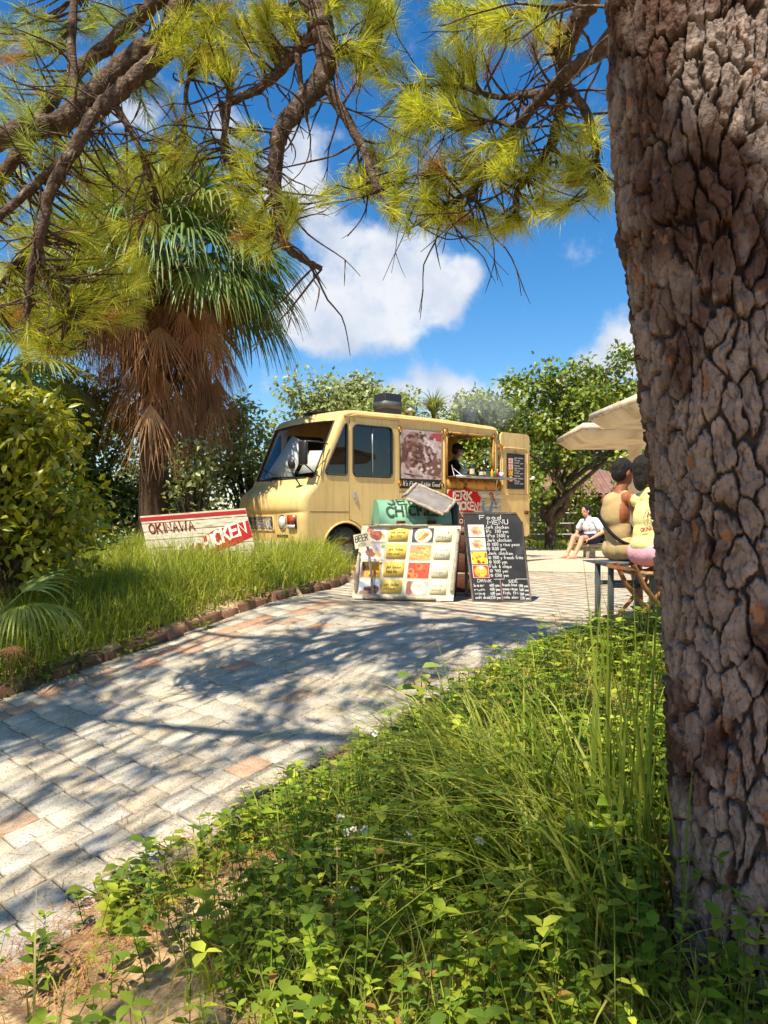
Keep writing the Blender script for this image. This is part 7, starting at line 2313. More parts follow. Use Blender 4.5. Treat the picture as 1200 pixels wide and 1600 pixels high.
palm2 = thing('back_palm', 'shaded fan palm at the left margin behind the pine needles', 'palm tree', (-6.4, 12.6, 0.1))
mb = MB(); mb.tube([(0, 0, -0.2), (0.05, 0, 1.5), (0.0, 0, 3.1)], [0.2, 0.17, 0.16], 12); mb.build('trunk', MAT_PALMTR, palm2)
pcc = Vector((0, 0, 3.1))
for k in range(24):
    az = k * 2.399; el = R(75 - 110 * (k / 24)); h_ = Vector((math.cos(az) * math.cos(el), math.sin(az) * math.cos(el), math.sin(el)))
    fan('frond', palm2, pcc + h_ * 0.1, pcc + h_ * 0.9, (h_ + Vector((0, 0, -0.35))).normalized(), 1.15, MAT_FROND, PG, 26, 0.7, 2.6, 0.02)
palm3 = thing('leaning_palm', 'pale fan palm crown catching sun at the upper left, above the dead fronds', 'palm tree', (-4.45, 14.8, 0.0))
mb = MB(); mb.tube(spline([(0, 0, -0.2), (0.0, 0, 2.6), (-0.3, 0, 3.8), (-1.1, 0, 5.0)], 5), 0.16, 12); mb.build('trunk', MAT_PALMTR, palm3)
pcc = Vector((-1.1, 0, 5.0))
for k in range(24):
    az = k * 2.399; el = R(78 - 105 * (k / 24)); h_ = Vector((math.cos(az) * math.cos(el), math.sin(az) * math.cos(el), math.sin(el)))
    fan('frond', palm3, pcc + h_ * 0.1, pcc + h_ * 1.0, (h_ + Vector((0, 0, -0.35))).normalized(), 1.2, MAT_FROND, PG, 28, 0.7, 2.7, 0.02)
# low young palm at the path's left edge
yp = thing('young_palm', 'low young fan palm arching over the kerb at the left margin', 'palm', (-2.98, 6.35, float(land(-2.98, 6.35))))
YG = [srgb(140, 152, 60), srgb(120, 138, 52), srgb(160, 160, 74)]
o0 = Vector((0, 0, 0.02))
fan('frond', yp, o0 + Vector((-0.3, 0, 0.2)), Vector((0.05, -0.15, 0.50)), (0.62, -0.35, 0.25), 0.75, MAT_FROND, YG, 30, 1.5, 2.2, 0.012)
fan('frond', yp, o0 + Vector((-0.3, 0.1, 0.2)), Vector((-0.42, 0.1, 0.62)), (-0.2, -0.6, 0.5), 0.7, MAT_FROND, YG, 28, 1.2, 2.2, 0.012)
fan('frond', yp, o0 + Vector((-0.4, 0.2, 0.2)), Vector((-0.25, 0.5, 0.55)), (0.3, 0.4, 0.5), 0.6, MAT_FROND, PG, 26, 1.0, 2.2, 0.012)
fan('frond', yp, o0 + Vector((-0.5, 0.1, 0.2)), Vector((-0.75, -0.05, 0.45)), (-0.6, -0.5, 0.3), 0.65, MAT_FROND, PG, 26, 1.1, 2.2, 0.012)
fan('dead_frond', yp, o0 + Vector((-0.2, -0.02, 0.1)), Vector((0.0, -0.2, 0.2)), (0.4, -0.6, -0.2), 0.42, MAT_DRYFROND, PD, 14, 1.2, 2.2, 0.01, 0.2, 6.0)


# ------------------------------------------------------------------ broad-leaved shrubs and trees
def leafy(name, label, cat, base, clumps, cols, L, Wd, per, stems, group=None, fine=False, mat=None, up=0.5, trunk_r=0.05, crown_name='crown', barkm=None, sub=None):
    """clumps: (centre relative to base, radii); leaves face outwards and up, sparse inside; stems lead to the clumps"""
    o = thing(name, label, cat, base, 0, group)
    mb = MB(); tw = MB()
    for c, r in clumps:
        c = np.array(c, float); r = np.array(r if hasattr(r, '__len__') else (r, r, r), float)
        n_ = int(per * (r[0] * r[1] + r[0] * r[2] + r[1] * r[2]) / 3 * 4)
        if sub:
            # leaves gathered into little sprays
            ns_ = max(4, n_ // sub); sp_, v0 = ballpts(ns_, c, r, 0.55); ix = rng.integers(0, ns_, n_)
            p = sp_[ix] + rng.normal(size=(n_, 3)) * L * 0.75; v = unit(v0[ix] + rng.normal(size=(n_, 3)) * 0.4)
        else:
            p, v = ballpts(n_, c, r, 0.45)
            v = unit(v)
        d = unit(v + rng.normal(size=(n_, 3)) * 0.7 + np.array((0, 0, 0.0))); u_ = unit(np.array((0, 0, 1.0)) * up + v * 0.6 + rng.normal(size=(n_, 3)) * 0.35)
        d = unit(d - (d * u_).sum(1, keepdims=True) * u_ * 0.7)
        leaves(mb, p, d, u_, L * rng.uniform(0.65, 1.2, n_), Wd * rng.uniform(0.7, 1.15, n_), vary(n_, cols), fine=fine, droop=0.2)
    mb.build(crown_name, mat or MAT_LEAF, o)['kind'] = 'stuff'
    for st in stems:
        P_ = spline([Vector(q) for q in st[0]], 5); tw.tube(P_, [st[1] + (st[2] - st[1]) * i / (len(P_) - 1) for i in range(len(P_))], 8, cap=False)
    if stems:
        tw.build('trunk', barkm or MAT_WOOD, o, smooth=True)
    return o


def bush(name, label, base, w, d, h, n_, cols, L, Wd, per, seed, group=None, cat='shrub', fine=False, sub=6):
    r_ = random.Random(seed); cl = []; st = []
    for k in range(n_):
        a = r_.uniform(0, 6.28); q = math.sqrt(r_.random()) * 0.85
        z = r_.uniform(0.06, 0.95) ** 0.8 * h
        lim = math.sqrt(max(0.05, 1 - (z / h) ** 2.2))
        c = (w * q * math.cos(a) * lim, d * q * math.sin(a) * lim, z * 0.9); rr_ = r_.uniform(0.22, 0.42) * min(w, h) * 0.62
        cl.append((c, (rr_, rr_, rr_ * 0.8)))
        st.append(([(r_.uniform(-.1, .1) * w, r_.uniform(-.1, .1) * d, -0.1), (c[0] * 0.4, c[1] * 0.4, c[2] * 0.5), c], 0.014 + 0.009 * h, 0.006))
    return leafy(name, label, cat, base, cl, cols, L, Wd, per, st, group, fine, sub=sub)


LG = [srgb(146, 158, 94), srgb(166, 176, 112), srgb(120, 136, 80), srgb(186, 190, 130)]
YGc = [srgb(140, 146, 30), srgb(168, 166, 40), srgb(112, 126, 32), srgb(186, 178, 60)]
DG = [srgb(70, 96, 36), srgb(92, 116, 44), srgb(56, 80, 32), srgb(112, 130, 50)]
TG = [srgb(126, 144, 50), srgb(150, 162, 58), srgb(98, 120, 44), srgb(172, 178, 76)]
# the glossy bush at the left margin
bush('glossy_bush', 'large leaved yellow green bush at the left margin beside the palm trunk', (-3.62, 7.4, 0.2), 1.05, 0.8, 2.0, 74, YGc, 0.125, 0.055, 520, 4, fine=True, sub=5)
bush('low_bush', 'darker low bush between the glossy bush and the palm trunk', (-4.0, 9.9, 0.15), 0.75, 0.6, 1.2, 20, DG, 0.10, 0.05, 420, 8)
bush('shade_bush', 'dim bush under the palms at the far left', (-5.3, 10.6, 0.15), 1.2, 0.9, 2.2, 24, DG, 0.12, 0.055, 400, 15)
bush('tall_shade_shrub', 'tall dark shrub filling the gap behind the palm trunks', (-6.0, 14.8, 0.0), 2.4, 1.0, 4.0, 34, DG, 0.14, 0.07, 340, 16)
# the pale hedge of tall shrubs behind the truck
for k, (x, y, w, h, c, lab) in enumerate([
    (-2.75, 15.9, 1.5, 3.6, LG, 'pale green tall shrub between the palm trunk and the truck bonnet'),
    (-1.5, 17.2, 1.6, 4.5, LG, 'pale green tall shrub behind the truck windscreen'),
    (-4.6, 17.2, 1.6, 4.0, LG, 'pale green tall shrub behind the hanging dead palm leaves'),
    (0.4, 18.6, 1.7, 4.4, LG, 'green shrub behind the truck roof vent'),
    (2.4, 20.0, 1.7, 4.5, TG, 'dark green shrub behind the rear of the truck roof'),
    (-0.7, 20.5, 2.0, 5.2, LG, 'taller pale shrub further back behind the truck cab')]):
    bush('tall_shrub', lab, (x, y, 0), w, 0.9, h, 46, c, 0.135, 0.085, 325, 30 + k, 'tall shrubs behind the truck', sub=7)
bush('pale_shrub', 'sunlit pale green shrub beside the palm trunk, left of the truck bonnet', (-3.1, 12.6, 0.05), 0.6, 0.4, 2.5, 34, LG, 0.12, 0.075, 420, 71, sub=7)
# ferny palms behind the truck roof
for k, (x, y, z, lab) in enumerate([(0.25, 17.3, 3.0, 'feathery palm top just behind the black exhaust box'), (1.15, 17.9, 3.15, 'feathery palm top above the middle of the truck roof'), (2.55, 16.4, 1.85, 'palm seen through the serving hatch opening')]):
    fp = thing('screw_palm', lab, 'palm', (x, y, 0), 0, 'palms behind the truck roof')
    mb = MB(); mb.tube([(0, 0, -0.1), (0.03, 0, z * 0.5), (0, 0, z)], [0.09, 0.08, 0.07], 8); mb.build('trunk', MAT_WOOD, fp)
    cr_ = MB(); n_ = 130
    az = rng.uniform(0, 6.28, n_); ln = rng.uniform(0.25, 1.1, n_)
    blades(cr_, np.tile((0, 0, z), (n_, 1)), rng.uniform(0.6, 1.05, n_), np.full(n_, 0.05), az, ln, vary(n_, [srgb(150, 160, 84), srgb(126, 142, 70), srgb(170, 174, 110)]), segs=5, droop=0.75)
    cr_.build('crown', MAT_LEAF, fp)['kind'] = 'stuff'

# the spreading tree right of the truck
r_ = random.Random(44); cl = []; st = []
tb = Vector((4.55, 21.0, 0))
mains = [((0.35, -0.3, 1.5), (-1.3, -0.6, 3.2)), ((0.2, 0, 1.4), (0.1, -0.4, 4.3)), ((0.1, 0.1, 1.3), (1.5, 0.2, 4.6)), ((0.0, 0.2, 1.3), (2.6, 0.0, 4.2)), ((0.1, -0.3, 1.2), (1.3, -0.9, 2.4)), ((0, 0, 1.2), (-0.9, -0.5, 2.0)), ((0, 0, 1.4), (2.2, -0.8, 3.2)), ((0, 0, 1.4), (0.3, -1.1, 3.1))]
for a, b_ in mains:
    st.append(([(0, 0, -0.1), (0.02, 0, 0.7), a, b_], 0.17, 0.04))
    for q in range(7):
        c = Vector(b_) + Vector((r_.gauss(0, 0.55), r_.gauss(0, 0.45), r_.gauss(0.1, 0.42))); c.z = max(1.35, min(5.4, c.z))
        rr_ = r_.uniform(0.28, 0.5); cl.append((tuple(c), (rr_ * 1.35, rr_ * 1.2, rr_ * 0.5))); st.append(([b_, Vector(b_).lerp(c, 0.6) + Vector((0, 0, 0.1)), c], 0.035, 0.012))
leafy('spreading_tree', 'spreading broad leaved tree beyond the open rear door of the truck', 'tree', tb, cl, TG + DG[:2], 0.17, 0.10, 420, st, sub=8)
bush('back_tree', 'rounded tree crown just right of the truck roof against the sky', (3.2, 24.5, 0), 2.2, 1.4, 4.6, 40, TG, 0.17, 0.1, 260, 51, cat='tree', sub=8)
bush('margin_tree', 'dark leafy tree behind the small tiled house', (7.5, 34, 0), 4.5, 2.0, 6.5, 40, DG, 0.24, 0.14, 120, 52, cat='tree', sub=8)
bush('far_tree', 'distant green tree mass low behind the truck and the house', (0.5, 38, 0), 9, 3, 5.6, 60, DG, 0.3, 0.18, 70, 53, cat='tree', sub=8)
bush('edge_tree', 'distant tree closing the view at the far left', (-12, 26, 0), 5, 3, 6.0, 40, DG, 0.26, 0.15, 110, 54, cat='tree', sub=8)
bush('hedge_shrub', 'leafy shrub in front of the tiled house under the spreading tree', (6.3, 22.6, 0), 1.0, 0.6, 1.5, 26, TG, 0.13, 0.08, 300, 61, sub=7)
bush('roof_shrub', 'taller shrub hiding part of the tiled roof beside the spreading tree', (6.15, 25.2, 0), 1.0, 0.7, 2.75, 28, TG, 0.15, 0.09, 260, 62, sub=7)
# dry palm behind the shelters
dp = thing('dry_palm', 'half dead palm with brown stalks above the concrete shelters', 'palm tree', (6.75, 22.0, 0))
mb = MB(); mb.tube([(0, 0, -0.1), (0.05, 0, 2.0), (0, 0, 3.8)], [0.18, 0.15, 0.13], 10); mb.build('trunk', MAT_WOOD, dp)
cr_ = MB(); n_ = 420; az = rng.uniform(0, 6.28, n_)
blades(cr_, np.tile((0, 0, 3.7), (n_, 1)) + rng.normal(size=(n_, 3)) * 0.15, rng.uniform(0.9, 1.7, n_), np.full(n_, 0.05), az, rng.uniform(0.3, 1.2, n_), vary(n_, [srgb(176, 158, 70), srgb(196, 166, 90), srgb(150, 146, 62), srgb(170, 130, 84)]), segs=5, droop=0.8)
cr_.build('crown', MAT_DRYFROND, dp)['kind'] = 'stuff'
cr_ = MB(); n_ = 260; az = rng.uniform(2.2, 4.6, n_)
blades(cr_, np.tile((-0.1, -0.1, 3.2), (n_, 1)) + rng.normal(size=(n_, 3)) * 0.3, rng.uniform(0.8, 1.6, n_), np.full(n_, 0.02), az, rng.uniform(0.7, 1.5, n_), vary(n_, [srgb(190, 164, 120), srgb(160, 130, 92), srgb(130, 104, 74)]), segs=4, droop=0.9)
cr_.build('dead_stalks', MAT_DRYFROND, dp)['kind'] = 'stuff'

# ------------------------------------------------------------------ grass and weeds
def scatter(n_, xlim, ylim, keep):
    out = []
    while sum(len(o) for o in out) < n_:
        x = rng.uniform(*xlim, n_); y = rng.uniform(*ylim, n_); k = keep(x, y)
        out.append(np.stack([x[k], y[k]], 1))
    p = np.concatenate(out)[:n_]
    return np.concatenate([p, land(p[:, 0], p[:, 1])[:, None] - 0.01], 1)


def inview(x, y, m_=0.56):
    return (np.abs(x) < m_ * y + 0.15) & (y > 1.2)


# left bed: tall grass under the sign and beside the kerb
def keepL(x, y):
    d = xl(y) - x
    return (d > 0.0) & (d < 3.2) & inview(x, y) & (rng.random(len(x)) < np.clip(0.25 + 0.9 * fbm(x * 1.3, y * 1.3, 77), 0, 1))


g = MB()
P_ = scatter(17500, (-4.4, -0.35), (4.6, 11.6), keepL)
dk = xl(P_[:, 1]) - P_[:, 0]
h_ = (0.20 + 0.30 * sstep(0.0, 0.4, dk) * rng.uniform(0.5, 1.25, len(P_))) * (0.75 + 0.5 * fbm(P_[:, 0] * 2, P_[:, 1] * 2, 5)) * rng.uniform(0.7, 1.2, len(P_))
front_of_sign = (P_[:, 0] < -1.3) & (P_[:, 1] > 7.2) & (P_[:, 1] < 9.6)
h_ = np.where(front_of_sign, h_ * 1.0, h_)
blades(g, P_, h_, rng.uniform(0.006, 0.012, len(P_)), rng.uniform(0, 6.28, len(P_)), rng.uniform(0.15, 0.9, len(P_)), vary(len(P_), [G1, G2, G4, srgb(176, 176, 84), G3]), segs=3)
stuff(g.build('bed_grass', MAT_GRASS), 'tall rough grass filling the bed behind the brick kerb', 'grass')
g = MB()
P_ = scatter(7000, (-5.2, -0.4), (4.2, 11.8), lambda x, y: (xl(y) - x > 0.05) & inview(x, y, 0.6))
n_ = len(P_); P_ = P_ + np.stack([np.zeros(n_), np.zeros(n_), rng.uniform(0.02, 0.30, n_)], 1)
d = unit(rng.normal(size=(n_, 3)) * (1, 1, 0.4)); leaves(g, P_, d, np.tile((0, 0, 1.0), (n_, 1)) + rng.normal(size=(n_, 3)) * 0.3, rng.uniform(0.03, 0.075, n_), rng.uniform(0.015, 0.035, n_), vary(n_, [G1, G2, G3, DG[0]]))
stuff(g.build('bed_weeds', MAT_WEED), 'small leafy weeds low in the bed beside the kerb', 'weeds')


# leafy weeds sprawling over the lower kerb
g = MB(); bx_, by_, bz_ = [], [], []
for k in range(70):
    y0 = random.uniform(4.4, 7.0) if k < 56 else random.uniform(7.6, 9.6); x0 = float(xl(y0)) + random.uniform(-0.35, 0.10)
    n_ = random.randint(30, 70); p_, v_ = ballpts(n_, (x0, y0, float(surf(x0, y0)) + 0.07), (0.16, 0.16, 0.11), 0.3)
    leaves(g, p_, unit(v_ + rng.normal(size=(n_, 3)) * 0.5), np.tile((0, 0, 1.0), (n_, 1)) + rng.normal(size=(n_, 3)) * 0.3, rng.uniform(0.03, 0.075, n_), rng.uniform(0.016, 0.038, n_), vary(n_, [G1, G3, DG[0], G2]), fine=False)
stuff(g.build('kerb_weeds', MAT_WEED), 'leafy weeds sprawling over the brick kerb at the left', 'weeds')


# right bank
def keepR(x, y):
    d = x - xr(y)
    bare = (y < 2.95 + 0.25 * np.sin(x * 9)) & (x < -0.5 + 0.15 * np.sin(y * 7))
    return (d > 0.16) & (y < 5.9) & inview(x, y) & (rng.random(len(x)) < np.where(bare, 0.07, np.clip(0.35 + 0.8 * fbm(x * 2.2, y * 2.2, 70), 0, 1))) & (np.hypot(x - 1.09, y - 2.22) > 0.30)


def hfac(P_):
    d = P_[:, 0] - xr(P_[:, 1]); return (0.35 + 0.65 * sstep(0.15, 1.0, d)) * (1 - 0.6 * sstep(4.4, 5.2, P_[:, 1]))


g = MB()
P_ = scatter(17000, (-1.6, 3.2), (1.7, 5.85), keepR)
h_ = (0.06 + 0.17 * rng.random(len(P_)) ** 1.4) * hfac(P_) * (0.7 + 0.8 * fbm(P_[:, 0] * 2.5, P_[:, 1] * 2.5, 15))
blades(g, P_, h_, rng.uniform(0.004, 0.008, len(P_)), rng.uniform(0, 6.28, len(P_)), rng.uniform(0.2, 1.1, len(P_)), vary(len(P_), [G1, G2, G3, G4, STRAW]), segs=3)
# long arching grass beside the trunk
n_ = 850
cx_ = np.array([(0.42, 2.75), (0.62, 2.95), (0.70, 2.55), (0.35, 3.2), (0.55, 2.3)])[rng.integers(0, 5, n_)]
x = cx_[:, 0] + rng.normal(size=n_) * 0.11; y = cx_[:, 1] + rng.normal(size=n_) * 0.14
P_ = np.stack([x, y, land(x, y) - 0.01], 1)
az = rng.normal(math.pi * 0.98, 0.75, n_)
blades(g, P_, rng.uniform(0.28, 0.78, n_), rng.uniform(0.006, 0.017, n_), az, rng.uniform(0.15, 1.25, n_), vary(n_, [srgb(150, 164, 54), srgb(176, 180, 70), srgb(120, 142, 48), srgb(190, 188, 96)]), segs=6, droop=0.45)
# a few upright reeds against the trunk
n_ = 46
x = rng.normal(0.80, 0.05, n_); y = rng.normal(2.55, 0.15, n_); P_ = np.stack([x, y, land(x, y) - 0.01], 1)
blades(g, P_, rng.uniform(0.5, 1.15, n_), rng.uniform(0.010, 0.020, n_), rng.uniform(0, 6.28, n_), rng.uniform(0.02, 0.3, n_), vary(n_, [srgb(130, 146, 50), srgb(150, 160, 60), srgb(104, 124, 44)]), segs=6)
# straggling blades elsewhere
n_ = 1200
P_ = scatter(n_, (-1.0, 2.6), (2.0, 5.8), keepR)
blades(g, P_, rng.uniform(0.2, 0.5, n_) * (0.4 + 0.6 * hfac(P_)), rng.uniform(0.004, 0.009, n_), rng.uniform(0, 6.28, n_), rng.uniform(0.3, 1.1, n_), vary(n_, [G2, G4, STRAW, srgb(150, 160, 60)]), segs=5, droop=0.4)
stuff(g.build('bank_grass', MAT_GRASS), 'long sunlit grass and reeds on the bank beside the pine trunk', 'grass')

# leafy weeds: stems with paired leaves
g = MB(); sm = MB()
P_ = scatter(2500, (-1.2, 2.8), (1.75, 5.8), keepR)
bp_, bd_, bl_, bw2, bc_ = [], [], [], [], []
hf_ = hfac(P_)
WC = [srgb(128, 150, 38), srgb(156, 174, 48), srgb(104, 130, 36), srgb(182, 192, 66), srgb(136, 158, 50), srgb(104, 132, 46)]
for i, p in enumerate(P_):
    H = random.uniform(0.10, 0.40) * hf_[i] + 0.03; ax = random.uniform(0, 6.28); le = random.uniform(0.05, 0.5)
    big = random.random() < 0.36
    lv = random.randint(3, 6); tipd = Vector((math.cos(ax) * le, math.sin(ax) * le, 1)).normalized()
    c0 = np.array(random.choice(WC)) * random.uniform(0.75, 1.15)
    sm.tube([Vector(p), Vector(p) + tipd * H], [0.0022, 0.0012], 3, c0 * 0.9, cap=False)
    for k in range(lv):
        t = (k + 1) / lv; q = Vector(p) + tipd * H * t; a0 = ax + k * 1.57
        for s_ in range(3 if k == lv - 1 else 2):
            a1 = a0 + s_ * (math.pi if k < lv - 1 else 2.09)
            L = (random.uniform(0.055, 0.085) if big else random.uniform(0.028, 0.055)) * (1.05 - 0.3 * t)
            bp_.append(tuple(q)); bd_.append((math.cos(a1), math.sin(a1), random.uniform(0.05, 0.7))); bl_.append(L); bw2.append(L * (0.62 if big else 0.48)); bc_.append(c0 * random.uniform(0.8, 1.2) if random.random() > 0.02 else np.array(srgb(170, 130, 70)))
n_ = len(bp_)
leaves(g, np.array(bp_), np.array(bd_), np.tile((0, 0, 1.0), (n_, 1)) + rng.normal(size=(n_, 3)) * 0.15, np.array(bl_), np.array(bw2), np.clip(np.array(bc_), 0, 1), fine=True, droop=0.28)
stuff(g.build('bank_weeds', MAT_WEED), 'bright leafy weeds covering the bank in front of the path', 'weeds')
stuff(sm.build('weed_stems', MAT_STEM), 'thin green stems of the weeds on the bank', 'stems')
print('weed leaves', n_)


def sprig(name, label, px, py, Y, H, L, n_, cols, cat='plant', wide=0.62):
    p = at(px, py, Y); p.z = float(land(p.x, p.y))
    o = thing(name, label, cat, p)
    st_ = MB(); lf_ = MB(); P1, D1, L1 = [], [], []
    for k in range(n_):
        a = k * 2.4; t = 0.35 + 0.65 * (k + 1) / n_; q = Vector((0.05 * math.sin(a), 0.05 * math.cos(a), H * t))
        st_.tube([(0, 0, -0.02), (0.01, 0, H * 0.5), q], [0.005, 0.004, 0.002], 5, srgb(110, 120, 50))
        P1.append(tuple(q)); D1.append((math.cos(a), math.sin(a) * 0.8, 0.25)); L1.append(L * random.uniform(0.75, 1.15))
    st_.build('stem', MAT_STEM, o)
    for k in range(n_):
        m_ = MB(); leaves(m_, [P1[k]], [D1[k]], [(0.1, -0.2, 1)], np.array([L1[k]]), np.array([L1[k] * wide]), vary(1, cols), fine=True, droop=0.3); m_.build('leaf', MAT_WEED, o)
    return o


sprig('sapling', 'young plant with broad pale leaves rising over the paving edge', 655, 1165, 4.25, 0.34, 0.13, 9, [srgb(150, 172, 76), srgb(170, 186, 96), srgb(120, 146, 60)])
sprig('leafy_seedling', 'bright seedling growing at the foot of the pine trunk', 1105, 1600, 1.78, 0.16, 0.07, 8, [srgb(150, 176, 60), srgb(126, 156, 50)])
sprig('path_weed', 'small green weed in the gutter below the brick kerb', 318, 985, 7.2, 0.12, 0.08, 9, [srgb(150, 166, 60), srgb(120, 142, 50)])
sprig('edge_weed', 'yellow green weed on the concrete edging near the path corner', 260, 1345, 3.35, 0.10, 0.07, 9, [srgb(150, 160, 56), srgb(120, 136, 46)])
sprig('edge_weed', 'darker weed on the edging, below the yellow green one', 205, 1375, 3.2, 0.09, 0.075, 8, [srgb(96, 116, 44), srgb(120, 136, 46)])
sprig('edge_weed', 'drooping weed lowest along the concrete edging', 150, 1405, 3.08, 0.09, 0.07, 8, [srgb(120, 136, 46), srgb(140, 150, 56)])
sprig('broad_weed', 'large leaved pale weed low on the bank in the sun', 930, 1470, 2.45, 0.30, 0.13, 9, [srgb(156, 178, 60), srgb(176, 190, 80), srgb(130, 156, 54)])
sprig('broad_weed', 'broad leaved weed at the bottom of the bank', 640, 1560, 2.35, 0.12, 0.09, 9, [srgb(130, 156, 54), srgb(150, 170, 60)])

# daisies
MAT_PETAL = pmat('petal', srgb(240, 238, 228), rough=0.6)
MAT_DISC = pmat('flower_disc', srgb(226, 160, 36), srgb(206, 136, 26), scale=60, rough=0.7)


def daisy_mesh():
    a = MB()
    for k in range(6):
        t = 2 * math.pi * k / 6
        M_ = Matrix.Rotation(t, 4, 'Z')
        V = [M_ @ Vector(q) for q in ((0.003, 0, 0), (0.010, 0.0055, 0.001), (0.010, 0, 0.002), (0.010, -0.0055, 0.001), (0.017, 0.003, -0.001), (0.017, -0.003, -0.001))]
        a.add(V, [(0, 2, 1), (0, 3, 2), (1, 2, 4), (2, 5, 4), (2, 3, 5)])
    o = a.build('petals', MAT_PETAL); m1 = o.data; bpy.data.objects.remove(o)
    b_ = MB(); b_.ball((0, 0, 0.001), (0.0055, 0.0055, 0.0045), 10, 6); o = b_.build('disc', MAT_DISC, smooth=True); m2 = o.data; bpy.data.objects.remove(o)
    c_ = MB(); c_.tube([(0, 0, 0), (0.004, 0.003, -0.08), (0.0, 0.01, -0.2)], [0.0012, 0.0014, 0.0016], 5, srgb(110, 126, 50)); o = c_.build('stalk', MAT_STEM); m3 = o.data; bpy.data.objects.remove(o)
    return m1, m2, m3


D1_, D2_, D3_ = daisy_mesh()
for px, py, Y in [(532, 1278, 3.0), (541, 1301, 2.95), (552, 1296, 2.96), (570, 1296, 2.95), (641, 1300, 2.8), (648, 1313, 2.78), (644, 1306, 2.82), (622, 1312, 2.85), (750, 1313, 2.6), (554, 1387, 2.7), (573, 1361, 2.75), (820, 1553, 2.15), (827, 1583, 2.1), (528, 1327, 2.9), (689, 1337, 2.7), (586, 1146, 3.6)]:
    p = at(px, py, Y * 0.94)
    d = thing('daisy', 'small white petalled daisy with a yellow centre on the weedy bank', 'flower', (p.x, p.y, p.z), random.uniform(0, 6), 'daisies on the bank')
    d.rotation_euler = (R(random.uniform(25, 60)), R(random.uniform(-25, 25)), random.uniform(-0.8, 0.8)); k = random.uniform(0.8, 1.05); d.scale = (k, k, k)
    for nm, me in (('petals', D1_), ('disc', D2_), ('stalk', D3_)):
        link(nm, me, d)

# fallen pine needles and straw on the bare earth and along the edging
g = MB(); n_ = 5200
x = rng.uniform(-1.9, 0.6, n_ * 3); y = rng.uniform(1.9, 5.4, n_ * 3); dd = x - xr(y); kp = (dd > -0.14) & (dd < 0.75) & ((dd > 0.02) | (rng.random(len(x)) < 0.35)); x, y = x[kp][:n_], y[kp][:n_]; n_ = len(x)
z = np.where(x - xr(y) > 0.13, land(x, y), surf(x, y) + 0.02) + 0.006
a = rng.uniform(0, 6.28, n_); L = rng.uniform(0.05, 0.13, n_); dx = np.cos(a) * L; dy = np.sin(a) * L; s_ = np.stack([-np.sin(a), np.cos(a), np.zeros(n_)], 1) * 0.0011
A_ = np.stack([x, y, z + rng.random(n_) * 0.012], 1); B_ = A_ + np.stack([dx, dy, rng.uniform(-0.008, 0.02, n_)], 1)
o = (np.arange(n_) * 4)[:, None]
g.add(np.stack([A_ - s_, A_ + s_, B_ + s_, B_ - s_], 1).reshape(-1, 3), o + np.array((0, 1, 2, 3)), np.repeat(vary(n_, [srgb(176, 116, 72), srgb(150, 92, 56), srgb(196, 144, 96)]), 4, 0))
stuff(g.build('pine_straw', MAT_STEM), 'reddish fallen pine needles along the edging and bare soil', 'needles')
# stray needles on the slabs
g = MB(); n_ = 900
u = rng.uniform(0.8, 5.5, n_); v = rng.uniform(2.95, 6.6, n_) ; v = np.where(rng.random(n_) < 0.5, 2.95 + rng.random(n_) ** 2 * 3.5, v); x = (u - v) * S2; y = (u + v) * S2
a = rng.uniform(0, 6.28, n_); L = rng.uniform(0.06, 0.13, n_); s_ = np.stack([-np.sin(a), np.cos(a), np.zeros(n_)], 1) * 0.0011
A_ = np.stack([x, y, surf(x, y) + 0.007], 1); x2 = x + np.cos(a) * L; y2 = y + np.sin(a) * L; B_ = np.stack([x2, y2, surf(x2, y2) + 0.007], 1); o = (np.arange(n_) * 4)[:, None]
g.add(np.stack([A_ - s_, A_ + s_, B_ + s_, B_ - s_], 1).reshape(-1, 3), o + np.array((0, 1, 2, 3)), np.repeat(vary(n_, [srgb(150, 100, 62), srgb(120, 78, 50), srgb(176, 130, 86)]), 4, 0))
stuff(g.build('needle_litter', MAT_STEM), 'stray brown pine needles lying on the paving slabs', 'needles')
# matted dead grass between the weeds
g = MB(); n_ = 3200
P_ = scatter(n_, (-1.3, 2.8), (1.75, 5.8), keepR)
blades(g, P_, rng.uniform(0.05, 0.16, n_), rng.uniform(0.002, 0.005, n_), rng.uniform(0, 6.28, n_), rng.uniform(0.9, 2.2, n_), vary(n_, [STRAW, srgb(176, 148, 92), srgb(150, 122, 76)]), segs=3, droop=0.38)
stuff(g.build('dry_grass', MAT_GRASS), 'matted straw coloured dead grass between the weeds on the bank', 'grass')
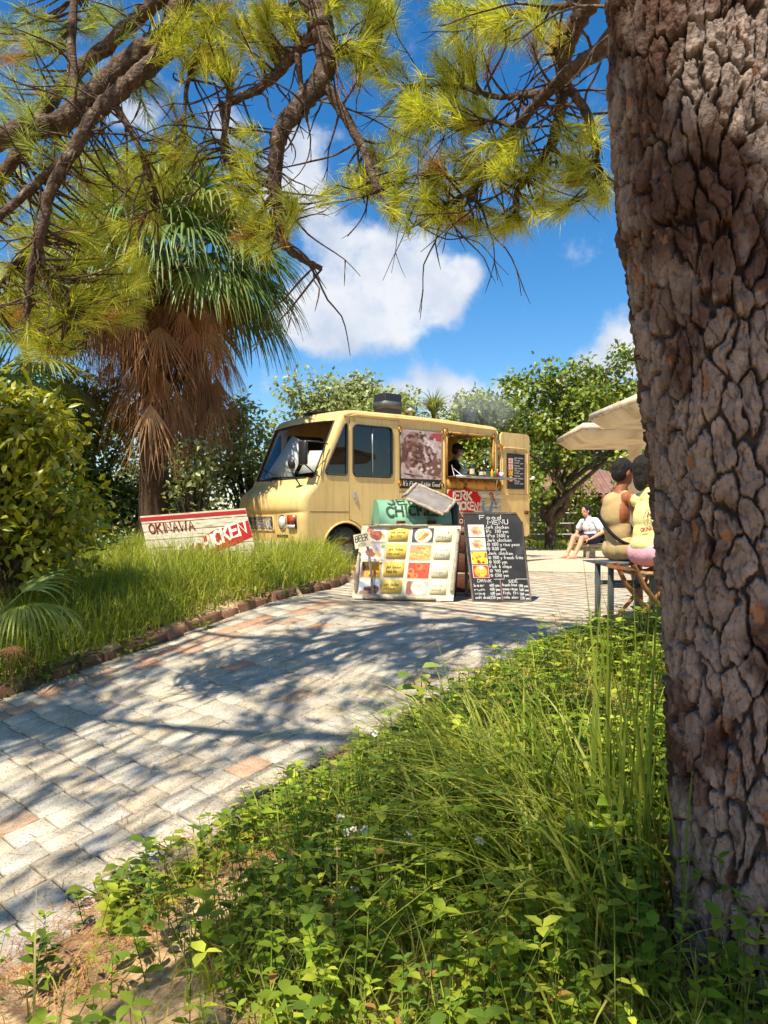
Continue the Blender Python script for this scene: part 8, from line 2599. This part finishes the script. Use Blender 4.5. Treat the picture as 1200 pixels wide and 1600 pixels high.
# faint smoke drifting off the grill and the flue
m, n, l, b = nmat('smoke')
n.remove(b)
pv = n.new('ShaderNodeVolumePrincipled'); pv.inputs['Color'].default_value = (0.9, 0.92, 0.95, 1)
tcn = n.new('ShaderNodeTexCoord'); nz_ = n.new('ShaderNodeTexNoise'); nz_.inputs['Scale'].default_value = 2.2; nz_.inputs['Detail'].default_value = 3
l.new(tcn.outputs['Object'], nz_.inputs[0])
ln = n.new('ShaderNodeVectorMath'); ln.operation = 'LENGTH'; sc_ = n.new('ShaderNodeVectorMath'); sc_.operation = 'MULTIPLY'; sc_.inputs[1].default_value = (1 / 1.15, 1 / 0.45, 1 / 0.5)
l.new(tcn.outputs['Object'], sc_.inputs[0]); l.new(sc_.outputs[0], ln.inputs[0])
fo = n.new('ShaderNodeMapRange'); fo.inputs['From Min'].default_value = 1.0; fo.inputs['From Max'].default_value = 0.2; fo.inputs['To Max'].default_value = 1.1; l.new(ln.outputs['Value'], fo.inputs[0])
mm = n.new('ShaderNodeMapRange'); mm.inputs['From Min'].default_value = 0.42; mm.inputs['From Max'].default_value = 0.62; l.new(nz_.outputs['Fac'], mm.inputs[0])
mu = n.new('ShaderNodeMath'); mu.operation = 'MULTIPLY'; l.new(fo.outputs[0], mu.inputs[0]); l.new(mm.outputs[0], mu.inputs[1]); l.new(mu.outputs[0], pv.inputs['Density'])
l.new(pv.outputs[0], n['Material Output'].inputs['Volume'])
g = MB(); g.ball((0, 0, 0), (1.15, 0.45, 0.5), 20, 12)
sm_ = g.build('smoke', m); sm_.location = at(745, 632, 15.2); sm_.rotation_euler = (0, R(14), R(30))
stuff(sm_, 'faint pale smoke drifting behind the rear of the truck roof', 'smoke')
# lawn and far grass
g = MB(); n_ = 9000
x = rng.uniform(4.2, 13, n_); y = rng.uniform(19.5, 26, n_); kp = y > 20.4 - 0.19 * (x - 5); x, y = x[kp], y[kp]; n_ = len(x)
blades(g, np.stack([x, y, np.full(n_, 0.01)], 1), rng.uniform(0.06, 0.22, n_), np.full(n_, 0.02), rng.uniform(0, 6.28, n_), rng.uniform(0.2, 0.8, n_), vary(n_, [G1, G2, G4]), segs=2)
stuff(g.build('lawn_grass', MAT_GRASS), 'sunlit grass on the lawn behind the bench', 'grass')

print('triangles', sum(sum(len(p.vertices) - 2 for p in me.polygons) for me in bpy.data.meshes if me.users and len(me.polygons) < 3e6))
